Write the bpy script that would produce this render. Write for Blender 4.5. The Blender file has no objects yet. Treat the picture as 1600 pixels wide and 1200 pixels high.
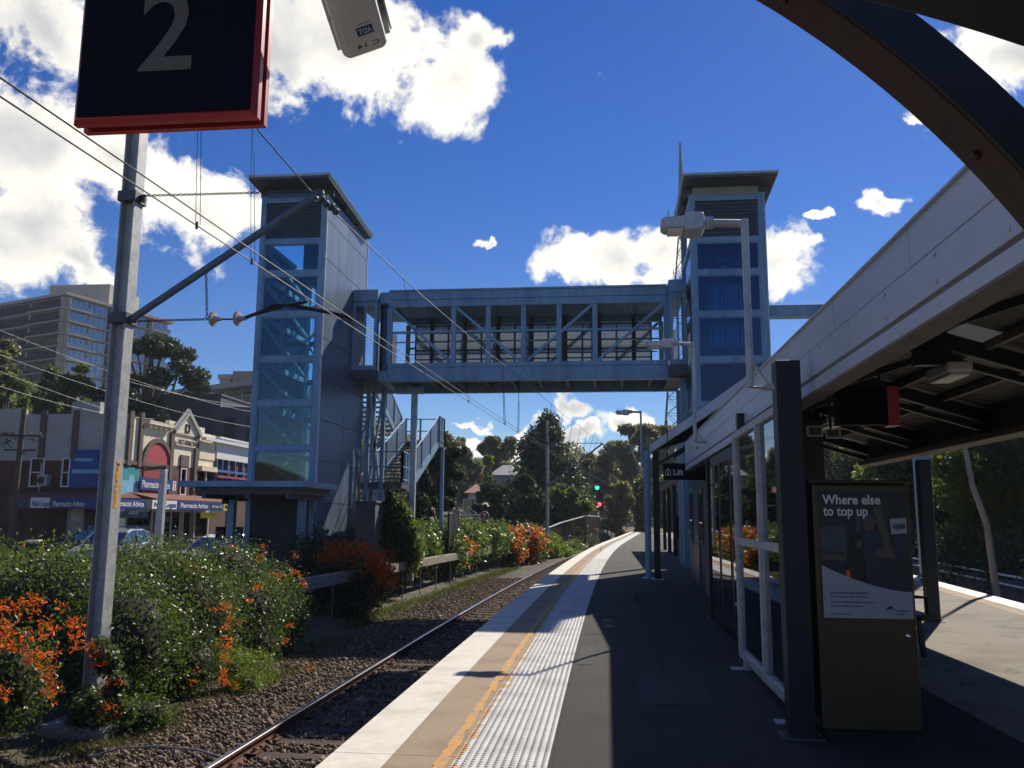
import bpy, math, random
import numpy as np
from mathutils import Vector, Matrix
R = math.radians
random.seed(7)
S = bpy.context.scene
COL = S.collection
# ------------------------------------------------------------------ camera (eye height on the platform: 1.53 m)
EYE = 1.53
cd = bpy.data.cameras.new('camera'); cam = bpy.data.objects.new('camera', cd); COL.objects.link(cam)
cam.location = (0, 0, EYE)
CM = Matrix.Rotation(R(6.27), 3, 'Z') @ Matrix.Rotation(R(90 + 8.84), 3, 'X') @ Matrix.Rotation(R(.4), 3, 'Z')
cam.rotation_euler = CM.to_euler()
cd.sensor_width = 36; cd.lens = 36 * 1350 / 1600; cd.clip_start = .05; cd.clip_end = 6000
S.camera = cam
def survey(x, y, Y):
    """where the sight line through photo pixel (x, y) meets the vertical plane at distance Y: used to read positions off the photograph"""
    d = CM @ Vector(((x - 800) / 1350, -(y - 600) / 1350, -1)); k = Y / d.y
    return Vector((d.x * k, Y, EYE + d.z * k))
# ------------------------------------------------------------------ materials
MT = {}
def nd(nt, t, **kw):
    n = nt.nodes.new(t)
    for k, v in kw.items(): setattr(n, k, v)
    return n
def newmat(name):
    m = bpy.data.materials.new(name); m.use_nodes = True
    nt = m.node_tree; nt.nodes.clear()
    out = nd(nt, 'ShaderNodeOutputMaterial')
    return m, nt, out
def ramp(nt, src, c0, c1, p0=.3, p1=.7):
    r = nd(nt, 'ShaderNodeValToRGB'); nt.links.new(src, r.inputs[0])
    e = r.color_ramp.elements; e[0].position = p0; e[1].position = p1
    e[0].color = (*c0, 1); e[1].color = (*c1, 1)
    return r.outputs[0]
def c3(c, k): return tuple(min(1, max(0, v * k)) for v in c)
def M(name, col, rough=.6, metal=0., var=.2, scale=6., bump=0., bscale=None, spec=.5, stain=None, sscale=1.2, coat=0., stretch=(1, 1, 1)):
    m, nt, out = newmat(name)
    b = nd(nt, 'ShaderNodeBsdfPrincipled'); nt.links.new(b.outputs[0], out.inputs[0])
    tc = nd(nt, 'ShaderNodeTexCoord'); mp = nd(nt, 'ShaderNodeMapping'); nt.links.new(tc.outputs['Object'], mp.inputs[0]); mp.inputs['Scale'].default_value = stretch
    n = nd(nt, 'ShaderNodeTexNoise'); n.inputs['Scale'].default_value = scale; n.inputs['Detail'].default_value = 8; n.inputs['Roughness'].default_value = .65
    nt.links.new(mp.outputs[0], n.inputs['Vector'])
    c = ramp(nt, n.outputs[0], c3(col, 1 - var), c3(col, 1 + var))
    if stain:
        n2 = nd(nt, 'ShaderNodeTexNoise'); n2.inputs['Scale'].default_value = sscale; n2.inputs['Detail'].default_value = 6
        nt.links.new(mp.outputs[0], n2.inputs['Vector'])
        f = ramp(nt, n2.outputs[0], (0, 0, 0), (1, 1, 1), .48, .68)
        mx = nd(nt, 'ShaderNodeMix', data_type='RGBA'); nt.links.new(f, mx.inputs[0]); nt.links.new(c, mx.inputs[6]); mx.inputs[7].default_value = (*stain, 1); c = mx.outputs[2]
    nt.links.new(c, b.inputs['Base Color'])
    rr = nd(nt, 'ShaderNodeMapRange'); nt.links.new(n.outputs[0], rr.inputs[0]); rr.inputs[3].default_value = max(.03, rough - .1); rr.inputs[4].default_value = min(1, rough + .1)
    nt.links.new(rr.outputs[0], b.inputs['Roughness'])
    b.inputs['Metallic'].default_value = metal; b.inputs['Specular IOR Level'].default_value = spec; b.inputs['Coat Weight'].default_value = coat
    if bump:
        n3 = nd(nt, 'ShaderNodeTexNoise'); n3.inputs['Scale'].default_value = bscale or scale * 4; n3.inputs['Detail'].default_value = 6; nt.links.new(mp.outputs[0], n3.inputs['Vector'])
        bp = nd(nt, 'ShaderNodeBump'); bp.inputs['Strength'].default_value = bump; bp.inputs['Distance'].default_value = .02
        nt.links.new(n3.outputs[0], bp.inputs['Height']); nt.links.new(bp.outputs[0], b.inputs['Normal'])
    MT[name] = m
    return m
def glass(name, tint, gloss=1.0, rough=.02, ior=1.6):
    m, nt, out = newmat(name)
    t = nd(nt, 'ShaderNodeBsdfTransparent'); t.inputs[0].default_value = (*tint, 1)
    g = nd(nt, 'ShaderNodeBsdfGlossy'); g.inputs['Roughness'].default_value = rough; g.inputs[0].default_value = (gloss, gloss, gloss, 1)
    fr = nd(nt, 'ShaderNodeFresnel'); fr.inputs[0].default_value = ior
    mx = nd(nt, 'ShaderNodeMixShader'); nt.links.new(fr.outputs[0], mx.inputs[0]); nt.links.new(t.outputs[0], mx.inputs[1]); nt.links.new(g.outputs[0], mx.inputs[2])
    nt.links.new(mx.outputs[0], out.inputs[0]); MT[name] = m
    return m
def leafmat(name, col, trans, k=.38, rough=.4, spread=.62):
    m, nt, out = newmat(name)
    geo = nd(nt, 'ShaderNodeNewGeometry')
    c = ramp(nt, geo.outputs['Random Per Island'], c3(col, 1 - spread), c3(col, 1 + spread), 0, 1)
    b = nd(nt, 'ShaderNodeBsdfPrincipled'); nt.links.new(c, b.inputs['Base Color']); b.inputs['Roughness'].default_value = rough; b.inputs['Specular IOR Level'].default_value = .38
    t = nd(nt, 'ShaderNodeBsdfTranslucent'); t.inputs[0].default_value = (*trans, 1)
    mx = nd(nt, 'ShaderNodeMixShader'); mx.inputs[0].default_value = k
    nt.links.new(b.outputs[0], mx.inputs[1]); nt.links.new(t.outputs[0], mx.inputs[2]); nt.links.new(mx.outputs[0], out.inputs[0])
    MT[name] = m
def lamp_mat(name, col, strength):
    m, nt, out = newmat(name); e = nd(nt, 'ShaderNodeEmission'); e.inputs[0].default_value = (*col, 1); e.inputs[1].default_value = strength
    nt.links.new(e.outputs[0], out.inputs[0]); MT[name] = m
def brickmat(name, c1, c2, mortar, sc=1., axis='yz'):
    m, nt, out = newmat(name)
    b = nd(nt, 'ShaderNodeBsdfPrincipled'); nt.links.new(b.outputs[0], out.inputs[0]); b.inputs['Roughness'].default_value = .85
    tc = nd(nt, 'ShaderNodeTexCoord'); sp = nd(nt, 'ShaderNodeSeparateXYZ'); cb = nd(nt, 'ShaderNodeCombineXYZ'); nt.links.new(tc.outputs['Object'], sp.inputs[0])
    ad = nd(nt, 'ShaderNodeMath', operation='ADD'); nt.links.new(sp.outputs[0], ad.inputs[0]); nt.links.new(sp.outputs[1], ad.inputs[1])
    nt.links.new(ad.outputs[0], cb.inputs[0]); nt.links.new(sp.outputs[2], cb.inputs[1])
    bk = nd(nt, 'ShaderNodeTexBrick'); bk.inputs['Scale'].default_value = sc; bk.inputs['Brick Width'].default_value = .24; bk.inputs['Row Height'].default_value = .086; bk.inputs['Mortar Size'].default_value = .008
    bk.inputs['Color1'].default_value = (*c1, 1); bk.inputs['Color2'].default_value = (*c2, 1); bk.inputs['Mortar'].default_value = (*mortar, 1)
    nt.links.new(cb.outputs[0], bk.inputs['Vector']); 
    n = nd(nt, 'ShaderNodeTexNoise'); n.inputs['Scale'].default_value = 1.3; n.inputs['Detail'].default_value = 7; nt.links.new(tc.outputs['Object'], n.inputs['Vector'])
    f = ramp(nt, n.outputs[0], (.55, .55, .55), (1.15, 1.1, 1.05))
    mx = nd(nt, 'ShaderNodeMix', data_type='RGBA', blend_type='MULTIPLY'); mx.inputs[0].default_value = 1; nt.links.new(bk.outputs[0], mx.inputs[6]); nt.links.new(f, mx.inputs[7]); nt.links.new(mx.outputs[2], b.inputs['Base Color'])
    MT[name] = m
def corrugated(name, col, pitch=.15, axis=1, rough=.5, metal=0.):
    """ribbed sheet: ribs repeat along the given axis"""
    m = M(name, col, rough, metal, .18, 3)
    nt = m.node_tree; b = next(n for n in nt.nodes if n.type == 'BSDF_PRINCIPLED')
    tc = nd(nt, 'ShaderNodeTexCoord'); sp = nd(nt, 'ShaderNodeSeparateXYZ'); nt.links.new(tc.outputs['Object'], sp.inputs[0])
    mu = nd(nt, 'ShaderNodeMath', operation='MULTIPLY'); nt.links.new(sp.outputs[axis], mu.inputs[0]); mu.inputs[1].default_value = 2 * math.pi / pitch
    si = nd(nt, 'ShaderNodeMath', operation='SINE'); nt.links.new(mu.outputs[0], si.inputs[0])
    bp = nd(nt, 'ShaderNodeBump'); bp.inputs['Strength'].default_value = .8; bp.inputs['Distance'].default_value = .03; nt.links.new(si.outputs[0], bp.inputs['Height']); nt.links.new(bp.outputs[0], b.inputs['Normal'])
def seams(name, axis, pitch, width=.006, dark=.45):
    """adds real joint lines (every pitch metres along axis) to a surface that is laid in slabs"""
    nt = MT[name].node_tree; b = next(n for n in nt.nodes if n.type == 'BSDF_PRINCIPLED')
    src = b.inputs['Base Color'].links[0].from_socket
    tc = nd(nt, 'ShaderNodeTexCoord'); sp = nd(nt, 'ShaderNodeSeparateXYZ'); nt.links.new(tc.outputs['Object'], sp.inputs[0])
    dv = nd(nt, 'ShaderNodeMath', operation='DIVIDE'); nt.links.new(sp.outputs[axis], dv.inputs[0]); dv.inputs[1].default_value = pitch
    fr = nd(nt, 'ShaderNodeMath', operation='FRACT'); nt.links.new(dv.outputs[0], fr.inputs[0])
    lt = nd(nt, 'ShaderNodeMath', operation='LESS_THAN'); nt.links.new(fr.outputs[0], lt.inputs[0]); lt.inputs[1].default_value = width / pitch
    mx = nd(nt, 'ShaderNodeMix', data_type='RGBA', blend_type='MULTIPLY'); nt.links.new(lt.outputs[0], mx.inputs[0]); nt.links.new(src, mx.inputs[6]); mx.inputs[7].default_value = (dark, dark, dark, 1)
    nt.links.new(mx.outputs[2], b.inputs['Base Color'])
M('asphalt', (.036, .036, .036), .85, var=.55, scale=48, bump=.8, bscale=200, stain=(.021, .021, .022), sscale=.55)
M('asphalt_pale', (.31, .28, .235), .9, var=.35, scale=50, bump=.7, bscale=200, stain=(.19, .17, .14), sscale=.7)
M('road', (.1, .098, .095), .9, var=.3, scale=30, bump=.4, stain=(.06, .06, .06))
M('white_paint', (.7, .66, .56), .7, var=.1, scale=12, stain=(.58, .54, .45), sscale=2.5, bump=.15); seams('white_paint', 1, 2.9, .014)
M('tan_concrete', (.33, .245, .16), .85, var=.16, scale=25, bump=.3, stain=(.25, .185, .12), sscale=1.6); seams('tan_concrete', 1, 2.9, .014)
M('tactile', (.6, .6, .57), .7, var=.12, scale=14, stain=(.46, .45, .42), sscale=2.2); seams('tactile', 1, .6, .006, .6); seams('tactile', 0, .2975, .005, .6)
def rubbed(name, col):   # orange paint trodden over the first rows of studs, thinning out away from the painted line
    nt = MT[name].node_tree; b = next(n for n in nt.nodes if n.type == 'BSDF_PRINCIPLED'); src = b.inputs['Base Color'].links[0].from_socket
    tc = nd(nt, 'ShaderNodeTexCoord'); sp = nd(nt, 'ShaderNodeSeparateXYZ'); nt.links.new(tc.outputs['Object'], sp.inputs[0])
    n = nd(nt, 'ShaderNodeTexNoise'); n.inputs['Scale'].default_value = 3.2; n.inputs['Detail'].default_value = 9; n.inputs['Roughness'].default_value = .75; nt.links.new(tc.outputs['Object'], n.inputs['Vector'])
    f = nd(nt, 'ShaderNodeMapRange'); nt.links.new(sp.outputs[0], f.inputs[0]); f.inputs[1].default_value = -1.0; f.inputs[2].default_value = -.72; f.inputs[3].default_value = .22; f.inputs[4].default_value = -.25
    a = nd(nt, 'ShaderNodeMath', operation='ADD'); nt.links.new(f.outputs[0], a.inputs[0]); nt.links.new(n.outputs[0], a.inputs[1])
    r = ramp(nt, a.outputs[0], (0, 0, 0), (1, 1, 1), .6, .66); mx = nd(nt, 'ShaderNodeMix', data_type='RGBA'); nt.links.new(r, mx.inputs[0]); nt.links.new(src, mx.inputs[6]); mx.inputs[7].default_value = (*col, 1); nt.links.new(mx.outputs[2], b.inputs['Base Color'])
rubbed('tactile', (.58, .32, .1))
M('orange_paint', (.56, .28, .06), .7, var=.25, scale=30, stain=(.35, .26, .16), sscale=9)
M('concrete', (.3, .29, .27), .9, var=.2, scale=8, bump=.3, stain=(.17, .165, .15))
M('concrete_dark', (.12, .125, .13), .9, var=.2, scale=6, bump=.2, stain=(.08, .08, .085))
M('earth', (.1, .078, .05), .95, var=.4, scale=3, bump=.8, bscale=25, stain=(.055, .075, .025), sscale=.6)
M('gravel_bed', (.095, .075, .058), .95, var=.5, scale=26, bump=1., bscale=60, stain=(.05, .045, .04), sscale=1.5)
M('stone', (.14, .11, .085), .9, var=.6, scale=2.2, spec=.4)
M('steel_polished', (.62, .63, .65), .22, 1., var=.08, scale=30, stretch=(1, .02, 1))
M('rust', (.11, .045, .025), .85, var=.45, scale=14, bump=.3)
M('mast_galv', (.46, .47, .46), .5, .2, var=.22, scale=22, bump=.12, stain=(.36, .37, .37), sscale=6)
M('strut_steel', (.11, .16, .22), .5, .3, var=.2, scale=9)
M('galv', (.5, .52, .53), .5, .45, var=.2, scale=22, bump=.12, stain=(.36, .38, .4), sscale=6)
M('galv_blue', (.22, .36, .5), .5, .25, var=.18, scale=9, stain=(.15, .26, .38), sscale=1.6, bump=.06, stretch=(1, 1, .3))
M('galv_dark', (.1, .11, .12), .6, .4, var=.25, scale=12)
M('dark_paint', (.016, .018, .024), .45, var=.3, scale=10, spec=.4)
M('black', (.008, .008, .009), .4, var=.3, scale=12)
M('black_rubber', (.015, .015, .016), .6, var=.3, scale=20)
M('sign_black', (.004, .005, .01), .6, var=.2, scale=5, spec=.15)
M('sign_red', (.34, .022, .026), .38, var=.12, scale=6, coat=.2)
M('digit_grey', (.13, .112, .085), .6, var=.08, scale=20)
M('arch_maroon', (.034, .008, .010), .5, var=.3, scale=10, stain=(.02, .006, .008), sscale=7)
M('fascia', (.55, .61, .68), .4, .1, var=.06, scale=3, stain=(.42, .48, .57), sscale=.9, stretch=(1, .3, 1)); 
M('soffit_brown', (.19, .17, .15), .8, var=.25, scale=5)
M('cladding', (.125, .185, .27), .42, .3, var=.12, scale=5, stain=(.085, .13, .19), sscale=1.8, stretch=(1, 1, .12))
M('cladding_dark', (.03, .036, .05), .5, .1, var=.12, scale=3)
M('navy', (.016, .06, .16), .4, var=.15, scale=5)
M('louvre', (.14, .21, .3), .5, .4, var=.12, scale=8)
M('cream', (.82, .74, .55), .85, var=.08, scale=3, bump=.1, stain=(.68, .6, .44), sscale=.8)
M('cream_grey', (.42, .415, .38), .9, var=.12, scale=2.5, stain=(.33, .32, .29), sscale=.7)
M('brick_trim', (.13, .095, .075), .85, var=.25, scale=20)
M('white', (.75, .75, .73), .55, var=.06, scale=6)
M('plastic_white', (.6, .6, .58), .45, var=.05, scale=5, stain=(.5, .5, .48), sscale=3)
M('tin_red', (.23, .085, .06), .7, var=.25, scale=5)
corrugated('awning_tin', (.24, .1, .075), .2, 1, .65)
corrugated('roof_sheet', (.1, .1, .105), .2, 1, .6, .2)
M('blue_sign', (.02, .055, .24), .4, var=.1, scale=4)
M('trim_blue', (.07, .15, .34), .5, var=.15, scale=2)
M('blue_bright', (.012, .07, .28), .5, var=.15, scale=2)
M('teal', (.03, .27, .3), .6, var=.2, scale=2)
M('sky_paint', (.2, .48, .66), .6, var=.2, scale=2)
M('red_paint', (.42, .05, .06), .6, var=.2, scale=5)
M('yellow', (.75, .62, .05), .5, var=.1, scale=5)
M('letter_white', (.78, .78, .76), .5, var=.04, scale=20)
M('letter_dark', (.02, .02, .03), .6, var=.1, scale=20)
M('timber', (.36, .31, .25), .85, var=.3, scale=6, bump=.3, stain=(.24, .2, .16), sscale=3, stretch=(4, .5, 4))
M('pole_wood', (.11, .085, .065), .9, var=.35, scale=8, stretch=(3, 3, .3))
M('bark', (.1, .08, .06), .95, var=.4, scale=6, bump=.5, stretch=(2, 2, .5))
M('bark_pale', (.34, .31, .27), .8, var=.3, scale=3, stretch=(1, 1, .4))
M('bush_fill', (.02, .018, .012), .9, var=.4, scale=6)
M('kiosk_metal', (.085, .064, .035), .4, .5, var=.12, scale=2, stretch=(1, 1, 6))
M('poster_white', (.36, .38, .42), .35, var=.05, scale=3)
M('poster_dark', (.014, .016, .026), .35, var=.4, scale=4)
M('poster_blue', (.009, .024, .06), .35, var=.2, scale=4)
M('poster_skin', (.12, .065, .045), .4, var=.2, scale=9)
M('poster_beige', (.085, .074, .055), .4, var=.2, scale=5)
M('poster_grey', (.05, .065, .085), .4, var=.3, scale=6)
M('car_dark', (.02, .03, .055), .2, .3, var=.05, scale=2, coat=.8)
M('car_silver', (.55, .57, .6), .22, .6, var=.05, scale=2, coat=.8)
M('chrome', (.75, .76, .78), .12, 1., var=.05, scale=5)
M('pigeon_grey', (.09, .09, .1), .7, var=.4, scale=20)
M('apartment', (.3, .26, .2), .85, var=.12, scale=.6)
M('apartment_slab', (.44, .4, .33), .8, var=.1, scale=.6)
M('slate_wall', (.07, .085, .11), .8, var=.18, scale=.6)
M('roof_grey', (.3, .31, .33), .7, var=.15, scale=1)
M('roof_terracotta', (.26, .11, .07), .8, var=.2, scale=2)
M('screen_tan', (.45, .4, .3), .7, var=.08, scale=4)
M('insulator', (.42, .36, .33), .25, var=.2, scale=6, coat=.5)
M('wire', (.05, .052, .055), .45, .5, var=.15, scale=8)
M('wire_pale', (.22, .23, .24), .5, .4, var=.15, scale=8)
M('flower', (.82, .14, .012), .5, var=.25, scale=5)
M('plate_orange', (.8, .42, .04), .5, var=.08, scale=8)
M('ceiling_lamp', (.7, .7, .68), .5, var=.03, scale=5)
brickmat('brick', (.13, .045, .03), (.085, .036, .026), (.15, .125, .1))
brickmat('brick_dark', (.085, .034, .027), (.06, .028, .024), (.1, .085, .075))
glass('glass_tower', (.66, .88, .97)); glass('glass_blue', (.42, .68, .9)); glass('glass_window', (.05, .07, .1), .28); glass('glass_clear', (.86, .95, .98), 1., .02, 1.12); glass('glass_screen', (.62, .7, .72)); glass('glass_dark', (.05, .06, .07))
m = glass('skylight', (.9, .93, .95))
nt = m.node_tree; nt.nodes.clear(); o_ = nd(nt, 'ShaderNodeOutputMaterial'); t_ = nd(nt, 'ShaderNodeBsdfTranslucent'); t_.inputs[0].default_value = (.2, .21, .21, 1); nt.links.new(t_.outputs[0], o_.inputs[0])
m, nt, o_ = newmat('privacy_screen'); MT['privacy_screen'] = m
t_ = nd(nt, 'ShaderNodeBsdfTranslucent'); t_.inputs[0].default_value = (.2, .23, .25, 1); d_ = nd(nt, 'ShaderNodeBsdfDiffuse'); d_.inputs[0].default_value = (.2, .22, .22, 1); x_ = nd(nt, 'ShaderNodeMixShader'); x_.inputs[0].default_value = .35
nt.links.new(t_.outputs[0], x_.inputs[1]); nt.links.new(d_.outputs[0], x_.inputs[2])
y_ = nd(nt, 'ShaderNodeMixShader'); y_.inputs[0].default_value = .72; z_ = nd(nt, 'ShaderNodeBsdfTransparent'); nt.links.new(z_.outputs[0], y_.inputs[1]); nt.links.new(x_.outputs[0], y_.inputs[2]); nt.links.new(y_.outputs[0], o_.inputs[0])
leafmat('leaf_hedge', (.062, .098, .03), (.18, .28, .04), .34, .42)
leafmat('leaf_vine', (.056, .085, .028), (.16, .24, .035), .32, .42)
leafmat('leaf_bright', (.085, .15, .025), (.28, .38, .04), .4, .45)
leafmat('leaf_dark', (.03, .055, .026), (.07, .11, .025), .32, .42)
leafmat('leaf_gum', (.09, .11, .06), (.26, .27, .09), .42, .42)
leafmat('leaf_olive', (.1, .105, .03), (.28, .26, .05), .4, .5)
leafmat('leaf_mid', (.055, .085, .028), (.2, .27, .045), .42, .42)
leafmat('leaf_autumn', (.2, .11, .025), (.45, .22, .03), .4, .5)
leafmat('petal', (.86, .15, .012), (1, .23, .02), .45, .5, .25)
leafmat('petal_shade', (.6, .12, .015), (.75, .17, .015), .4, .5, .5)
leafmat('grass', (.07, .08, .028), (.13, .15, .035), .4, .5)
m, nt, o_ = newmat('chain_mesh'); MT['chain_mesh'] = m
t_ = nd(nt, 'ShaderNodeBsdfTransparent'); d_ = nd(nt, 'ShaderNodeBsdfDiffuse'); d_.inputs[0].default_value = (.09, .075, .06, 1); x_ = nd(nt, 'ShaderNodeMixShader'); x_.inputs[0].default_value = .42
nt.links.new(t_.outputs[0], x_.inputs[1]); nt.links.new(d_.outputs[0], x_.inputs[2]); nt.links.new(x_.outputs[0], o_.inputs[0])
leafmat('grass_dry', (.12, .1, .05), (.2, .16, .07), .35, .6)
lamp_mat('signal_green', (.02, 1, .35), 6); lamp_mat('signal_red', (1, .03, .05), 8)
# ------------------------------------------------------------------ mesh builder
def wloc(o):
    v = Vector((0, 0, 0))
    while o is not None: v += o.location; o = o.parent
    return v
class G:
    def __init__(s): s.v = []; s.f = []; s.m = []; s.mi = 0; s.np = []
    def add(s, vs, fs):
        n = len(s.v); s.v += [tuple(p) for p in vs]; s.f += [tuple(i + n for i in f) for f in fs]; s.m += [s.mi] * len(fs); return s
    def box(s, x0, x1, y0, y1, z0, z1):
        x0, x1 = sorted((x0, x1)); y0, y1 = sorted((y0, y1)); z0, z1 = sorted((z0, z1))
        return s.add([(x, y, z) for z in (z0, z1) for y in (y0, y1) for x in (x0, x1)], [(0, 2, 3, 1), (4, 5, 7, 6), (0, 1, 5, 4), (2, 6, 7, 3), (0, 4, 6, 2), (1, 3, 7, 5)])
    def frame(s, o, ex, ey, ez, a, b, c):
        """box centred on o with half sizes a, b, c along ex, ey, ez"""
        o, ex, ey, ez = map(Vector, (o, ex, ey, ez))
        return s.add([o + ex * (a * i) + ey * (b * j) + ez * (c * k) for k in (-1, 1) for j in (-1, 1) for i in (-1, 1)], [(0, 2, 3, 1), (4, 5, 7, 6), (0, 1, 5, 4), (2, 6, 7, 3), (0, 4, 6, 2), (1, 3, 7, 5)])
    def beam(s, p, q, w, h=None, up=(0, 0, 1)):
        p, q = Vector(p), Vector(q); h = h or w; d = (q - p); L = d.length; d.normalize(); u = Vector(up)
        if abs(d.dot(u)) > .99: u = Vector((0, 1, 0))
        sd = d.cross(u).normalized(); u = sd.cross(d).normalized()
        return s.frame((p + q) / 2, sd, d, u, w / 2, L / 2, h / 2)
    def tube(s, pts, r, n=8, cap=True):
        pts = [Vector(p) for p in pts]; rs = r if isinstance(r, (list, tuple)) else [r] * len(pts); vs = []; fs = []; prev = None
        for i, p in enumerate(pts):
            d = (pts[min(i + 1, len(pts) - 1)] - pts[max(i - 1, 0)])
            d = d.normalized() if d.length > 1e-9 else Vector((0, 0, 1))
            if prev is None:
                a = d.cross(Vector((0, 0, 1)) if abs(d.z) < .9 else Vector((1, 0, 0))).normalized()
            else:
                a = (prev - d * prev.dot(d)); a = a.normalized() if a.length > 1e-6 else d.orthogonal().normalized()
            prev = a; b = d.cross(a)
            vs += [p + (a * math.cos(2 * math.pi * k / n) + b * math.sin(2 * math.pi * k / n)) * rs[i] for k in range(n)]
        for i in range(len(pts) - 1):
            fs += [(i * n + k, i * n + (k + 1) % n, (i + 1) * n + (k + 1) % n, (i + 1) * n + k) for k in range(n)]
        if cap: fs += [tuple(range(n))[::-1], tuple((len(pts) - 1) * n + k for k in range(n))]
        return s.add(vs, fs)
    def prism(s, poly, o, ex, ey, ez, d):
        """polygon in the plane (ex, ey) from o, pushed d along ez"""
        o, ex, ey, ez = map(Vector, (o, ex, ey, ez)); n = len(poly)
        a = [o + ex * x + ey * y for x, y in poly]
        return s.add(a + [p + ez * d for p in a], [tuple(range(n))[::-1], tuple(range(n, 2 * n))] + [(i, (i + 1) % n, n + (i + 1) % n, n + i) for i in range(n)])
    def lathe(s, prof, o, ax=(0, 0, 1), n=16):
        o, ax = Vector(o), Vector(ax).normalized(); a = ax.orthogonal().normalized(); b = ax.cross(a); vs = []; fs = []
        for r, h in prof: vs += [o + ax * h + (a * math.cos(2 * math.pi * k / n) + b * math.sin(2 * math.pi * k / n)) * r for k in range(n)]
        for i in range(len(prof) - 1): fs += [(i * n + k, i * n + (k + 1) % n, (i + 1) * n + (k + 1) % n, (i + 1) * n + k) for k in range(n)]
        fs += [tuple(range(n))[::-1], tuple((len(prof) - 1) * n + k for k in range(n))]
        return s.add(vs, fs)
    def loft(s, rings, closed=True, cap=True):
        n = len(rings[0]); vs = [p for r in rings for p in r]; fs = []
        for i in range(len(rings) - 1):
            for k in range(n if closed else n - 1): fs.append((i * n + k, i * n + (k + 1) % n, (i + 1) * n + (k + 1) % n, (i + 1) * n + k))
        if cap: fs += [tuple(range(n))[::-1], tuple((len(rings) - 1) * n + k for k in range(n))]
        return s.add(vs, fs)
    def torus(s, o, ax, r, t, n=12, k=6, stretch=None):
        o, ax = Vector(o), Vector(ax).normalized(); a = Vector(stretch).normalized() if stretch else ax.orthogonal().normalized(); b = ax.cross(a)
        pts = [o + a * math.cos(2 * math.pi * i / n) * r * (1.5 if stretch else 1) + b * math.sin(2 * math.pi * i / n) * r for i in range(n)]
        vs = []; fs = []
        for i, p in enumerate(pts):
            d = (pts[(i + 1) % n] - pts[i - 1]).normalized(); u = ax.cross(d).normalized()
            vs += [p + (ax * math.cos(2 * math.pi * j / k) + u * math.sin(2 * math.pi * j / k)) * t for j in range(k)]
        for i in range(n): fs += [(i * k + j, i * k + (j + 1) % k, ((i + 1) % n) * k + (j + 1) % k, ((i + 1) % n) * k + j) for j in range(k)]
        return s.add(vs, fs)
    def chain(s, p, q, r=.016, t=.0055):
        p, q = Vector(p), Vector(q); L = (q - p).length; d = (q - p).normalized(); n = max(2, int(L / (r * 2.3))); u = d.orthogonal().normalized(); w = d.cross(u)
        for i in range(n): s.torus(p + d * (L * (i + .5) / n), u if i % 2 else w, r, t, 10, 5, d)
        return s
    def text(s, body, h, o, ex, ey, depth=.003, width=None, bold=0., align='LEFT', spacing=1.):
        cu = bpy.data.curves.new('t', 'FONT'); cu.body = body; cu.size = 1; cu.extrude = .5; cu.offset = bold; cu.align_x = align; cu.space_character = spacing; cu.resolution_u = 3
        ob = bpy.data.objects.new('t', cu); COL.objects.link(ob); bpy.context.view_layer.update()
        me = bpy.data.meshes.new_from_object(ob.evaluated_get(bpy.context.evaluated_depsgraph_get()))
        vs = [v.co.copy() for v in me.vertices]; fs = [tuple(p.vertices) for p in me.polygons]
        bpy.data.objects.remove(ob); bpy.data.curves.remove(cu); bpy.data.meshes.remove(me)
        k = h / .7; kx = k
        if width and vs:
            w = max(v.x for v in vs) - min(v.x for v in vs); kx = width / w
        o, ex, ey = Vector(o), Vector(ex), Vector(ey); ez = ex.cross(ey).normalized()
        return s.add([o + ex * (v.x * kx) + ey * (v.y * k) + ez * (v.z + .5) * depth for v in vs], fs)
    def arrays(s, V, F): s.np.append((V, F)); return s
    def obj(s, name, mats, parent=None, bevel=0., smooth=False, label=None):
        if isinstance(mats, str): mats = [mats]
        me = bpy.data.meshes.new(name)
        off = wloc(parent) if parent is not None else Vector((0, 0, 0))
        if s.np:
            V = np.concatenate([a for a, b in s.np]); k = 0; Fs = []
            for a, b in s.np: Fs.append(b + k); k += len(a)
            F = np.concatenate(Fs); V = V - np.array(off); nf, w = F.shape
            me.vertices.add(len(V)); me.vertices.foreach_set('co', V.astype(np.float32).ravel())
            me.loops.add(nf * w); me.loops.foreach_set('vertex_index', F.astype(np.int32).ravel())
            me.polygons.add(nf); me.polygons.foreach_set('loop_start', np.arange(0, nf * w, w, dtype=np.int32))
            me.update(calc_edges=True)
        else:
            me.from_pydata([(p[0] - off.x, p[1] - off.y, p[2] - off.z) for p in s.v], [], s.f)
            me.polygons.foreach_set('material_index', s.m); me.update()
        for a in mats: me.materials.append(MT[a])
        if smooth: me.polygons.foreach_set('use_smooth', [True] * len(me.polygons))
        o = bpy.data.objects.new(name, me); COL.objects.link(o)
        if parent is not None: o.parent = parent
        if label: o['label'] = label
        if bevel:
            b = o.modifiers.new('edge', 'BEVEL'); b.width = bevel; b.segments = 2; b.limit_method = 'ANGLE'
        return o
def tag(o, label=None, cat=None, group=None, kind=None):
    for k, v in (('label', label), ('category', cat), ('group', group), ('kind', kind)):
        if v: o[k] = v
    return o
def thing(name, label, cat, loc=(0, 0, 0), group=None):
    o = bpy.data.objects.new(name, None); COL.objects.link(o); o.location = loc; o.empty_display_size = .2
    return tag(o, label, cat, group)
def struct(o, label=None): return tag(o, label, kind='structure')
def copy_tree(o, loc=None, rz=None, label=None, top=True):
    c = o.copy(); COL.objects.link(c)
    if loc is not None: c.location = loc
    if rz is not None: c.rotation_euler = (0, 0, rz)
    if label: c['label'] = label
    for ch in list(o.children):
        k = copy_tree(ch, top=False); k.parent = c
    return c
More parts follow.
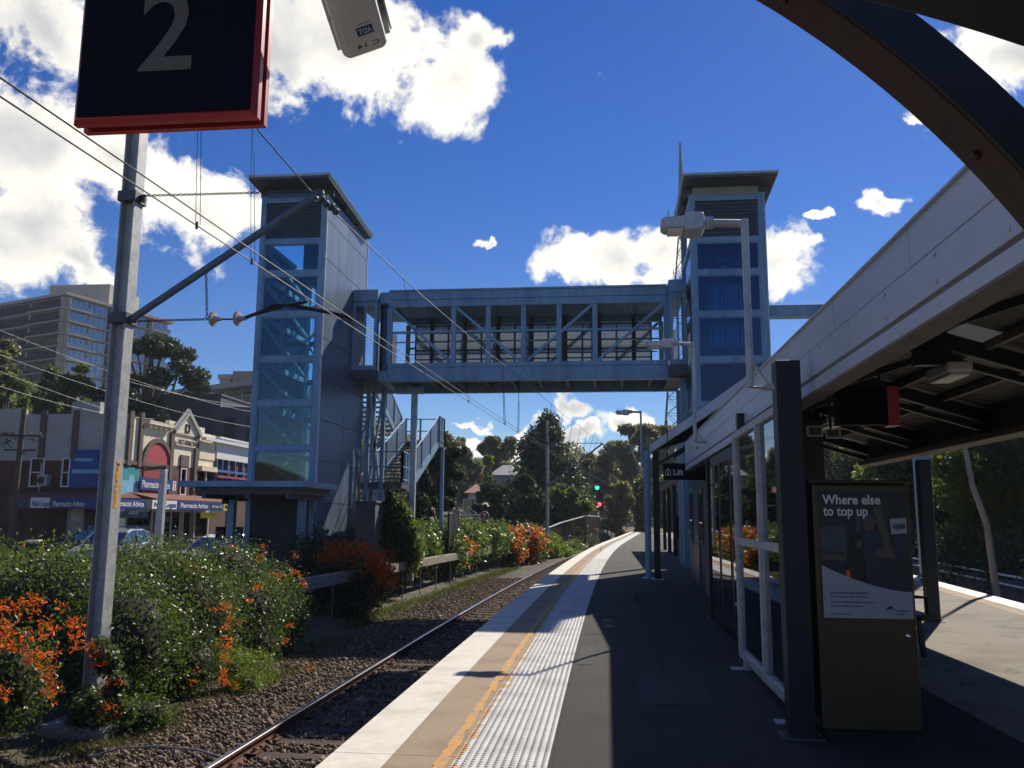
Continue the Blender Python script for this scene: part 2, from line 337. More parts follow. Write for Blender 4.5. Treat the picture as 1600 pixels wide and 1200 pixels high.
# ------------------------------------------------------------------ the line of the railway
def bend(Y):
    if Y < 8: return 0.
    if Y < 60: return .0006 * (Y - 8) ** 2
    return .0006 * 52 ** 2 + .0624 * (Y - 60)
def redge(Y): return 6.85 + .105 * max(0, min(Y, 45) - 9) + (bend(Y) - bend(45) if Y > 45 else 0)
YS = [-8, -4, 0, 2, 4, 6, 8] + list(range(10, 62, 2)) + list(range(64, 164, 4))
def strip(g, a, b, z, y0=-8, y1=150):
    """flat strip between offsets a and b (numbers or functions of Y)"""
    fa = a if callable(a) else (lambda Y: a + bend(Y)); fb = b if callable(b) else (lambda Y: b + bend(Y))
    ys = [y0] + [y for y in YS if y0 < y < y1] + [y1]; vs = []
    for y in ys: vs += [(fa(y), y, z), (fb(y), y, z)]
    return g.add(vs, [(2 * i, 2 * i + 1, 2 * i + 3, 2 * i + 2) for i in range(len(ys) - 1)])

def worn(name):   # hairline cracks, old gum spots and darker damp patches of a trodden surface
    nt = MT[name].node_tree; b = next(n for n in nt.nodes if n.type == 'BSDF_PRINCIPLED'); src = b.inputs['Base Color'].links[0].from_socket
    tc = nd(nt, 'ShaderNodeTexCoord')
    ns = nd(nt, 'ShaderNodeTexNoise'); ns.inputs['Scale'].default_value = 1.7; ns.inputs['Detail'].default_value = 5; nt.links.new(tc.outputs['Object'], ns.inputs['Vector'])
    va = nd(nt, 'ShaderNodeVectorMath', operation='ADD'); nt.links.new(tc.outputs['Object'], va.inputs[0]); nt.links.new(ns.outputs['Color'], va.inputs[1])
    vo = nd(nt, 'ShaderNodeTexVoronoi', feature='DISTANCE_TO_EDGE'); vo.inputs['Scale'].default_value = .55; nt.links.new(va.outputs[0], vo.inputs['Vector'])
    k = ramp(nt, vo.outputs[0], (.45, .45, .45), (1, 1, 1), .002, .008)
    m1 = nd(nt, 'ShaderNodeMix', data_type='RGBA', blend_type='MULTIPLY'); m1.inputs[0].default_value = 1; nt.links.new(src, m1.inputs[6]); nt.links.new(k, m1.inputs[7])
    v2 = nd(nt, 'ShaderNodeTexVoronoi'); v2.inputs['Scale'].default_value = 3.3; nt.links.new(tc.outputs['Object'], v2.inputs['Vector'])
    s2 = ramp(nt, v2.outputs['Distance'], (2.1, 2.1, 2.0), (1, 1, 1), .05, .075)
    m2 = nd(nt, 'ShaderNodeMix', data_type='RGBA', blend_type='MULTIPLY'); m2.inputs[0].default_value = .7; nt.links.new(m1.outputs[2], m2.inputs[6]); nt.links.new(s2, m2.inputs[7])
    nt.links.new(m2.outputs[2], b.inputs['Base Color'])
worn('asphalt'); worn('asphalt_pale')
# ------------------------------------------------------------------ sun and sky
SUN_AZ, SUN_EL = R(24), R(39)
sl = bpy.data.lights.new('sun', 'SUN'); sl.energy = 5; sl.angle = R(.5); sl.color = (1, .91, .77)
so = bpy.data.objects.new('sun', sl); COL.objects.link(so)
so.rotation_euler = Vector((-math.sin(SUN_AZ) * math.cos(SUN_EL), -math.cos(SUN_AZ) * math.cos(SUN_EL), -math.sin(SUN_EL))).to_track_quat('-Z', 'Y').to_euler()
W = bpy.data.worlds.new('World'); S.world = W; W.use_nodes = True
nt = W.node_tree; nt.nodes.clear()
def mth(op, a, b=None, c=None, clamp=False):
    n = nd(nt, 'ShaderNodeMath', operation=op); n.use_clamp = clamp
    for i, v in enumerate((a, b, c)):
        if v is None: continue
        if isinstance(v, (int, float)): n.inputs[i].default_value = v
        else: nt.links.new(v, n.inputs[i])
    return n.outputs[0]
def sstep(x, a, b):
    n = nd(nt, 'ShaderNodeMapRange', interpolation_type='SMOOTHSTEP'); nt.links.new(x, n.inputs[0]); n.inputs[1].default_value = a; n.inputs[2].default_value = b
    return n.outputs[0]
wo = nd(nt, 'ShaderNodeOutputWorld'); bg = nd(nt, 'ShaderNodeBackground'); nt.links.new(bg.outputs[0], wo.inputs[0]); bg.inputs[1].default_value = .05
sky = nd(nt, 'ShaderNodeTexSky', sky_type='NISHITA'); sky.sun_disc = False; sky.sun_elevation = SUN_EL; sky.sun_rotation = SUN_AZ; sky.air_density = 1.; sky.dust_density = .05; sky.ozone_density = 4.5; sky.altitude = 100
hs = nd(nt, 'ShaderNodeHueSaturation'); hs.inputs['Saturation'].default_value = 1.37; hs.inputs['Value'].default_value = 1.52; hs.inputs['Hue'].default_value = .518; nt.links.new(sky.outputs[0], hs.inputs['Color'])
tc = nd(nt, 'ShaderNodeTexCoord'); sp = nd(nt, 'ShaderNodeSeparateXYZ'); nt.links.new(tc.outputs['Generated'], sp.inputs[0])
az = mth('ARCTAN2', sp.outputs[0], sp.outputs[1]); el = mth('ARCSINE', sp.outputs[2])
ae = nd(nt, 'ShaderNodeCombineXYZ'); nt.links.new(az, ae.inputs[0]); nt.links.new(el, ae.inputs[1])
def noise(scale, detail, rough=.6, vec=None, dist=0.):
    n = nd(nt, 'ShaderNodeTexNoise'); n.inputs['Scale'].default_value = scale; n.inputs['Detail'].default_value = detail; n.inputs['Roughness'].default_value = rough; n.inputs['Distortion'].default_value = dist
    nt.links.new(vec or tc.outputs['Generated'], n.inputs['Vector']); return n
wrp = noise(7, 5, .6)
w1 = nd(nt, 'ShaderNodeVectorMath', operation='SUBTRACT'); nt.links.new(wrp.outputs['Color'], w1.inputs[0]); w1.inputs[1].default_value = (.5, .5, .5)
w2 = nd(nt, 'ShaderNodeVectorMath', operation='SCALE'); nt.links.new(w1.outputs[0], w2.inputs[0]); w2.inputs['Scale'].default_value = .16
w3 = nd(nt, 'ShaderNodeVectorMath', operation='ADD'); nt.links.new(ae.outputs[0], w3.inputs[0]); nt.links.new(w2.outputs[0], w3.inputs[1])
# each cloud: pixel where its middle stands in the photo and its half width and half height in photo pixels
CLOUDS = [(60, 235, 150, 130), (30, 370, 150, 105), (60, 30, 120, 75), (320, 325, 165, 70), (170, 280, 90, 60), (130, 420, 110, 40), (560, 70, 190, 110), (690, 130, 95, 95), (430, 110, 110, 80), (740, 60, 60, 45),
          (930, 405, 110, 62), (1020, 410, 90, 62), (1150, 400, 130, 62), (1225, 405, 65, 60), (1275, 390, 30, 16), (757, 405, 12, 14), (1362, 305, 44, 20), (1285, 342, 16, 9), (885, 630, 38, 24), (985, 648, 62, 22), (755, 656, 40, 10), (800, 690, 62, 17), (880, 668, 70, 12), (960, 700, 55, 20), (1080, 680, 40, 12),
          (1560, 90, 90, 75), (1600, 40, 80, 60), (1440, 155, 60, 20), (1405, 172, 22, 10), (-330, 200, 300, 160), (1960, 180, 200, 120), (700, 718, 160, 14), (980, 718, 120, 16)]
dm = None
for (x, y, a, b) in CLOUDS:
    d = (CM @ Vector(((x - 800) / 1350, -(y - 600) / 1350, -1))).normalized(); f = d.dot(CM @ Vector((0, 0, -1)))
    s_ = nd(nt, 'ShaderNodeVectorMath', operation='SUBTRACT'); nt.links.new(w3.outputs[0], s_.inputs[0]); s_.inputs[1].default_value = (math.atan2(d.x, d.y), math.asin(d.z), 0)
    q = max(.5, f); k = nd(nt, 'ShaderNodeVectorMath', operation='MULTIPLY'); nt.links.new(s_.outputs[0], k.inputs[0]); k.inputs[1].default_value = (1350 / (a * q) * max(.6, math.cos(math.asin(d.z))), 1350 / (b * q), 0)
    l = nd(nt, 'ShaderNodeVectorMath', operation='LENGTH'); nt.links.new(k.outputs[0], l.inputs[0])
    dm = l.outputs['Value'] if dm is None else mth('SMOOTH_MIN', dm, l.outputs['Value'], .25)
far = noise(2.3, 4, .55); fz = mth('MULTIPLY', sstep(mth('ABSOLUTE', az), .85, 1.1), mth('MULTIPLY', mth('SUBTRACT', far.outputs[0], .56), 7))
core = mth('MAXIMUM', mth('SUBTRACT', 1.0, dm), mth('SUBTRACT', fz, .35))
fine = noise(13, 12, .66, dist=.3); big = noise(5, 6, .6)
dens = mth('ADD', core, mth('MULTIPLY', mth('SUBTRACT', fine.outputs[0], .53), 2.3))
alpha = sstep(dens, -.06, .34)
shade = sstep(mth('ADD', mth('MULTIPLY', core, .9), mth('MULTIPLY', mth('SUBTRACT', big.outputs[0], .5), 2.6)), .25, 1.15)
cc = nd(nt, 'ShaderNodeMix', data_type='RGBA'); nt.links.new(shade, cc.inputs[0]); cc.inputs[6].default_value = (20.0, 19.2, 17.0, 1); cc.inputs[7].default_value = (11.0, 11.0, 11.2, 1)
mx = nd(nt, 'ShaderNodeMix', data_type='RGBA'); nt.links.new(alpha, mx.inputs[0]); nt.links.new(hs.outputs[0], mx.inputs[6]); nt.links.new(cc.outputs[2], mx.inputs[7]); nt.links.new(mx.outputs[2], bg.inputs[0])
S.view_settings.view_transform = 'Standard'; S.view_settings.look = 'None'; S.view_settings.gamma = 1; S.view_settings.exposure = .27
S.render.engine = 'CYCLES'
try:
    S.cycles.use_denoising = True; S.cycles.max_bounces = 8; S.cycles.transparent_max_bounces = 24; S.cycles.sample_clamp_indirect = 8
except Exception: pass
# ------------------------------------------------------------------ ground
def sm(a, b, x):
    t = min(1, max(0, (x - a) / (b - a))); return t * t * (3 - 2 * t)
STREET = -.55
def land(X, Y):
    x = X - bend(Y); r = X - redge(Y)
    z = -1.2
    z += sm(-6.2, -9.5, x) * (1.2 + STREET) if x < -6 else 0
    z += sm(-36, -90, x) * 16 + sm(-90, -160, x) * 16 if x < -36 else 0
    if r > 4: z += sm(4.6, 7, r) * 1.0 + sm(7, 40, r) * 9
    z += sm(120, 260, Y) * (9 if x > -36 else 3)
    return z
xs = sorted(set([-420, -300, -200, -160, -130, -110, -95, -80, -65, -50, -40, -36, -30, -25] + [i * .5 for i in range(-44, 60)] + [32, 36, 42, 50, 60, 80, 110, 160, 250, 420]))
ys = [-150, -60, -30] + list(range(-12, 60, 2)) + list(range(60, 150, 5)) + [150, 165, 180, 200, 220, 240, 270, 320, 420]
g = G()
rng = random.Random(3)
g.add([(x, y, land(x, y) + (rng.uniform(-.02, .02) if abs(x) < 30 else 0)) for y in ys for x in xs], [(j * len(xs) + i, j * len(xs) + i + 1, (j + 1) * len(xs) + i + 1, (j + 1) * len(xs) + i) for j in range(len(ys) - 1) for i in range(len(xs) - 1)])
struct(g.obj('ground', 'earth', smooth=True))
g = G(); g.box(-22.5, -12.5, -30, 120, STREET - .3, STREET + .012); struct(g.obj('road', 'road'))
g = G(); g.box(-25.2, -22.4, -30, 120, STREET - .3, STREET + .13); struct(g.obj('pavement', 'concrete', bevel=.01))
g = G(); g.box(-12.4, -9.6, 20, 40, STREET - .3, STREET + .05); struct(g.obj('forecourt', 'concrete'))
# ------------------------------------------------------------------ island platform
g = G(); ysp = [y for y in YS if y <= 110]
rings = [[(-1.75 + bend(y), y, -1.3), (-1.75 + bend(y), y, -.02), (redge(y) - .02, y, -.02), (redge(y) - .02, y, -1.3)] for y in ysp]
g.loft(rings); struct(g.obj('platform', 'concrete_dark'))
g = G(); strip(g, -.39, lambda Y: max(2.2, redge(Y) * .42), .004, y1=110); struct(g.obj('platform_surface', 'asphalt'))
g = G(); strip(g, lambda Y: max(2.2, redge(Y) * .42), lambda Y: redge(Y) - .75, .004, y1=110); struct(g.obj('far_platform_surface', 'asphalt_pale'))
g = G()
for y in range(-8, 110): 
    a, b = y, y + 1
    g.add([(-1.80 + bend(a), a, -.11), (-1.80 + bend(a), a, .008), (-1.40 + bend(a), a, .008), (-1.80 + bend(b), b, -.11), (-1.80 + bend(b), b, .008), (-1.40 + bend(b), b, .008)], [(0, 1, 4, 3), (1, 2, 5, 4)])
struct(g.obj('platform_edge_band', 'white_paint'))
g = G(); strip(g, -1.40, -.98, .006, y1=110); struct(g.obj('platform_coping', 'tan_concrete'))
g = G(); rng = random.Random(5)
y = -2.
while y < 42:   # worn painted line with ragged edges
    L = rng.uniform(.05, .22); a = -1.085 + bend(y) + rng.uniform(-.012, .012); b = -1.012 + bend(y) + rng.uniform(-.02, .014)
    if rng.random() < .992: g.add([(a, y, .010), (b, y, .010), (b + rng.uniform(-.008, .008) + bend(y + L) - bend(y), y + L, .010), (a + bend(y + L) - bend(y), y + L, .010)], [(0, 1, 2, 3)])
    y += L
struct(g.obj('platform_line', 'orange_paint'))
g = G(); strip(g, -.98, -.385, .010, y1=110); struct(g.obj('tactile_paving', 'tactile'))
g = G(); strip(g, lambda Y: redge(Y) - .75, lambda Y: redge(Y) - .42, .006, y1=110); struct(g.obj('far_platform_coping', 'tan_concrete'))
g = G(); strip(g, lambda Y: redge(Y) - .42, lambda Y: redge(Y) + .03, .010, y1=110); struct(g.obj('far_platform_edge_band', 'white_paint'))
# raised studs of the tactile paving
VV = []; FF = []; n = 0; rng = np.random.default_rng(4)
prof = [(.0165, 0), (.0115, .006)]; ang = np.arange(8) * math.pi / 4
for y in np.arange(3.4, 34, .05):
    for k in range(12):
        cx = -.955 + .0495 * k + bend(y)
        a = np.stack([cx + prof[0][0] * np.cos(ang), y + prof[0][0] * np.sin(ang), np.full(8, .0095)], 1); b = np.stack([cx + prof[1][0] * np.cos(ang), y + prof[1][0] * np.sin(ang), np.full(8, .0165)], 1)
        VV.append(a); VV.append(b)
V = np.concatenate(VV); base = np.arange(len(V) // 16) * 16
q = np.array([[i, (i + 1) % 8, 8 + (i + 1) % 8, 8 + i] for i in range(8)] + [[8, 9, 10, 11], [8, 11, 12, 15], [12, 13, 14, 15]])
F = (base[:, None, None] + q[None]).reshape(-1, 4)
g = G(); g.arrays(V, F); tag(g.obj('tactile_studs', 'tactile'), kind='structure')
# ------------------------------------------------------------------ track
g = G(); ysb = [y for y in YS if y <= 110]
rings = [[(-5.5 + bend(y), y, -1.3), (-5.3 + bend(y), y, -1.17), (-4.9 + bend(y), y, -1.15), (-1.72 + bend(y), y, -1.15), (-1.72 + bend(y), y, -1.3)] for y in ysb]
g.loft(rings); struct(g.obj('track_bed', 'gravel_bed'))
g = G(); rings = [[(redge(y) + .0, y, -1.3), (redge(y) + .0, y, -1.13), (redge(y) + 4.2, y, -1.13), (redge(y) + 4.5, y, -1.3)] for y in ysb]
g.loft(rings); struct(g.obj('far_track_bed', 'gravel_bed'))
RP = [(-.068, -.155), (-.068, -.143), (-.012, -.12), (-.009, -.048), (-.035, -.036), (-.035, -.006), (-.026, 0), (.026, 0), (.035, -.006), (.035, -.036), (.009, -.048), (.012, -.12), (.068, -.143), (.068, -.155)]
def rail(fx, label, y0, y1, group):
    g = G(); yy = [y for y in np.arange(y0, y1 + .1, 2.)]; n = len(RP)
    vs = [(fx(y) + a, y, -1.0 + b) for y in yy for a, b in RP]; g.v = vs
    for i in range(len(yy) - 1):
        for k in range(n):
            g.f.append((i * n + k, (i + 1) * n + k, (i + 1) * n + (k + 1) % n, i * n + (k + 1) % n)); g.m.append(0 if k in (5, 6, 7) else 1)
    return tag(g.obj('rail', ['steel_polished', 'rust']), label, 'rail', group)
rail(lambda y: -4.09 + bend(y), 'shiny steel rail running beside the hedge, outer rail of the near track', -6, 140, 'rails of the near track')
rail(lambda y: -2.62 + bend(y), 'inner rail of the near track, close below the platform edge', -6, 140, 'rails of the near track')
rail(lambda y: redge(y) + .95, 'inner rail of the far track, close below the sunlit far platform edge', 0, 110, 'rails of the far track')
rail(lambda y: redge(y) + 2.42, 'outer rail of the far track, next to the dark trees', 0, 110, 'rails of the far track')
g = G(); g.box(-.2, .2, -.12, .12, -.14, 0) if False else None
M('sleeper_wood', (.06, .036, .027), .9, var=.45, scale=9, bump=.4, stretch=(.4, 3, 3))
sl0 = thing('sleeper', 'rust stained sleeper half buried in the gravel under the near rails', 'sleeper', (0, 0, 0), 'sleepers of the near track')
G().box(-.98, 1.28, -.12, .12, -1.30, -1.125).obj('beam', 'sleeper_wood', sl0, .01)
for sx in (-.735, .735):
    g = G(); g.box(sx - .15, sx + .15, -.085, .085, -1.1115, -1.098)
    for s2 in (-1, 1): g.tube([(sx + s2 * .075, -.05, -1.098), (sx + s2 * .11, -.02, -1.06), (sx + s2 * .12, .03, -1.075), (sx + s2 * .06, .05, -1.09)], .011, 6)
    g.obj('rail_clip', 'rust', sl0)
for i in range(96):
    y = 6.2 + .62 * i; a = -math.atan2(bend(y + 1) - bend(y - 1), 2)
    if i == 0: o = sl0; o.location = (-3.355 + bend(y), y, 0)
    else: copy_tree(sl0, (-3.355 + bend(y), y, 0), a)
# loose stones of the ballast
def stones(name, n, area, size, seed, mat='stone'):
    rg = np.random.default_rng(seed)
    P = np.array([(0, 0, 1), (.9, 0, .1), (.25, .85, 0), (-.75, .5, .1), (-.7, -.55, -.1), (.3, -.85, .05), (0, 0, -1)], float)
    T = np.array([(0, 1, 2), (0, 2, 3), (0, 3, 4), (0, 4, 5), (0, 5, 1), (6, 2, 1), (6, 3, 2), (6, 4, 3), (6, 5, 4), (6, 1, 5)])
    pts = area(rg, n); n = len(pts)
    A = rg.normal(size=(n, 3, 3)); Q, _ = np.linalg.qr(A)
    sc = size * rg.lognormal(0, .38, (n, 1, 1)) * rg.uniform(.6, 1.2, (n, 1, 3))
    J = P[None] * rg.uniform(.75, 1.25, (n, 7, 1)) * sc
    V = np.einsum('nij,nkj->nki', Q, J) + pts[:, None, :]
    F = (np.arange(n)[:, None, None] * 7 + T[None]).reshape(-1, 3)
    g = G(); g.arrays(V.reshape(-1, 3), F)
    return tag(g.obj(name, mat), kind='stuff')
def ballast_area(rg, n):
    y = 5.5 + 34 * rg.random(n) ** 2.2; x = rg.uniform(-6.2, -1.85, n); x += np.where(y < 8, 0, .0006 * (np.maximum(y, 8) - 8) ** 2)
    dx = np.abs(x - np.where(y < 8, 0, .0006 * (np.maximum(y, 8) - 8) ** 2) + 4.09)
    k = (dx > .07); y = y[k]; x = x[k]
    return np.stack([x, y, -1.14 + rg.uniform(-.02, .03, len(x)) - np.where((np.abs((y - 6.2 + .31) % .62 - .31) < .13) & (x > -4.05 + .0006 * (np.maximum(y, 8) - 8) ** 2), .035, 0) - np.maximum(0, -5.1 - x) * .06], 1)
stones('ballast_stones', 70000, ballast_area, .025, 11)
m = MT['stone']; nt_ = m.node_tree; b_ = next(n for n in nt_.nodes if n.type == 'BSDF_PRINCIPLED')
ge = nd(nt_, 'ShaderNodeNewGeometry'); nt_.links.new(ramp(nt_, ge.outputs['Random Per Island'], (.045, .031, .022), (.29, .205, .14), 0, 1), b_.inputs['Base Color'])
g = G(); g.tube([(-5.75, 9.55, -1.12), (-5.5, 9.75, -1.07), (-5.1, 9.86, -1.06), (-4.6, 9.78, -1.065), (-4.2, 9.6, -1.09)], .012, 6)
tag(g.obj('cable', 'wire_pale'), 'thin pale cable lying across the brown gravel beside the rail', 'cable')

# repairs and service lids let into the platform asphalt
M('asphalt_patch', (.05, .05, .05), .9, var=.35, scale=60, bump=.6, bscale=200); M('asphalt_dark', (.02, .02, .021), .85, var=.35, scale=60, bump=.6, bscale=200)
g = G(); [g.add([(a, b, .0082), (c, b + .02, .0082), (c - .015, d, .0082), (a + .01, d - .03, .0082)], [(0, 1, 2, 3)]) for a, b, c, d in ((-.33, 9.5, -.16, 10.9), (-.3, 14.2, -.12, 14.7), (.25, 7.6, .9, 9.1))]; struct(g.obj('platform_patch', 'asphalt_patch'))
g = G(); [g.add([(a, b, .0078), (c, b, .0078), (c, d, .0078), (a, d, .0078)], [(0, 1, 2, 3)]) for a, b, c, d in ((-.36, 5.0, -.32, 60), (.55, 5.2, .58, 24), (-.3, 12.0, 1.3, 12.04), (.2, 16.5, 1.2, 18.4))]; struct(g.obj('platform_joint', 'asphalt_dark'))
M('lid_iron', (.09, .085, .08), .6, .5, var=.3, scale=20)
for x, y in ((.02, 12.9), (-.02, 13.6)):
    g = G(); g.box(x - .07, x + .07, y - .12, y + .12, .0045, .0105); struct(g.obj('service_lid', 'lid_iron'))
# ------------------------------------------------------------------ big platform number sign, its curved bracket and the camera beside it
X_, Y_, Z_ = (1, 0, 0), (0, 1, 0), (0, 0, 1)
def number_sign(name, label, x0, x1, z0, z1, y, digit, face=-1):
    t = thing(name, label, 'sign', ((x0 + x1) / 2, y, z0))
    def tray(ya, yb, mat, nm, inset):   # bevelled tray: wide rim at yb, narrower face at ya
        g = G(); i = inset
        r = [[(x0, yb, z0), (x1, yb, z0), (x1, yb, z1), (x0, yb, z1)], [(x0, ya + (yb - ya) * .35, z0), (x1, ya + (yb - ya) * .35, z0), (x1, ya + (yb - ya) * .35, z1), (x0, ya + (yb - ya) * .35, z1)], [(x0 + i, ya, z0 + i), (x1 - i, ya, z0 + i), (x1 - i, ya, z1 - i), (x0 + i, ya, z1 - i)]]
        g.loft(r); return g.obj(nm, mat, t)
    tray(y, y + .034, 'sign_red', 'rim', .012)
    tray(y + .098, y + .062, 'sign_red', 'rim', .012)
    g = G(); g.box(x0 + .012, x1 - .012, y + .03, y + .066, z0 + .012, z1 - .012); g.obj('core', 'black', t)
    for yf, s in ((y - .004, 1), (y + .102, -1)):
        g = G(); g.box(x0 + .018, x1 - .018, yf - .004, yf + .004, z0 + .018, z1 - .018); f = g.obj('face', 'sign_black', t, .002)
        if digit:
            g = G(); h = .262
            g.text(digit, h, ((x0 + x1) / 2 - s * (.085 + .005), yf - s * .0045, z0 + .155), (s, 0, 0), Z_, .002, width=.165, bold=.012); g.obj('digit', 'digit_grey', f)
    return t
ns = number_sign('platform_number_sign', 'black sign with grey 2 and red rims hanging at the upper left', -1.585, -1.01, 2.69, 3.25, 2.28, '2')
for x in (-1.45, -1.22):
    g = G(); g.tube([(x, 2.33, 3.2), (x, 2.33, 3.32)], .014, 8); g.obj('hanger', 'galv_dark', ns)
g = G(); cx, cz, r0, r1 = -1.08, .86, 2.5, 2.60
def arc(cx, cz, ra, rb, y0, y1, a0, a1, n):
    rings = []
    for i in range(n + 1):
        a = R(a0 + (a1 - a0) * i / n); c, s = math.cos(a), math.sin(a)
        rings.append([(cx + ra * c, y0, cz + ra * s), (cx + rb * c, y0, cz + rb * s), (cx + rb * c, y1, cz + rb * s), (cx + ra * c, y1, cz + ra * s)])
    return rings
br = thing('curved_bracket', 'dark red curved steel bracket sweeping across the upper right corner', 'bracket', (1.45, 2.06, 0))
g = G(); g.loft(arc(cx, cz, r0, r1, 2.0, 2.14, -19, 100, 60)); g.obj('beam', 'arch_maroon', br, .006)
g = G(); g.loft(arc(cx, cz, r0 + .004, r1 + .006, 1.988, 1.9995, -19, 100, 60)); g.obj('front_strip', 'black', br)  # thin black sheet colouring only the front side of the maroon beam
g = G()
for a in (38, 52): g.lathe([(.012, 0), (.012, .008), (.006, .012)], (cx + r0 * math.cos(R(a)), 2.07, cz + r0 * math.sin(R(a))), (-math.cos(R(a)), 0, -math.sin(R(a))), 8)
g.obj('bolt', 'arch_maroon', br)
g = G(); g.beam((-1.6, 2.33, 3.325), (-1.05, 2.33, 3.325), .04, .03); g.beam((-1.3, 2.33, 3.325), (-1.3, 2.08, 3.325), .05, .03); g.obj('sign_arm', 'arch_maroon', br)
b2 = thing('curved_bracket', 'black curved beam cutting the very top right corner, nearest to the viewer', 'bracket', (2.5, 1.5, 0))
g = G(); g.loft(arc(-.45, -.31, 3.0, 3.2, 1.5, 1.62, 7, 80, 50) + [[(-.2, 1.5, 2.7), (-.2, 1.5, 2.78), (-.2, 1.62, 2.78), (-.2, 1.62, 2.7)]]); g.obj('beam', 'dark_paint', b2, .008)
# security camera seen from below
vw = (CM @ Vector(((565 - 800) / 1350, -(40 - 600) / 1350, -1))).normalized(); ix = CM @ Vector((1, 0, 0)); ix = (ix - vw * ix.dot(vw)).normalized(); iy = ix.cross(vw).normalized()
ax = (vw * .57 + (ix * .24 - iy * .97).normalized() * .82).normalized()
fe = survey(568, 70, 2.6); up = (vw - ax * vw.dot(ax)).normalized(); up = (up - ix * .12).normalized(); up = (up - ax * up.dot(ax)).normalized(); sx = ax.cross(up).normalized()
cc_ = thing('security_camera', 'white security camera housing marked C14 pointing down beside the number sign', 'camera', fe)
mid = fe - ax * .21
def rbox(g, o, w, h, l, r=.02):   # rounded box along ax
    sec = []
    for k, (sxx, szz) in enumerate(((1, 1), (-1, 1), (-1, -1), (1, -1))):
        for j in range(5):
            a = math.pi / 2 * (k + j / 4); sec.append((sxx * (w - r) + r * math.cos(a), szz * (h - r) + r * math.sin(a)))
    g.loft([[o + sx * a * q + up * b * q + ax * d for a, b in sec] for q, d in ((.9, -l), (1, -l + .012), (1, l - .012), (.9, l))])
g = G(); rbox(g, mid, .076, .05, .21); g.obj('housing', 'plastic_white', cc_, smooth=False)
g = G(); g.frame(mid - ax * .02 + up * .06 + sx * .012, sx, ax, up, .095, .26, .006); g.frame(mid + sx * .104 + up * .03 - ax * .01, sx, ax, up, .003, .2, .03); g.obj('sun_shield', 'plastic_white', cc_, .002)
g = G(); g.lathe([(.008, 0), (.008, .016), (.004, .02)], mid + sx * .076 + up * .01 + ax * .1, sx, 8); g.lathe([(.006, 0), (.006, .012)], mid - sx * .076 + ax * .08, -sx, 8); g.obj('screw', 'galv', cc_)
un = mid - up * .0503
g = G(); g.text('C 14', .016, un + ax * .185 + sx * .05, -sx, -ax, .001, width=.075, bold=.01); g.obj('lettering', 'letter_dark', cc_)
g = G(); g.frame(un + ax * .125 + sx * .012 - up * .0005, sx, ax, up, .027, .015, .0006); lg = g.obj('logo', 'navy', cc_)
g = G(); g.text('ADT', .017, un + ax * .1335 + sx * .034 - up * .0013, -sx, -ax, .0008, width=.044, bold=.02); g.obj('logo_lettering', 'plastic_white', lg)
g = G(); g.text('Security', .006, un + ax * .1 + sx * .036, -sx, -ax, .001, width=.042); g.obj('logo_caption', 'letter_dark', lg)
g = G(); g.tube([mid + up * .07 - ax * .05, mid + up * .16 - ax * .05, (-.75, 2.2, 3.46), (-.78, 2.1, 3.44)], .016, 8); g.obj('arm', 'galv_dark', cc_)
# ------------------------------------------------------------------ near canopy over the platform
cp = thing('platform_canopy', 'long platform canopy with pale panelled fascia and dark ribbed underside', 'canopy', (3.3, 8, 0))
EX0, EX1, RX, RZ, CY0, CY1 = 1.55, 5.05, 3.3, 3.52, -1.5, 17.4
g = G(); y = CY0; k = 0
while y < CY1:
    y2 = min(CY1, y + 1.49); g.box(EX0 + random.uniform(-.002, .002), EX0 + .05, y + .006, y2 - .006, 2.806, 3.02); y = y2
y = CY0
while y < CY1:
    y2 = min(CY1, y + 4.47); g.box(EX0 - .003, EX0 + .05, y + .003, y2 - .003, 2.60, 2.80); y = y2
g.box(EX0 - .022, EX0 + .055, CY0, CY1, 3.02, 3.032)
g.obj('fascia', 'fascia', cp, .003)
g = G(); g.box(EX0 + .014, EX0 + .049, CY0 + .01, CY1 - .01, 2.61, 3.015); g.obj('fascia_backing', 'dark_paint', cp)
g = G(); [g.lathe([(.012, 0), (.01, .006)], (EX0 - .003, CY0 + .4 + .745 * i, z), (-1, 0, 0), 6) for i in range(25) for z in (2.64, 2.77)]; tag(g.obj('rivet', 'galv', cp), kind='stuff')
g = G(); g.box(EX0 + .006, EX0 + .05, CY0, CY1, 2.575, 2.6); g.obj('fascia_bead', 'soffit_brown', cp)
g = G(); g.box(EX0 - .001, EX0 + .05, CY0, CY1, 2.49, 2.573); g.obj('fascia_trim', 'fascia', cp, .003)
g = G(); g.box(EX0 + .002, EX0 + .15, CY0, CY1, 2.476, 2.489); g.obj('soffit', 'soffit_brown', cp)
g = G(); g.box(EX1 - .06, EX1 + .12, CY0, CY1, 2.58, 3.02); g.box(EX1 - .2, EX1 - .06, CY0, CY1, 2.58, 2.66); g.obj('far_fascia', 'soffit_brown', cp)
g = G()
def slope(x): return 2.98 + (RZ - 2.98) * ((x - EX0) / (RX - EX0) if x < RX else (EX1 - x) / (EX1 - RX))
def roofpanel(g, xa, xb, ya, yb, t=.03):
    za, zb = slope(xa), slope(xb); g.add([(xa, ya, za), (xb, ya, zb), (xb, yb, zb), (xa, yb, za), (xa, ya, za + t), (xb, ya, zb + t), (xb, yb, zb + t), (xa, yb, za + t)], [(0, 1, 2, 3), (7, 6, 5, 4), (0, 4, 5, 1), (1, 5, 6, 2), (2, 6, 7, 3), (3, 7, 4, 0)])
SKY = [(8.7, 9.7)]; KA, KB = 3.5, 4.0
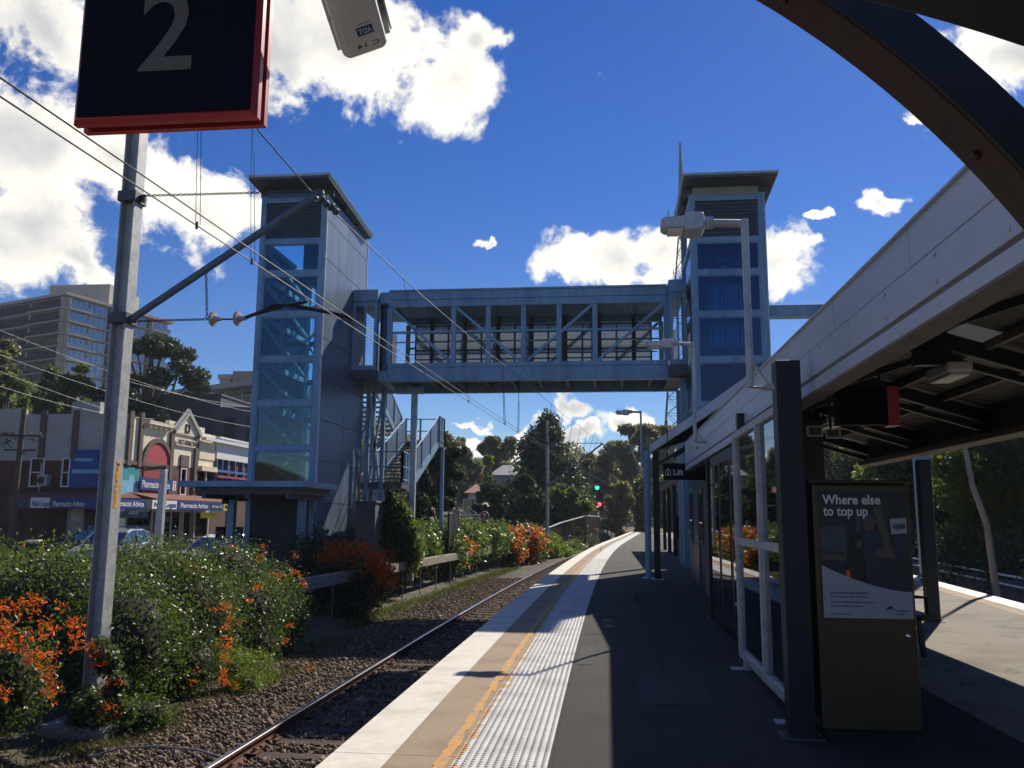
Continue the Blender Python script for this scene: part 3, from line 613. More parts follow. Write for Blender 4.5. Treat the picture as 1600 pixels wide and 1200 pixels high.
roofpanel(g, EX0 + .05, RX, CY0, CY1); roofpanel(g, RX + .001, KA, CY0, CY1); roofpanel(g, KB, EX1 - .06, CY0, CY1); roofpanel(g, KA + .001, KB - .001, CY0, SKY[0][0]); roofpanel(g, KA + .001, KB - .001, SKY[0][1], CY1)
g.obj('roof_sheet', 'roof_sheet', cp)
g = G(); roofpanel(g, KA + .005, KB - .005, SKY[0][0] + .004, SKY[0][1] - .004, .012); g.obj('skylight', 'skylight', cp)
y = 1.
while y < CY1:
    g = G(); g.beam((EX0 + .06, y, slope(EX0) - .12), (RX, y, RZ - .12), .09, .16); g.beam((RX, y, RZ - .12), (EX1 - .08, y, slope(EX1) - .12), .09, .16); g.box(RX - .16, RX + .16, y - .06, y + .06, RZ - .42, RZ - .06)
    g.beam((EX0 + .06, y, 2.66), (RX - .1, y, RZ - .34), .07, .07); g.beam((RX + .1, y, RZ - .34), (EX1 - .1, y, 2.7), .07, .07); g.obj('truss', 'dark_paint', cp); y += 2.7
for x in (2.05, 2.55, 3.85, 4.4):
    g = G(); z = slope(x) - .045; g.box(x - .03, x + .03, CY0, CY1, z - .055, z + .03); g.obj('purlin', 'soffit_brown', cp)
for (x, y) in ((1.36, 6.66), (1.53, 9.95), (1.64, 14.05), (4.98, 14.35), (4.98, 7.0), (4.98, 1.4)):
    hw = .09 if x < 1.5 or x > 2 else .065
    g = G(); g.box(x - hw, x + hw, y - hw, y + hw, 0.012, 2.49 if x > 2 else 2.72); p = g.obj('post', 'dark_paint', cp, .006)
    g = G(); g.box(x - hw - .05, x + hw + .05, y - hw - .03, y + hw + .03, .004, .018); 
    for a in (-hw - .03, hw + .03):
        for b in (-.04, .04): g.lathe([(.014, .02), (.014, .034), (.006, .04)], (x + a, y + b, 0), Z_, 6)
    g.obj('base_plate', 'galv_dark', p)
for y in (9.3, 14.2):   # strip lamps under the ridge
    lf = thing('ceiling_lamp', {9.3: 'white ceiling lamp under the canopy beside the bright skylight', 14.2: 'small white ceiling lamp farthest along under the canopy'}[y], 'ceiling lamp', (3.55, y, 2.95), 'lamps under the canopy')
    g = G(); g.box(3.42, 3.68, y - .3, y + .3, 3.02, 3.13); g.obj('housing', 'plastic_white', lf, .03); g = G(); g.box(3.45, 3.65, y - .27, y + .27, 2.985, 3.019); g.obj('diffuser', 'ceiling_lamp', lf, .01)
    g = G(); [g.tube([(3.5, y + s, 3.1), (3.5, y + s, 3.4)], .012, 6) for s in (-.2, .2)]; g.obj('hanger', 'dark_paint', lf)
s1 = thing('hanging_sign', 'black hanging sign with a red end under the canopy, above the ticket machine', 'sign', (2.0, 7, 2.3))
g = G(); g.box(1.8, 2.17, 6.93, 7.07, 2.27, 2.56); g.obj('panel', 'sign_black', s1, .006); g = G(); g.box(2.172, 2.262, 6.92, 7.08, 2.26, 2.57); g.obj('end_cap', 'sign_red', s1, .006)
g = G(); [g.tube([(x, 7.0, 2.55), (x, 7.0, 3.0)], .012, 6) for x in (1.9, 2.14)]; g.obj('hanger', 'dark_paint', s1)
def speaker(x, y, z, label):
    t = thing('loudspeaker', label, 'loudspeaker', (x, y, z), 'loudspeakers under the canopy')
    g = G(); g.loft([[(x + s * a, y + d, z + u * b) for a, b in ((-1, -1), (1, -1), (1, 1), (-1, 1))] for s, u, d in ((.04, .03, .16), (.075, .052, 0))]); g.obj('horn', 'plastic_white', t, .006)
    g = G(); g.box(x - .055, x + .055, y - .008, y - .002, z - .036, z + .036); g.obj('grille', 'galv_dark', t)
    g = G(); g.tube([(x, y + .1, z + .05), (x, y + .1, z + .62)], .014, 6); g.obj('stem', 'dark_paint', t)
speaker(1.95, 8.35, 2.36, 'small pale horn loudspeaker under the canopy just right of the dark post')
speaker(2.28, 9.0, 2.4, 'second pale loudspeaker under the canopy, farther from the post')
# ------------------------------------------------------------------ glazed wind screen
gs = thing('wind_screen', 'glazed wind screen with pale aluminium bars behind the dark canopy post', 'wind screen', (1.42, 8.2, 0))
sy0, sy1, zm = 6.8, 9.75, 1.27
def bars(name, boxes, mat='galv', par=gs):
    g = G(); [g.box(*b) for b in boxes]; return g.obj(name, mat, par, .004)
bars('frame', [(1.38, 1.46, sy0, sy0 + .06, .1, 2.47), (1.38, 1.46, sy1 - .06, sy1, .1, 2.47), (1.38, 1.46, sy0 + .06, sy1 - .06, 2.4, 2.47), (1.38, 1.46, sy0 + .06, sy1 - .06, .1, .18)])
bars('mullion', [(1.375, 1.455, 8.2, 8.27, .181, 2.399)]); bars('transom', [(1.383, 1.463, sy0 + .061, 8.199, zm, zm + .07), (1.383, 1.463, 8.271, sy1 - .061, zm, zm + .07)])
for ya, yb in ((sy0 + .062, 8.198), (8.272, sy1 - .062)):
    for za, zb in ((.182, zm - .002), (zm + .072, 2.398)):
        g = G(); g.box(1.417, 1.423, ya, yb, za, zb); g.obj('pane', 'glass_screen', gs)
for y in (7.1, 9.5):
    g = G(); g.box(1.395, 1.445, y - .04, y + .04, .012, .1); g.box(1.26, 1.5, y - .07, y + .07, .005, .014); g.obj('foot', 'galv', gs)
# ------------------------------------------------------------------ ticket machine with poster
km = thing('ticket_machine', 'tall dull metal ticket machine with a poster on its side facing the viewer', 'ticket machine', (2.0, 7.0, 0))
g = G(); g.box(1.50, 2.19, 6.62, 7.45, .06, 1.80); g.obj('cabinet', 'kiosk_metal', km, .02)
g = G(); [g.box(1.495, 1.5, y, y + .02, .3, .75) for y in (6.8, 6.86, 6.92, 6.98)]; g.obj('side_vent', 'black', km)
g = G(); g.lathe([(.016, 0), (.016, .006), (.006, .008)], (2.12, 6.62, .72), (0, -1, 0), 12); g.obj('lock', 'chrome', km)
for z in (.2, .76): g = G(); g.tube([(1.51, 6.615, z), (1.51, 6.615, z + .08)], .008, 8); g.obj('hinge', 'galv_dark', km)
g = G(); g.box(1.512, 2.178, 6.6185, 6.6195, .10, .79); g.obj('lower_door', 'kiosk_metal', km)
g = G(); g.box(1.54, 2.15, 6.68, 7.4, .005, .06); g.obj('plinth', 'black', km)
g = G(); g.box(1.47, 2.22, 6.60, 7.5, 1.802, 1.825); g.obj('cap', 'kiosk_metal', km, .008)
px0, px1, pz0, pz1, py = 1.545, 2.165, .84, 1.755, 6.616
g = G(); g.box(px0, px1, py, py + .003, pz0, pz1); po = g.obj('poster', 'poster_dark', km)
def flat(name, poly, mat, lay):
    g = G(); g.prism([(px0 + (px1 - px0) * a, pz0 + (pz1 - pz0) * b) for a, b in poly], (0, py - .0012 * lay, 0), X_, Z_, Y_, .001); return g.obj(name, mat, po)
flat('picture', [(.0, .7), (.0, .52), (.3, .5), (.3, .72)], 'poster_grey', 1); flat('picture', [(0, .5), (.3, .49), (.3, .44), (0, .45)], 'poster_beige', 1)
flat('picture', [(.62, .86), (.70, .86), (.84, .46), (.74, .46)], 'poster_beige', 1); flat('picture', [(.42, .8), (.46, .8), (.46, .66), (.42, .66)], 'poster_grey', 1)
flat('picture', [(.8, .77), (.985, .78), (.985, .66), (.81, .65)], 'poster_white', 1); flat('picture', [(.81, .645), (.985, .655), (.985, .5), (.84, .49)], 'poster_blue', 1)
def blob(cx, cy, rx, ry, n=18): return [(cx + rx * math.cos(2 * math.pi * i / n), cy + ry * math.sin(2 * math.pi * i / n)) for i in range(n)]
flat('picture', [(.47, .64), (.52, .68), (.64, .66), (.68, .6), (.7, .5), (.66, .3), (.5, .3)], 'poster_blue', 2); flat('picture', blob(.555, .725, .06, .055), 'poster_skin', 3); flat('picture', [(.5, .74), (.53, .79), (.6, .795), (.645, .76), (.64, .72), (.61, .745), (.56, .76)], 'poster_grey', 4)
flat('picture', [(.6, .5), (.66, .54), (.82, .5), (.82, .475), (.66, .475)], 'poster_skin', 3); flat('picture', [(.28, .32), (.3, .5), (.37, .55), (.46, .52), (.5, .44), (.5, .26)], 'black', 5); flat('picture', blob(.43, .585, .045, .05), 'poster_skin', 6)
flat('picture', [(.34, .56), (.35, .62), (.4, .655), (.46, .64), (.45, .61), (.41, .59), (.39, .54)], 'black', 7); flat('picture', [(.27, .36), (.31, .38), (.33, .3), (.28, .3)], 'flower', 6)
cur = [(0, .405)] + [(t, .405 - .20 * (1 - (1 - t) ** 1.7)) for t in [i / 14 for i in range(1, 15)]]
flat('caption_panel', [(0, 0), (1, 0)] + cur[::-1], 'poster_white', 8)
g = G(); W_ = px1 - px0; H_ = pz1 - pz0
g.text('Where else', .068, (px0 + .05 * W_, py - .003, pz0 + .885 * H_), X_, Z_, .001, width=.66 * W_, bold=.022); g.text('to top up', .068, (px0 + .05 * W_, py - .003, pz0 + .795 * H_), X_, Z_, .001, width=.51 * W_, bold=.022); g.obj('headline', 'letter_white', po)
g = G(); g.text('opal', .05, (px0 + .83 * W_, py - .004, pz0 + .695 * H_), X_, Z_, .001, width=.13 * W_, bold=.015); g.obj('logo_lettering', 'letter_dark', po)
g = G()
for i, (s_, z_) in enumerate((('Selected retailers including', .185), ('Woolworths and 7-Eleven.', .155), ('You can also set up so you are', .115), ('always ready to travel.', .085))): g.text(s_, .017, (px0 + .08 * W_, py - .0105, pz0 + z_ * H_), X_, Z_, .001)
g.text('transportnsw.info', .013, (px0 + .08 * W_, py - .0105, pz0 + .025 * H_), X_, Z_, .001); g.text('Transport', .016, (px0 + .8 * W_, py - .0105, pz0 + .055 * H_), X_, Z_, .001); g.text('for NSW', .012, (px0 + .8 * W_, py - .0105, pz0 + .03 * H_), X_, Z_, .001)
g.prism([(0, 0), (.02, .03), (.045, .035), (.07, 0), (.05, .012), (.03, .012)], (px0 + .69 * W_, py - .0105, pz0 + .06 * H_), X_, Z_, Y_, .001); g.obj('caption', 'letter_dark', po)
# dark bench beyond the machine, end on
bn = thing('bench', 'dark slatted bench beyond the ticket machine, seen end on', 'bench', (3.75, 11, 0))
def bench_at(t, x, y0, y1):
    g = G(); [g.beam((x + .02 + .11 * i, y0, .46), (x + .02 + .11 * i, y1, .46), .09, .03) for i in range(4)]; g.obj('seat', 'dark_paint', t)
    g = G(); [g.beam((x - .05 - .045 * i, y0, .56 + .12 * i), (x - .05 - .045 * i, y1, .56 + .12 * i), .03, .09) for i in range(3)]; g.obj('backrest', 'dark_paint', t)
    for y in (y0 + .06, y1 - .06):
        g = G(); g.beam((x + .3, y, .004), (x + .26, y, .44), .05, .05); g.beam((x - .02, y, .004), (x - .16, y, .9), .05, .06); g.beam((x + .0, y, .43), (x + .38, y, .43), .05, .04); g.obj('leg', 'black', t)
        g = G(); g.tube([(x - .1, y, .66), (x + .2, y, .67), (x + .36, y, .66), (x + .37, y, .45)], .022, 8); g.obj('armrest', 'black', t)
bench_at(bn, 3.28, 10.6, 12.4)
# ------------------------------------------------------------------ lamps on the canopy posts
def platform_lamp(x, y, z, zb, hx, label):
    t = thing('platform_lamp', label, 'lamp', (x, y, zb), 'lamps along the platform edge of the canopy')
    g = G(); g.tube([(x + .17, y + .04, zb), (x, y, zb), (x, y, z), ], .028, 10); g.beam((x, y, zb + .22), (x + .13, y + .03, zb + .02), .03, .02); g.obj('pole', 'galv', t)
    g = G(); g.tube([(x + .02, y, z - .035), (x - .3, y, z - .02)], .03, 10); g.lathe([(.045, 0), (.05, .05), (.045, .1)], (x - .33, y, z - .02), (1, 0, 0), 10); g.obj('arm', 'galv', t)
    a, b = hx, x - .3
    g = G(); m_ = a + (b - a) * .55
    g.loft([[(q, y + s * w, z - .03 + h * k) for s, k in ((-1, -.5), (1, -.5), (1, .4), (-1, .4))] for q, w, h in ((a, .075, .07), (a + .03, .095, .1), (m_ - .01, .1, .1), (m_, .12, .15), (b - .02, .12, .15), (b, .06, .1))]); g.obj('lamp_head', 'galv', t, .012)
    g = G(); g.box(a + .05, m_ - .02, y - .08, y + .08, z - .096, z - .082); g.obj('diffuser', 'ceiling_lamp', t)
    g = G(); [g.tube([(a + .06 + .05 * i, y, z), (a + .06 + .05 * i, y, z + .09)], .003, 4) for i in range(6)]; g.obj('bird_spike', 'galv_dark', t)
platform_lamp(1.06, 6.45, 3.79, 2.50, .43, 'nearest platform lamp with bird spikes on a bent pole, before the right lift tower')
platform_lamp(1.37, 13.6, 4.30, 2.72, .64, 'second platform lamp along, seen against the right end of the footbridge')
platform_lamp(.93, 23.4, 4.42, 2.9, .26, 'farthest platform lamp, small against the sky under the footbridge')
# ------------------------------------------------------------------ lift canopy further along, its posts and hanging sign
lc = thing('lift_canopy', 'higher canopy before the right lift tower with slanting white eave', 'canopy', (2.5, 17, 0))
A, B = (2.05, 10.9), (1.13, 23.2)
def lz(x): return 3.42 + .33 * (x - 1.5)
def lcp(x, y, dz): return (x, y, (3.46 if x < 3 else 4.55) + dz)
g = G(); g.loft([[lcp(A[0] + .04, A[1], -.04), lcp(5, A[1], -.04), lcp(5, A[1], .02), lcp(A[0] + .04, A[1], .02)], [lcp(B[0] + .04, B[1], -.08), lcp(5, B[1], -.04), lcp(5, B[1], .02), lcp(B[0] + .04, B[1], -.02)]]); g.obj('roof_sheet', 'roof_sheet', lc)
g = G(); g.loft([[(A[0], A[1], 3.33), (A[0] + .04, A[1], 3.33), (A[0] + .04, A[1], 3.52), (A[0], A[1], 3.52)], [(B[0], B[1], 3.27), (B[0] + .04, B[1], 3.27), (B[0] + .04, B[1], 3.47), (B[0], B[1], 3.47)]]); g.beam((A[0], A[1] - .02, 3.43), (5, A[1] - .02, 4.55), .04, .19); g.obj('fascia', 'fascia', lc, .004)
for i in range(5):
    y = 11.6 + i * 2.7; x = A[0] + (B[0] - A[0]) * (y - A[1]) / (B[1] - A[1])
    g = G(); g.beam((x + .06, y, 3.33), (4.9, y, 4.44), .08, .12); g.beam((x + .1, y, 2.9), (x + 1.2, y, 3.62), .06, .06); g.obj('rafter', 'dark_paint', lc)
for (x, y, r, m_) in ((1.07, 23.4, .085, 'galv_blue'), (1.28, 23.0, .08, 'dark_paint')):
    g = G(); g.tube([(x, y, .004), (x, y, 3.36)], r, 12) if m_ == 'galv_blue' else g.box(x - r, x + r, y - r, y + r, .004, 3.3); p = g.obj('post', m_, lc)
    g = G(); g.box(x - .16, x + .16, y - .16, y + .16, .004, .018); g.obj('base_plate', 'galv', p)
ls = thing('lift_sign', 'black hanging sign reading Lift under the far canopy', 'sign', (1.6, 18.4, 2.45))
a, b = survey(1036, 724, 18.4), survey(1087, 750, 18.4)
g = G(); g.box(a.x, b.x + .25, 18.36, 18.44, b.z, a.z); f = g.obj('panel', 'sign_black', ls, .005)
g = G(); g.text('Lift', .115, (a.x + .2, 18.359, b.z + .1), X_, Z_, .002, bold=.01); g.obj('lettering', 'letter_white', f)
g = G(); [g.box(*q) for q in ((a.x + .04, a.x + .15, 18.354, 18.359, b.z + .09, b.z + .1), (a.x + .04, a.x + .15, 18.354, 18.359, b.z + .19, b.z + .2), (a.x + .04, a.x + .05, 18.354, 18.359, b.z + .1, b.z + .19), (a.x + .14, a.x + .15, 18.354, 18.359, b.z + .1, b.z + .19))]
g.prism([(0, 0), (.05, 0), (.025, .03)], (a.x + .07, 18.354, b.z + .215), X_, Z_, Y_, .005); g.lathe([(.012, 0), (.012, .005)], (a.x + .095, 18.354, b.z + .165), Y_, 10); g.box(a.x + .085, a.x + .105, 18.354, 18.359, b.z + .11, b.z + .15); g.obj('lift_symbol', 'letter_white', f)
g = G(); [g.tube([(x, 18.4, a.z), (x, 18.4, 3.6)], .012, 6) for x in (a.x + .1, b.x)]; g.obj('hanger', 'dark_paint', ls)
a, b = survey(1089, 671, 15), survey(1108, 702, 15)
rs = thing('platform_number_sign', 'small red sign with a white figure under the fascia by the lift canopy', 'sign', (a.x, 15, b.z))
g = G(); g.box(a.x, a.x + .05, 14.9, 15.3, b.z, a.z); f = g.obj('panel', 'sign_red', rs, .006); g = G(); g.box(a.x - .004, a.x, 14.96, 15.24, b.z + .06, a.z - .06); g.obj('face', 'letter_white', f)
g = G(); g.box(a.x + .05, 1.6, 15.08, 15.12, a.z - .1, a.z - .06); g.obj('arm', 'dark_paint', rs)
# ------------------------------------------------------------------ station building and things under the roofs
sb = thing('station_building', 'dark station building under the canopies with panelled doors', 'building', (3.3, 18, 0))
g = G(); g.box(2.05, 3.05, 12.6, 21.4, .004, 2.92); g.obj('wall', 'cladding_dark', sb)
for i, y in enumerate((13.2, 15.4, 17.6, 19.8)):
    g = G(); g.box(2.02, 2.05, y, y + 1.1, .01, 2.2); d = g.obj('door', 'navy' if i % 2 else 'soffit_brown', sb, .004); g = G(); g.tube([(2.0, y + .12, .95), (2.0, y + .12, 1.2)], .012, 6); g.obj('handle', 'chrome', d)
    g = G(); g.box(2.015, 2.05, y + 1.3, y + 1.95, 1.0, 2.2); w_ = g.obj('window', 'galv_dark', sb); g = G(); g.box(2.008, 2.015, y + 1.35, y + 1.9, 1.05, 2.15); g.obj('pane', 'glass_dark', w_)
ad = thing('advertising_case', 'glossy black advertising case standing behind the wind screen', 'advertising case', (1.6, 11, 0))
g = G(); g.box(1.56, 1.70, 10.15, 13.4, .12, 2.45); g.obj('case', 'black', ad, .01)
for y in (10.3, 11.4, 12.5):
    g = G(); g.box(1.552, 1.559, y, y + .85, .3, 2.3); g.obj('pane', 'glass_dark', ad)
g = G()
for (y, z, h) in ((10.45, 1.72, .05), (10.45, 1.62, .05), (10.6, 1.0, .05), (10.6, .9, .06), (10.7, .5, .04)): g.box(1.546, 1.5505, y, y + .4, z, z + h)
g.prism([(.1, 1.35), (.2, 1.5), (.26, 1.36), (.36, 1.52), (.4, 1.34), (.5, 1.45), (.46, 1.2), (.3, 1.08), (.16, 1.18)], (1.546, 10.5, 0), Y_, Z_, X_, .003); g.obj('print', 'poster_white', ad)
bi = thing('locker', 'squat dark locker with a sloping silver top in front of the lift', 'locker', (2.4, 22.7, 0))
g = G(); g.box(2.14, 2.78, 22.2, 23.2, .004, 1.18); g.obj('cabinet', 'dark_paint', bi, .01); g = G(); g.prism([(0, 0), (.7, .0), (.7, .2), (0, .05)], (2.12, 22.18, 1.182), X_, Z_, Y_, 1.04); g.obj('lid', 'galv', bi); g = G(); g.box(2.125, 2.139, 22.3, 22.8, .9, 1.12); g.obj('panel', 'tin_red', bi)
c3_ = thing('platform_shelter', 'low dark platform shelter beyond the lift tower', 'shelter', (4, 38, 0))
g = G(); g.box(2.7, 6.2, 31, 46, 3.0, 3.15); g.obj('roof', 'roof_sheet', c3_)
for i in range(5):
    for x in (2.9, 5.8):
        g = G(); g.box(x - .08, x + .08, 31.5 + 3.4 * i - .08, 31.5 + 3.4 * i + .08, .004, 3.0); g.obj('post', 'dark_paint', c3_)
vm = thing('vending_machine', 'dark red vending machine far along the platform', 'vending machine', (3.0, 40, 0))
g = G(); g.box(3.0, 3.35, 40, 40.8, .02, 1.75); g.obj('cabinet', 'red_paint', vm, .02); g = G(); g.box(3.05, 3.3, 39.985, 40, .7, 1.7); g.obj('window', 'glass_dark', vm)
# pigeon near the sunlit far edge
pg_ = survey(1446, 921, 21.); pgx, pgy = pg_.x, 21.0
pn = thing('pigeon', 'grey pigeon standing on the sunlit far platform edge', 'bird', (pgx, pgy, 0.01))
g = G(); prof_ = [(-.17, .135, .012, .008), (-.12, .14, .03, .016), (-.07, .15, .05, .042), (0, .165, .058, .062), (.06, .185, .05, .06), (.095, .215, .032, .04), (.11, .25, .024, .026), (.125, .275, .027, .026), (.15, .28, .018, .018), (.165, .276, .007, .006), (.185, .268, .003, .003)]
g.loft([[(pgx - x, pgy + b * math.cos(2 * math.pi * k / 10), .01 + z + c * math.sin(2 * math.pi * k / 10)) for k in range(10)] for x, z, b, c in prof_]); g.obj('body', 'pigeon_grey', pn, smooth=True)
for s in (-1, 1):
    g = G(); g.tube([(pgx - .01, pgy + s * .025, .12), (pgx - .005, pgy + s * .025, .06), (pgx - .01, pgy + s * .027, .018)], .006, 6); [g.tube([(pgx - .01, pgy + s * .027, .018), (pgx - .045, pgy + s * .027 + d, .013)], .003, 4) for d in (-.02, 0, .02)]; g.obj('leg', 'red_paint', pn)
    g = G(); g.loft([[(pgx - x, pgy + s * (b + .004), z + .01) for x, z in ((x0 - .02, z0), (x0 + .02, z0 + .03), (x0 + .0, z0 + .05))] for x0, z0, b in ((-.1, .125, .032), (-.03, .13, .056), (.05, .15, .05))]); g.obj('wing', 'pigeon_grey', pn)
# ------------------------------------------------------------------ lift towers
LV = [11.36, 10.02, 8.98, 7.68, 6.28, 4.92, 3.57, 2.40]   # beam heights
def tower(name, label, x0, x1, y0, y1, left):
    t = thing(name, label, 'lift tower', ((x0 + x1) / 2, (y0 + y1) / 2, 0))
    zb = STREET if left else .004
    c = .17
    for (x, y) in ((x0, y0), (x1 - c, y0), (x0, y1 - c), (x1 - c, y1 - c)):
        g = G(); g.box(x, x + c, y, y + c, zb, 11.5); g.obj('corner_post', 'galv_blue', t, .008)
    for z in LV:   # ring beams
        g = G(); g.box(x0 + c + .001, x1 - c - .001, y0 + .012, y0 + .15, z - .085, z + .085); g.box(x0 + .012, x0 + .15, y0 + c + .001, y1 - c - .001, z - .085, z + .085)
        g.obj('ring_beam', 'galv_blue', t, .006)
    g = G(); n = 9
    for i in range(n): g.frame((( x0 + x1) / 2, y0 + .08, LV[1] + .15 + (LV[0] - LV[1] - .3) * (i + .5) / n), X_, (0, .8, -.6), (0, .6, .8), (x1 - x0) / 2 - c - .05, .075, .008)
    g.box(x0 + c, x1 - c, y0 + .15, y0 + .17, LV[1] + .09, LV[0] - .09)
    g.obj('louvre', 'louvre', t)
    low = 7 if left else 5
    for i in range(1, low):
        za, zc = LV[i + 1] + .09, LV[i] - .09
        if not left and i == 4: pass
        g = G(); g.box(x0 + c + .045, x1 - c - .045, y0 + .07, y0 + .082, za + .03, zc - .03); g.obj('pane', 'glass_tower' if left else 'glass_blue', t)
        g = G(); g.box(x0 + c + .001, x0 + c + .045, y0 + .03, y0 + .12, za, zc); g.box(x1 - c - .045, x1 - c - .001, y0 + .03, y0 + .12, za, zc); g.box(x0 + c + .046, x1 - c - .046, y0 + .03, y0 + .12, za, za + .03); g.box(x0 + c + .046, x1 - c - .046, y0 + .03, y0 + .12, zc - .03, zc); g.obj('pane_frame', 'galv_blue', t)
        g = G(); g.box(x0 + .07, x0 + .082, y0 + c + .01, y1 - c - .01, za, zc); g.obj('side_pane', 'glass_clear' if left else 'glass_blue', t)
    # cladding panels on the right hand wall, in real sheets with open joints
    g = G(); zz = [zb, .7, 1.95, 3.2, 4.45, 5.7, 6.95, 8.2, 9.45, 10.7, 11.5]; ym = (y0 + y1) / 2
    for a, b in zip(zz[:-1], zz[1:]):
        for ya, yb in ((y0 + .03, ym), (ym, y1 - .03)): g.box(x1 + .002, x1 + .032, ya + .011, yb - .011, a + .011, b - .011)
    g.obj('cladding', 'cladding', t)
    g = G(); g.box(x1 - .02, x1 + .008, y0 + .03, y1 - .03, zb, 11.48); g.obj('cladding_backing', 'dark_paint', t)
    g = G(); g.box(x1 + .0, x1 + .045, y0 - .012, y0 + .028, zb + 2.2, 11.5); g.box(x1, x1 + .045, y1 - .028, y1 + .012, zb + 2.2, 11.5); g.obj('edge_trim', 'galv', t)
    if left:
        g = G(); g.box(x1 - .95, x1 - .03, y1 - .12, y1 - .02, zb, 11.4); g.box(x0 + .9, x0 + .98, y1 - .15, y1 - .05, 2.4, 11.3); g.obj('back_wall', 'cladding_dark', t)
        for i in range(1, 7):
            za, zc = LV[i + 1], LV[i]; g = G(); g.box(x0 + c, x1 - .95, y1 - .13, y1 - .03, zc - .1, zc + .08); g.obj('ring_beam', 'galv_dark', t)
            g = G(); g.box(x0 + c + .02, x1 - .97, y1 - .09, y1 - .08, za + .09, zc - .11); g.obj('back_pane', 'glass_clear', t)
            g = G(); g.beam((x0 + .1, y0 + .3, zc - .15), (x0 + .1, y1 - .3, za + .15) if i % 2 else (x0 + .1, y1 - .3, za + .2), .1, .1); g.beam((x0 + .12, y1 - .2, zc - .1), (x1 - 1., y1 - .2, za + .1), .08, .08) if i % 2 else g.beam((x0 + .12, y1 - .2, za + .1), (x1 - 1., y1 - .2, zc - .1), .08, .08); g.obj('brace', 'galv_blue', t)
        g = G(); [g.box(x1 - .55, x1 - .48, y, y + .1, .1, 11.2) for y in (y0 + .9, y1 - 1.2)]; g.obj('guide_rail', 'galv_dark', t)
        g = G(); g.box(x0 + 1.15, x1 - .3, y0 + .8, y1 - .7, 9.0, 11.1); g.obj('lift_machine', 'cladding_dark', t)
        g = G(); g.box(x0 + .05, x1 - .05, y0 + .03, y0 + .1, zb, 2.32); g.obj('base_panel', 'cladding_dark', t)
    else:
        g = G(); g.box(x0 + .19, x1 - .03, y0 + .9, y0 + .95, .1, 11.4); g.obj('inner_wall', 'navy', t)
        for (za, zc) in ((LV[3] + .1, LV[2] - .15), (LV[4] + .55, LV[3] - .15)):
            g = G()
            for xx in (.62, .98, 1.42, 1.56): g.box(x0 + xx, x0 + xx + .07, y0 + .84, y0 + .895, za, zc)
            g.obj('door_frame', 'galv', t)
            g = G(); g.box(x0 + .72, x0 + .95, y0 + .86, y0 + .895, za, zc); g.box(x0 + 1.1, x0 + 1.4, y0 + .86, y0 + .895, za + .1, zc); g.obj('lift_door', 'sky_paint', t)
        g = G(); rr = random.Random(2)
        for i in range(12): a = x0 + .4 + rr.random() * 1.4; b = LV[2] + .2 + rr.random() * .4; g.box(a, a + .05 + .2 * rr.random(), y0 + .8, y0 + .895, b, b + .03 + .05 * rr.random())
        g.obj('lift_machine', 'galv', t)
        g = G()
        for a, b in zip((.02, 1.2, 2.5, 3.75, 5.0), (1.2, 2.5, 3.75, 5.0, 6.18)): g.box(x0 + c + .002, x1 - c - .002, y0 + .04, y0 + .09, a + .01, b - .01); g.box(x0 + .04, x0 + .09, y0 + c, y1 - c, a + .01, b - .01)
        g.obj('base_panel', 'navy', t)
    # clerestory and thin overhanging roof, tipped a little to the back
    g = G(); g.box(x0 + .12, x1 - .12, y0 + .12, y1 - .1, 11.45, 11.78); g.obj('clerestory', 'cream_grey' if not left else 'cladding', t)
    rx0, rx1, ra, rb = (x0 - .2, x1 + .26, y0 - .65, y1 - .25) if left else (x0 - .22, x1 + .36, y0 - .6, y1 + .3)
    d = -.32
    def rp(x, y, z): return (x, y, z + d * (y - ra) / (rb - ra))
    g = G(); g.loft([[rp(rx0 + .02, y, 11.80), rp(rx1 - .02, y, 11.80), rp(rx1 - .02, y, 11.868), rp(rx0 + .02, y, 11.868)] for y in (ra + .02, rb - .02)]); g.obj('soffit', 'galv_dark', t)
    g = G(); g.loft([[rp(rx0, y, 11.87), rp(rx1, y, 11.87), rp(rx1 + .04, y, 11.95), rp(rx0 - .04, y, 11.95)] for y in (ra, rb)]); g.obj('roof', 'galv', t, .01)
    g = G(); g.loft([[rp(x, y, 11.785), rp(x, y, 11.797)] + [] for x in ()]) if False else None
    g = G(); [g.beam((rx0 + .1, y0 + .2 + k * (y1 - y0 - .4) / 3, 11.62), (rx1 - .1, y0 + .2 + k * (y1 - y0 - .4) / 3, 11.62), .08, .2) for k in range(4)]; g.obj('roof_beam', 'galv_dark', t)
    return t
LX0, LX1, LY0, LY1 = -10.72, -8.6, 25.0, 29.6
tl = tower('lift_tower', 'left lift tower with see-through glazed front and grey panelled side', LX0, LX1, LY0, LY1, True)
tr = tower('lift_tower', 'right lift tower with dark blue glass, rising behind the platform canopies', 2.62, 4.86, 26.0, 29.2, False)
g = G(); a = survey(1190, 487, 26.2); g.box(4.875, 9.5, 26.1, 26.5, a.z - .18, a.z + .18); tag(g.obj('steel_beam', 'galv_blue', bevel=.01), 'grey steel beam running right from the right lift tower over the canopy', 'beam')
g = G(); g.box(8.9, 9.3, 26.15, 26.45, -1.0, a.z - .185); tag(g.obj('steel_column', 'galv_blue'), 'steel column under the right end of the grey steel beam', 'column')
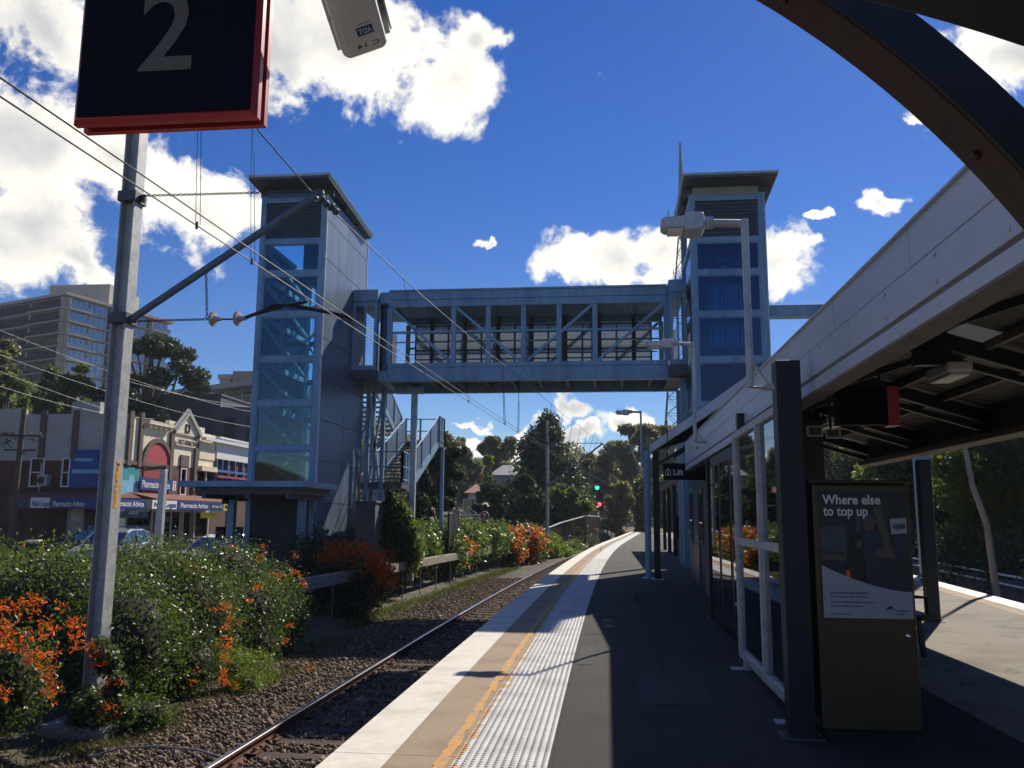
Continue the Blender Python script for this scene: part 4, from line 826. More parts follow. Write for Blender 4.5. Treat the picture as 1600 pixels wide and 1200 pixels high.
# awning at the foot of the left tower
aw = thing('entrance_awning', 'flat grey steel awning at the foot of the left lift tower', 'awning', (-9.6, 23.5, STREET))
g = G(); g.box(-11.3, -7.86, 22.0, 24.94, 2.30, 2.46); g.obj('roof', 'galv_blue', aw, .01)
g = G(); g.box(-10.95, -8.1, 22.2, 24.9, 2.12, 2.298); [g.box(x, x + .12, 22.1, 24.9, 2.0, 2.119) for x in (-10.7, -9.5, -8.4)]; g.obj('roof_beam', 'galv_dark', aw)
for x in (-10.55, -8.5):
    g = G(); g.box(x - .1, x + .1, 23.6, 23.8, STREET, 2.0); g.obj('post', 'galv_blue', aw, .006)
g = G(); g.box(-9.95, -9.9, 22.6, 22.9, 1.95, 2.1); g.lathe([(.09, 0), (.1, .1), (.06, .16)], (-10.35, 22.8, 1.86), Z_, 12); g.obj('lamp', 'black', aw)
a, b = survey(337, 823, 24.0), survey(373, 845, 24.0)
sg = thing('access_sign', 'dark sign with a blue wheelchair symbol under the tower awning', 'sign', (a.x, 24, STREET))
g = G(); g.box(a.x, b.x + .1, 24, 24.04, b.z, a.z); f = g.obj('panel', 'sign_black', sg); g = G(); mx_ = (a.x + b.x) / 2 + .05; g.box(mx_, b.x + .08, 23.99, 24, b.z + .02, a.z - .02); g.obj('blue_panel', 'blue_bright', f)
g = G(); q = (b.x + .08 + mx_) / 2; zc = (a.z + b.z) / 2; g.torus((q, 23.985, zc - .05), Y_, .075, .012, 14, 5); g.lathe([(.028, 0), (.028, .01)], (q - .02, 23.98, zc + .14), Y_, 10); g.beam((q - .02, 23.98, zc + .1), (q - .01, 23.98, zc), .03, .02); g.beam((q - .01, 23.98, zc), (q + .08, 23.98, zc - .01), .02, .02); g.beam((q + .08, 23.98, zc - .01), (q + .11, 23.98, zc - .1), .02, .02); g.obj('wheelchair_symbol', 'letter_white', f)
g = G(); q = a.x + .16; [g.box(*v) for v in ((q - .1, q + .1, 23.985, 24, zc - .14, zc - .12), (q - .1, q + .1, 23.985, 24, zc + .06, zc + .08), (q - .1, q - .08, 23.985, 24, zc - .12, zc + .06), (q + .08, q + .1, 23.985, 24, zc - .12, zc + .06), (q - .03, q + .03, 23.985, 24, zc - .09, zc + .02))]; g.obj('lift_symbol', 'poster_grey', f)
g = G(); [g.box(x, x + .05, 24.05, 24.1, STREET, a.z) for x in (a.x + .05, b.x)]; g.obj('post', 'dark_paint', sg)
# ------------------------------------------------------------------ footbridge
fb = thing('footbridge', 'enclosed steel truss footbridge spanning between the two lift towers', 'footbridge', (-2.7, 29.8, 6))
BX0, BX1, BF, BB = -7.38, 2.05, 28.4, 31.2
PX = [-7.35, -5.13, -3.94, -2.74, -1.54, -.34, 2.02]; ZT, ZM, ZB = 8.74, 7.79, 6.64
g = G(); g.box(BX0, BX1, BF - .1, BB + .1, 8.92, 9.26); g.box(BX0, BX1, BF - .14, BF - .101, 9.2, 9.27); g.obj('roof', 'galv_blue', fb, .01)
for y, s in ((BF, -1), (BB, 1)):
    for x in PX:
        g = G(); g.box(x - .085, x + .085, y - .07, y + .07, ZB + .075, ZT - .075); g.obj('truss_post', 'galv_blue', fb, .006)
    g = G(); g.box(BX0, BX1, y - .09, y + .09, ZT - .075, ZT + .17); g.obj('top_chord', 'galv_blue', fb, .006)
    g = G(); g.box(BX0, BX1, y - .09, y + .09, ZB - .075, ZB + .075); g.obj('bottom_chord', 'galv_blue', fb, .006)
    for a, b in zip(PX[:-1], PX[1:]):
        g = G(); g.box(a + .086, b - .086, y - .05, y + .05, ZM - .035, ZM + .035); g.obj('mid_rail', 'galv_blue', fb)
    for (xa, za, xb, zb2) in ((PX[0] + .1, ZT - .12, PX[1] - .1, ZB + .1), (PX[1] + .1, ZT - .12, PX[3] - .12, ZB + .1), (PX[3] + .12, ZB + .1, PX[5] - .1, ZT - .12), (PX[5] + .1, ZB + .1, PX[6] - .1, ZT - .12)):
        g = G(); g.beam((xa, y + s * .045, za), (xb, y + s * .045, zb2), .09, .1, up=(0, 1, 0)); g.obj('diagonal', 'galv_blue', fb)
g = G(); g.box(BX0, BX1 + .5, BF - .06, BF + .14, 6.08, 6.562); g.box(BX0, BX1 + .5, BB - .14, BB + .06, 6.08, 6.562); g.box(BX0, BX1 + .5, BF - .16, BF - .061, 6.08, 6.13); g.obj('deck_girder', 'galv_blue', fb, .006)
g = G(); g.box(BX0, BX1 + .5, BF + .141, BB - .141, 6.45, 6.56); [g.box(x, x + .1, BF + .141, BB - .141, 6.2, 6.449) for x in np.arange(BX0 + .3, BX1, .95)]; g.obj('deck', 'galv_dark', fb)
# inner lining frame: dark posts, rails and tan privacy screens on the far side
xs_ = list(np.arange(BX0 + .35, BX1 - .2, .62))
for i, (a, b) in enumerate(zip(xs_[:-1], xs_[1:])):
    g = G(); g.box(a + .03, b - .03, BB - .19, BB - .18, 6.72, 8.57); g.obj('privacy_screen', 'privacy_screen', fb)
g = G()
for i, x in enumerate(xs_): g.box(x - (.07 if i % 2 else .028), x + (.07 if i % 2 else .028), BB - .2, BB - .14, 6.6, 8.9 if i % 2 else 8.6)
for z in (6.98, 7.32, 7.66, 8.0, 8.32, 8.58): g.box(xs_[0], xs_[-1], BB - .215, BB - .201, z - .025, z + .025)
g.obj('lining_frame', 'dark_paint', fb)
g = G(); zz = np.arange(ZB + .1, ZT - .1, .1)
for z in zz: g.box(BX0 + .1, BX1 - .1, BF + .075, BF + .079, z - .002, z + .002)
for x in np.arange(BX0 + .1, BX1 - .1, .1): g.box(x - .002, x + .002, BF + .079, BF + .083, ZB + .08, ZT - .08)
g.obj('wire_mesh', 'galv_dark', fb)
g = G(); [g.tube([(BX0 + .2, y, 7.5), (BX1 - .2, y, 7.5)], .025, 8) for y in (BF + .25, BB - .3)]; g.obj('handrail', 'chrome', fb)
for nm, (x0, x1, y0) in (('left', (-8.55, -7.7, 28.0)), ('right', (2.055, 2.6, 27.6))):
    g = G(); g.box(x0, x1 + (.02 if nm == 'left' else 0), y0 - .05, BB, 8.82, 9.22); g.obj('vestibule_roof', 'galv_blue', fb, .008)
    g = G(); g.box(x0, x1, y0, BB, 6.15, 6.44); g.obj('vestibule_floor', 'galv_dark', fb)
    g = G(); [g.box(*q) for q in ((x0, x0 + .1, y0, y0 + .1, 6.441, 8.819), (x1 - .1, x1, y0, y0 + .1, 6.441, 8.819), (x0 + .101, x1 - .101, y0 + .01, y0 + .09, 6.441, 6.6), (x0 + .101, x1 - .101, y0 + .01, y0 + .09, 8.65, 8.819), (x1 - .1, x1, BF - .25, BF - .15, 6.441, 8.819), ((x0 + x1) / 2 - .03, (x0 + x1) / 2 + .03, y0 + .02, y0 + .08, 6.601, 8.649))]
    g.obj('vestibule_frame', 'galv_blue', fb)
    g = G()
    for z in np.arange(6.65, 8.65, .1): g.box(x0 + .1, x1 - .1, y0 + .045, y0 + .05, z - .003, z + .003)
    for x in np.arange(x0 + .12, x1 - .1, .1): g.box(x - .003, x + .003, y0 + .05, y0 + .055, 6.6, 8.65)
    g.obj('wire_mesh', 'galv_dark', fb)
    if nm == 'left':
        g = G(); g.box(x1 + .002, BX0 - .002, BF + .02, BF + .05, 6.45, 8.8); g.obj('side_pane', 'glass_dark', fb)
        g = G(); g.box(x1 + .002, BX0 - .002, BF - .1, BB, 6.09, 6.44); g.obj('link_panel', 'galv_blue', fb); g = G(); g.box(x1 + .021, BX0 - .002, BF - .1, BB, 8.81, 9.2); g.obj('link_panel', 'galv_blue', fb)
    g = G(); g.box(x0 + .05, x1 - .05, BB - .2, BB - .18, 6.5, 8.3); g.obj('privacy_screen', 'privacy_screen', fb)
for (x, y, zb) in ((2.53, 28.5, .004), (2.6, 31.0, .004), (-6.7, 29.6, -.6)):
    g = G(); g.box(x - .1, x + .1, y - .1, y + .1, zb, 6.08); g.obj('pier', 'galv_blue' if x > 0 else 'galv', fb, .008)
g = G(); g.box(-7.38, -6.4, 29.4, 29.8, 5.86, 6.075); g.obj('pier_head', 'galv_blue', fb)
# ------------------------------------------------------------------ stairs behind the left tower
st = thing('staircase', 'steel switchback staircase with panelled balustrades beside the left lift tower', 'staircase', (-8, 33, 0))
XA, XB = -8.55, -7.15
def flight(x0, x1, ya, za, yb, zb, n):
    g = G()
    for i in range(n):
        t = (i + .5) / n; y, z = ya + (yb - ya) * t, za + (zb - za) * t; g.box(x0 + .05, x1 - .05, y - .16, y + .16, z - .02, z + .02)
    g.obj('tread', 'galv_dark', st)
    for x in (x0, x1):
        g = G(); g.beam((x, ya, za - .1), (x, yb, zb - .1), .06, .28, up=(0, 0, 1)); g.obj('stringer', 'galv_blue', st)
        g = G(); g.loft([[(x - .012, y, z + .12), (x + .012, y, z + .12), (x + .012, y, z + .98), (x - .012, y, z + .98)] for y, z in ((ya, za), (yb, zb))]); g.obj('balustrade', 'cladding', st)
        g = G(); g.tube([(x, ya, za + 1.08), (x, yb, zb + 1.08)], .03, 8); [g.beam((x + .03, ya + (yb - ya) * t, za + (zb - za) * t), (x + .03, ya + (yb - ya) * t, za + (zb - za) * t + 1.06), .05, .05, up=(0, 1, 0)) for t in (.02, .34, .67, .98)]; g.obj('handrail', 'galv_blue', st)
def landing(x0, x1, y0, y1, z, open_=''):
    g = G(); g.box(x0, x1, y0, y1, z - .2, z); g.obj('landing', 'galv_dark', st)
    g = G()
    for s, (pa, pb) in dict(l=((x0, y0), (x0, y1)), r=((x1, y0), (x1, y1)), b=((x0, y1), (x1, y1)), f=((x0, y0), (x1, y0))).items():
        if s in open_: continue
        for zz in (.1, .55, 1.08): g.tube([(*pa, z + zz), (*pb, z + zz)], .025, 6)
        for k in range(4): q = k / 3; x, y = pa[0] + (pb[0] - pa[0]) * q, pa[1] + (pb[1] - pa[1]) * q; g.box(x - .04, x + .04, y - .04, y + .04, z, z + 1.1)
    g.obj('railing', 'galv_blue', st)
flight(XA, XB, 31.3, 2.75, 36.3, 4.75, 13); landing(XA - 1.7, XB + .06, 36.3, 37.3, 4.75, 'f')
flight(-10.2, -8.75, 36.2, 4.75, 32.2, 6.4, 11); landing(-10.2, -7.4, 30.0, 32.1, 6.42, 'rfb')
landing(-10.2, XB, 29.9, 31.2, 2.75, 'bl'); flight(-10.2, -8.75, 31.3, 2.72, 36.5, .1, 13)
for (x, y, z) in ((-7.12, 37.2, 4.6), (-10.2, 37.2, 4.6), (-8.62, 31.25, 6.2), (-7.05, 31.25, 2.7), (-8.45, 29.95, 6.2), (-10.2, 31.25, 6.2), (-7.9, 29.95, 6.2)):
    g = G(); g.box(x - .07, x + .07, y - .07, y + .07, -.9, z); g.obj('column', 'galv_blue', st, .005)
g = G(); [g.beam(a, b, .08, .08) for a, b in (((-8.42, 30, 2.3), (-7.95, 30, 5.8)), ((-8.42, 30, 5.8), (-7.95, 30, 2.3)), ((-8.42, 30, .2), (-7.95, 30, 2.3)), ((-10.1, 31.2, .3), (-8.7, 31.2, 5.6)), ((-10.1, 31.2, 5.6), (-8.7, 31.2, .3)), ((-8.45, 30, 4.1), (-7.9, 30, 4.1)))]; g.obj('brace', 'galv', st)
g = G(); g.box(-7.98, -7.35, 27.2, 29.3, -1.0, 1.98); g.box(-8.02, -7.31, 27.16, 29.34, 1.982, 2.06); tag(g.obj('concrete_block', 'concrete_dark', bevel=.015), 'low dark concrete block between the left tower and the shrubs', 'concrete block')
g = G(); g.box(-6.6, -6.57, 36, 38.4, .3, 1.7); [g.box(-6.62, -6.55, y, y + .06, -1, 1.75) for y in (36, 37.2, 38.35)]; tag(g.obj('gate_fence', 'dark_paint'), 'short grey panel fence beside the slender white stair column', 'fence')
# ------------------------------------------------------------------ overhead line masts
def mast(name, label, x, y, zb, zt, reach, zs, ze, zl, full):
    """column at (x, y); strut from zs on the column to ze at +reach; lower arm at zl"""
    t = thing(name, label, 'mast', (x, y, zb), 'masts carrying the overhead wires')
    g = G(); w = .1; d = .115 if full else .13
    g.box(x - w, x - w + .018, y - d, y + d, zb, zt); g.box(x + w - .018, x + w, y - d, y + d, zb, zt); g.box(x - w + .018, x + w - .018, y - .008, y + .008, zb, zt); g.obj('column', 'mast_galv', t, .006)
    if full:
        g = G(); g.box(x - .2, x + .2, y - .2, y + .2, zb - .001, zb + .03); [g.lathe([(.02, .03), (.02, .06), (.01, .1)], (x + a, y + b, zb), Z_, 6) for a in (-.16, .16) for b in (-.16, .16)]; g.obj('base_plate', 'galv', t)
    x += w
    g = G(); g.tube([(x + .02, y, zs), (x + reach, y, ze)], .05 if full else .06, 12); g.tube([(x + reach - .12, y, ze - .0), (x + reach + .1, y, ze + .04)], .028, 8); g.obj('strut', 'strut_steel', t)
    for z in (zs, ze + .04):
        g = G(); g.box(x - 2 * w - .03, x + .03, y - d - .03, y + d + .03, z - .07, z + .07); g.lathe([(.03, 0), (.03, .1)], (x + .06, y, z - .05), Z_, 8); g.obj('clamp', 'galv_dark', t)
    g = G()
    if full: g.chain((x + .05, y - .05, ze + .06), (x + reach - .02, y - .02, ze + .05)); g.chain((x + .05, y, zs - .03), (x + 1.085, y, zl)); g.chain((x + reach * .41, y, zs + (ze - zs) * .41 - .05), (x + 1.095, y, zl + .02))
    else: g.tube([(x, y, ze + .05), (x + reach, y, ze + .05)], .03, 6); g.tube([(x, y, zl), (x + reach * .45, y, zl)], .025, 6)
    g.obj('chain', 'wire' if full else 'galv_blue', t)
    k = 1 if full else reach * .45
    for xi in ((1.185, 1.525) if full else (k,)):
        g = G(); pr_ = [(.02, -.05), (.085, -.035), (.1, -.01), (.095, .012), (.05, .02), (.03, .07), (.02, .12)]; s_ = 1 if full else 1.4
        g.lathe([(a * s_, b * s_) for a, b in pr_], (x + xi, y, zl), (1, 0, -.03), 18); g.obj('insulator', 'insulator', t, smooth=False)
    e = 3.085 if full else reach * .92
    g = G(); g.tube([(x + 1.1 * k, y, zl), (x + (1.65 if full else k + .2), y, zl - .01)], .012, 6); s0 = 1.6 if full else k + .1
    g.tube([(x + s0, y, zl), (x + s0 + .28, y, zl + .1), (x + s0 + .42, y, zl + .17), (x + s0 + .65, y, zl + .17), (x + e - .3, y, zl + .06), (x + e, y, zl - .02)], .026 if full else .04, 8)
    if full: g.tube([(x + s0 + .1, y - .05, zl + .02), (x + s0 + .6, y - .05, zl + .15), (x + s0 + .9, y - .05, zl + .2)], .02, 8)
    g.obj('registration_arm', 'dark_paint', t)
    g = G(); [g.lathe([(.03, 0), (.06, .02), (.06, .05), (.03, .07), (.05, .1), (.05, .14), (.02, .16)], (x + reach + .03 + q, y, ze - .02 - q * .8), (.7, .2, -.7), 10) for q in (.02, .16)]; g.obj('wire_clamp', 'galv_dark', t)
    return t
MX, MY = -6.5, 10.8
m1 = mast('line_mast', 'nearest tall galvanised mast with a long strut carrying the overhead wires', MX, MY, -1.0, 9.2, 2.535, 4.16, 5.83, 4.14, True)
g = G(); a0 = 2.22; g.box(MX + .1, MX + .104, MY - .05, MY + .025, 1.63, 2.24); pl = g.obj('number_plate', 'plate_orange', m1)
g = G(); [g.text(ch, .05, (MX + .1045, MY - .04, 2.17 - .072 * i), Y_, Z_, .001, bold=.015) for i, ch in enumerate('M910+327')]; g.obj('plate_lettering', 'letter_dark', pl)
mast('line_mast', 'second mast, dark against the big conifer beyond the footbridge', -4.15, 61, -1.0, 8.4, 3.75, 3.9, 6.75, 3.8, False)
mast('line_mast', 'farthest thin mast, behind the red and green signals', 3.2, 150, -1, 10.8, 3.5, 5.2, 8.4, 5, False)
# footing
g = G(); g.box(MX - .45, MX + .45, MY - .5, MY + .45, -1.35, -1.0); tag(g.obj('mast_footing', 'concrete', bevel=.05), 'weathered concrete footing under the nearest mast', 'footing')
# wires
def wire(name, label, pts, r, mat='wire', grp='overhead wires of the near track', cat='wire'):
    g = G(); g.tube(pts, r, 5); return tag(g.obj(name, mat), label, cat, grp)
def lerp(P, y):
    for a, b in zip(P[:-1], P[1:]):
        if a[1] <= y <= b[1]: t = (y - a[1]) / (b[1] - a[1]); return (a[0] + (b[0] - a[0]) * t, y, a[2] + (b[2] - a[2]) * t)
C1 = [(-3.42, -2, 3.72), (-3.40, 3, 3.84), (-3.42, 10.8, 4.07), (-2.95, 22, 4.14), (-2.4, 33, 4.2), (-1.05, 61, 4.5), (4.5, 150, 5.0)]
C2 = [(-3.31, -2, 3.74), (-3.29, 3, 3.87), (-3.31, 10.8, 4.11), (-2.84, 22, 4.17), (-2.29, 33, 4.23), (-.94, 61, 4.53), (4.6, 150, 5.03)]
MS = [(-3.4, -2, 6.4), (-3.42, 3, 6.05), (-3.5, 7.9, 5.98), (-4.0, 9.1, 5.98), (-3.98, 10.8, 5.93), (-3.6, 16, 5.85), (-3.1, 22, 5.85), (-2.55, 28, 5.9), (-1.9, 38, 6.1), (-.75, 55, 6.65), (-.3, 61, 6.85), (5, 150, 8.5)]
wire('contact_wire', 'lower of the two thin parallel wires over the near track', C1, .0062); wire('contact_wire', 'upper of the two thin parallel wires over the near track', C2, .0062); wire('catenary_wire', 'highest thick wire sloping from the number sign to the far mast', MS, .0095)
for i, y in enumerate((6.6, 7.75, 15, 19, 24, 26.5, 34, 38, 42, 46, 50, 54, 57)):
    p, q, r_ = lerp(MS, y), lerp(C1, y + .05), lerp(C2, y - .05)
    g = G(); m_ = tuple(q[k] + (p[k] - q[k]) * .55 for k in range(3)); g.tube([p, m_], .004 if y < 20 else .009, 4); g.tube([(m_[0] - .01, m_[1], m_[2]), (q[0] - .01, q[1], q[2])], .003 if y < 20 else .008, 4); g.tube([(m_[0] + .02, m_[1], m_[2]), (q[0] + .03, q[1], q[2])], .003 if y < 20 else .008, 4); g.lathe([(.012, -.03), (.012, .03)], q, Z_, 6)
    tag(g.obj('wire_dropper', 'wire'), 'thin upright hanger wire between the thick wire and the parallel pair', 'hanger wire', 'hangers of the overhead wires')
# ------------------------------------------------------------------ shops across the road
FX = -25.0; SY = 43.2
shop = thing('corner_shop', 'cream and brick corner shop with a pharmacy awning and pointed gable', 'shop', (-29, 50, STREET))
def fy(px): return survey(px, 700, 45).x and (FX / (survey(px, 700, 45).x / 45))      # distance at which the facade stands behind photo column px
def fp(px, py): p = survey(px, py, 1); k = FX / p.x; return Vector((FX, k, EYE + (p.z - EYE) * k))
def fr(g, pxa, pxb, za, zb, out0, out1):   # box on the facade between two photo columns
    g.box(FX + out0, FX + out1, fy(pxa), fy(pxb), za, zb)
Z1 = 4.42; ZP = 6.75
g = G(); g.box(-34, FX, SY, fy(336), STREET, Z1); g.obj('brick_wall', 'brick', shop)
g = G(); g.box(-34, FX - .0, SY + .03, fy(336), Z1 + .001, ZP - .1); g.obj('upper_wall', 'cream', shop)
g = G(); g.box(-33.9, FX - .02, SY, SY + .029, Z1 + .05, 6.9); g.obj('side_render', 'cream_grey', shop)
for q in ((-34, -31.2, SY - .02, SY + .3, 6.9, 7.2), (-28.5, -26.9, SY - .02, SY + .4, 6.9, 7.55)): g = G(); g.box(*q); g.obj('side_parapet', 'cream_grey', shop)
for xa, xb in ((-30.2, -29.85), (-28.35, -28.0)): g = G(); g.box(xa, xb, SY - .07, SY - .001, Z1 + .1, 7.1); g.obj('side_pier', 'brick_trim', shop)
for a, b, z in ((197, 203, 7.0), (214.5, 219.5, 7.05), (264, 269, 6.45), (303, 308, 6.4)): g = G(); fr(g, a, b, Z1 - .3 if a < 230 else 3.0, z, .001, .14); g.obj('brick_pier', 'brick_trim', shop)
g = G(); fr(g, 186, 262, Z1 - .22, Z1 - .02, .02, .1); g.obj('brick_band', 'brick_trim', shop)
g = G(); fr(g, 223, 262, ZP - .25, ZP - .05, .0, .32); [fr(g, 226 + 8 * i, 229 + 8 * i, ZP - .42, ZP - .251, .02, .25) for i in range(5)]; g.obj('cornice', 'cream', shop)
ga, gb = fy(268), fy(309); gm = (ga + gb) / 2 - .05
g = G(); g.prism([(fy(262), ZP - .1), (fy(318), ZP - .1), (fy(318), 6.98), (gm, 6.98), (fy(262), 6.98)], (FX - .25, 0, 0), Y_, Z_, X_, .26); g.prism([(ga, 6.3), (gb, 6.3), (gm, 7.6)], (FX - .2, 0, 0), Y_, Z_, X_, .30); g.obj('gable', 'cream', shop)
g = G()
for a, b in ((ga, gm), (gb, gm)): g.beam((FX + .12, a, 6.4), (FX + .12, b, 7.62), .2, .22, up=(1, 0, 0)); g.beam((FX + .1, a, 6.53), (FX + .1, b, 7.78), .34, .06, up=(1, 0, 0))
g.obj('gable_moulding', 'cream_grey', shop)
g = G(); q = .55; g.torus((FX + .12, gm, 6.72), X_, .3, .055, 4, 4); g.obj('diamond', 'brick_trim', shop)
g = G(); g.box(FX + .101, FX + .12, ga + .35, gb - .3, 5.62, 6.05); f = g.obj('name_panel', 'cream', shop); g = G(); g.text('ARTARMON', .3, (FX + .121, ga + .45, 5.7), Y_, Z_, .02, width=(gb - ga) - 1., bold=.01); g.obj('lettering', 'brick_trim', f)
g = G(); g.box(FX + .0, FX + .1, gm - .5, gm + .5, 4.42, 5.1); g.obj('brick_hood', 'brick_trim', shop)
# arched red window
ac = fy(246); rw = 1.35; zc = 3.55
def half(r, n=16): return [(ac + r * math.cos(math.pi * i / n), zc + .75 + .95 * r * math.sin(math.pi * i / n)) for i in range(n + 1)]
g = G(); g.prism(half(rw) + half(rw + .26)[::-1], (FX, 0, 0), Y_, Z_, X_, .12); g.obj('brick_arch', 'brick_trim', shop)
g = G(); g.prism([(ac + rw, 2.65), (ac + rw, zc + .75)] + half(rw)[1:-1] + [(ac - rw, zc + .75), (ac - rw, 2.65)], (FX, 0, 0), Y_, Z_, X_, .05); rd = g.obj('arched_shutter', 'red_paint', shop); g = G(); [g.box(FX + .05, FX + .062, ac - rw + .04, ac + rw - .04, 2.7 + .13 * i, 2.72 + .13 * i) for i in range(20) if 2.7 + .13 * i < 4.4]; g.obj('slat', 'tin_red', rd)
g = G(); g.prism([(ac + .1, 2.9), (ac + .55, 2.9), (ac + 1.3, 4.1), (ac + 1.3, 4.4), (ac + 1.05, 4.4)], (FX + .064, 0, 0), Y_, Z_, X_, .01); g.obj('white_stripe', 'white', rd)
g = G(); fr(g, 184, 219, 2.6, 4.05, .02, .06); mu = g.obj('mural', 'teal', shop); g = G(); fr(g, 184, 219, 2.6, 3.35, .0605, .07); y0 = fy(207); g.lathe([(.28, 0), (.28, .012)], (FX + .06, y0, 3.4), X_, 14); g.obj('mural_shape', 'sky_paint', mu)
def board(name, g_args, mat, par, txt=None, col='letter_white', h=.3, off=.1, width=None, yo=None, zo=None):
    xa, xb, ya, yb, za, zb = g_args; g = G(); g.box(*g_args); f = g.obj(name, mat, par)
    if txt: g = G(); g.text(txt, h, (xb + .002, ya + off if yo is None else yo, (za + zb) / 2 - h * .48), Y_, Z_, .012, width=width, bold=.012); g.obj('lettering', col, f)
    return f
f = board('shop_sign', (FX + .16, FX + .24, fy(217), fy(273), 2.92, 3.55), 'blue_sign', shop, 'Pharmacist Advice', h=.38, width=(fy(266) - fy(219)) * .92, off=.15); g = G(); g.box(FX + .241, FX + .25, fy(267.5), fy(272.5), 2.96, 3.51); g.obj('symbol', 'letter_white', f); g = G(); g.box(FX + .251, FX + .255, fy(269.4), fy(270.8), 3.0, 3.25); g.lathe([(.08, 0), (.08, .005)], (FX + .251, fy(270.1), 3.38), X_, 10); g.obj('symbol_mark', 'red_paint', f)
# windows of the upper storey and side wall
def window(par, x0, x1, y0, y1, z0, z1, axis, frame='white'):
    g = G(); t = .07
    if axis == 'x':
        y = y0
        for q in ((x0, x1, z0, z0 + t), (x0, x1, z1 - t, z1), (x0, x0 + t, z0 + t, z1 - t), (x1 - t, x1, z0 + t, z1 - t), (x0 + t, x1 - t, (z0 + z1) / 2 - .03, (z0 + z1) / 2 + .03)): g.box(q[0], q[1], y - .07, y - .001, q[2], q[3])
        f = g.obj('window', frame, par); g = G(); g.box(x0 + t, x1 - t, y - .02, y - .01, z0 + t, z1 - t)
    else:
        x = x0
        for q in ((y0, y1, z0, z0 + t), (y0, y1, z1 - t, z1), (y0, y0 + t, z0 + t, z1 - t), (y1 - t, y1, z0 + t, z1 - t), (y0 + t, y1 - t, (z0 + z1) / 2 - .03, (z0 + z1) / 2 + .03)): g.box(x + .001, x + .07, q[0], q[1], q[2], q[3])
        f = g.obj('window', frame, par); g = G(); g.box(x + .01, x + .02, y0 + t, y1 - t, z0 + t, z1 - t)
    g.obj('pane', 'glass_dark', f)
window(shop, FX, 0, fy(284), fy(293), 2.75, 4.35, 'y')
for a, b in ((51, 73), (100, 113)):
    xa = survey(a, 700, SY).x; xb = survey(b, 700, SY).x; window(shop, xa, xb, SY, 0, 3.0, 4.55, 'x')
a, b = survey(111, 703, SY), survey(141, 762, SY); g = G(); g.box(a.x, b.x + .9, SY - .06, SY - .03, b.z, a.z); f = g.obj('blue_banner', 'blue_bright', shop); g = G(); g.box(a.x + .2, b.x + .8, SY - .07, SY - .061, b.z + .75, b.z + .95); g.box(a.x + .3, a.x + 1.3, SY - .07, SY - .061, a.z - .6, a.z - .45); g.obj('banner_print', 'sky_paint', f)
a, b = survey(66, 742, SY), survey(80, 760, SY); g = G(); g.box(a.x, b.x, SY - .4, SY - .02, b.z, a.z); f = g.obj('air_conditioner', 'cream_grey', shop, .02); g = G(); g.lathe([(.2, 0), (.2, .01)], ((a.x + b.x) / 2 - .05, SY - .41, (a.z + b.z) / 2), Y_, 14); g.obj('fan_grille', 'black', f)
g = G(); g.tube([(survey(69, 700, SY).x, SY - .08, 2.6), (survey(69, 700, SY).x, SY - .08, 4.3)], .05, 8); g.obj('downpipe', 'cream_grey', shop)
g = G(); g.box(survey(110, 760, SY).x, survey(136, 760, SY).x, SY - .04, SY - .005, STREET + .1, 2.0); d = g.obj('side_door', 'cream_grey', shop); g = G(); g.box(survey(116, 760, SY).x, survey(133, 760, SY).x, SY - .05, SY - .041, 1.2, 1.9); g.obj('door_panel', 'plastic_white', d)
# awning with its signs
AX = -23.4; AZ0, AZ1 = 1.86, 2.36
aw2 = thing('shop_awning', 'rusty red corrugated awning over the pharmacy shopfront with a row of signs', 'awning', (-24, 50, 1.9))
def ay(px): p = survey(px, 700, 1); return AX / p.x
YA, YB = 41.6, ay(373)
g = G(); g.loft([[(FX + .11, y, 2.72), (AX + .05, y, 2.38), (AX + .05, y, 2.42), (FX + .11, y, 2.76)] for y in (SY, YB)]); g.loft([[(-30.5, SY - .01, 2.72), (-30.5, YA + .05, 2.38), (-30.5, YA + .05, 2.42), (-30.5, SY - .01, 2.76)], [(FX + .1, SY - .01, 2.72), (AX + .05, YA + .05, 2.38), (AX + .05, YA + .05, 2.42), (FX + .1, SY - .01, 2.76)]]); g.obj('tin_roof', 'awning_tin', aw2)
g = G(); [g.box(AX - .02, AX + .04, a, b, AZ0, AZ1) for a, b in ((YA, YB),)]; g.box(-30.5, AX - .021, YA, YA + .06, AZ0, AZ1); g.obj('fascia', 'galv_dark', aw2)
for pa, pb, mat, txt, col in ((175, 232, 'blue_sign', 'Pharmacist Advice', 'letter_white'), (242, 281, 'letter_white', 'Nick Logan', 'blue_sign'), (282, 331, 'blue_sign', 'Pharmacist Advice', 'letter_white'), (333, 351, 'navy', 'shop 2', 'letter_white'), (353, 374, 'yellow', 'MOOND', 'letter_dark')):
    ya, yb = ay(pa), ay(pb); board('fascia_sign', (AX + .041, AX + .06, ya + .03, yb - .03, AZ0 + .03, AZ1 - .02), mat, aw2, txt, col, h=.26 if txt != 'shop 2' else .12, width=(yb - ya) * .86, off=(yb - ya) * .07)
ya, yb = ay(233), ay(241); board('fascia_sign', (AX + .041, AX + .06, ya, yb - .03, AZ0 + .03, AZ1 - .02), 'poster_grey', aw2)
for pa, pb, mat, txt, col in ((48, 79, 'letter_white', 'Nick Logan', 'blue_sign'), (80, 136, 'blue_sign', 'Pharmacist Advice', 'letter_white'), (137, 176, 'blue_sign', None, None)):
    xa, xb = survey(pa, 780, YA).x, survey(pb, 780, YA).x; g = G(); g.box(xa + .02, xb - .02, YA - .03, YA - .001, AZ0 + .03, AZ1 + .05); f = g.obj('fascia_sign', mat, aw2)
    if txt: g = G(); g.text(txt, .27, (xa + .12, YA - .031, AZ0 + .12), X_, Z_, .01, width=(xb - xa) * .88, bold=.012); g.obj('lettering', col, f)
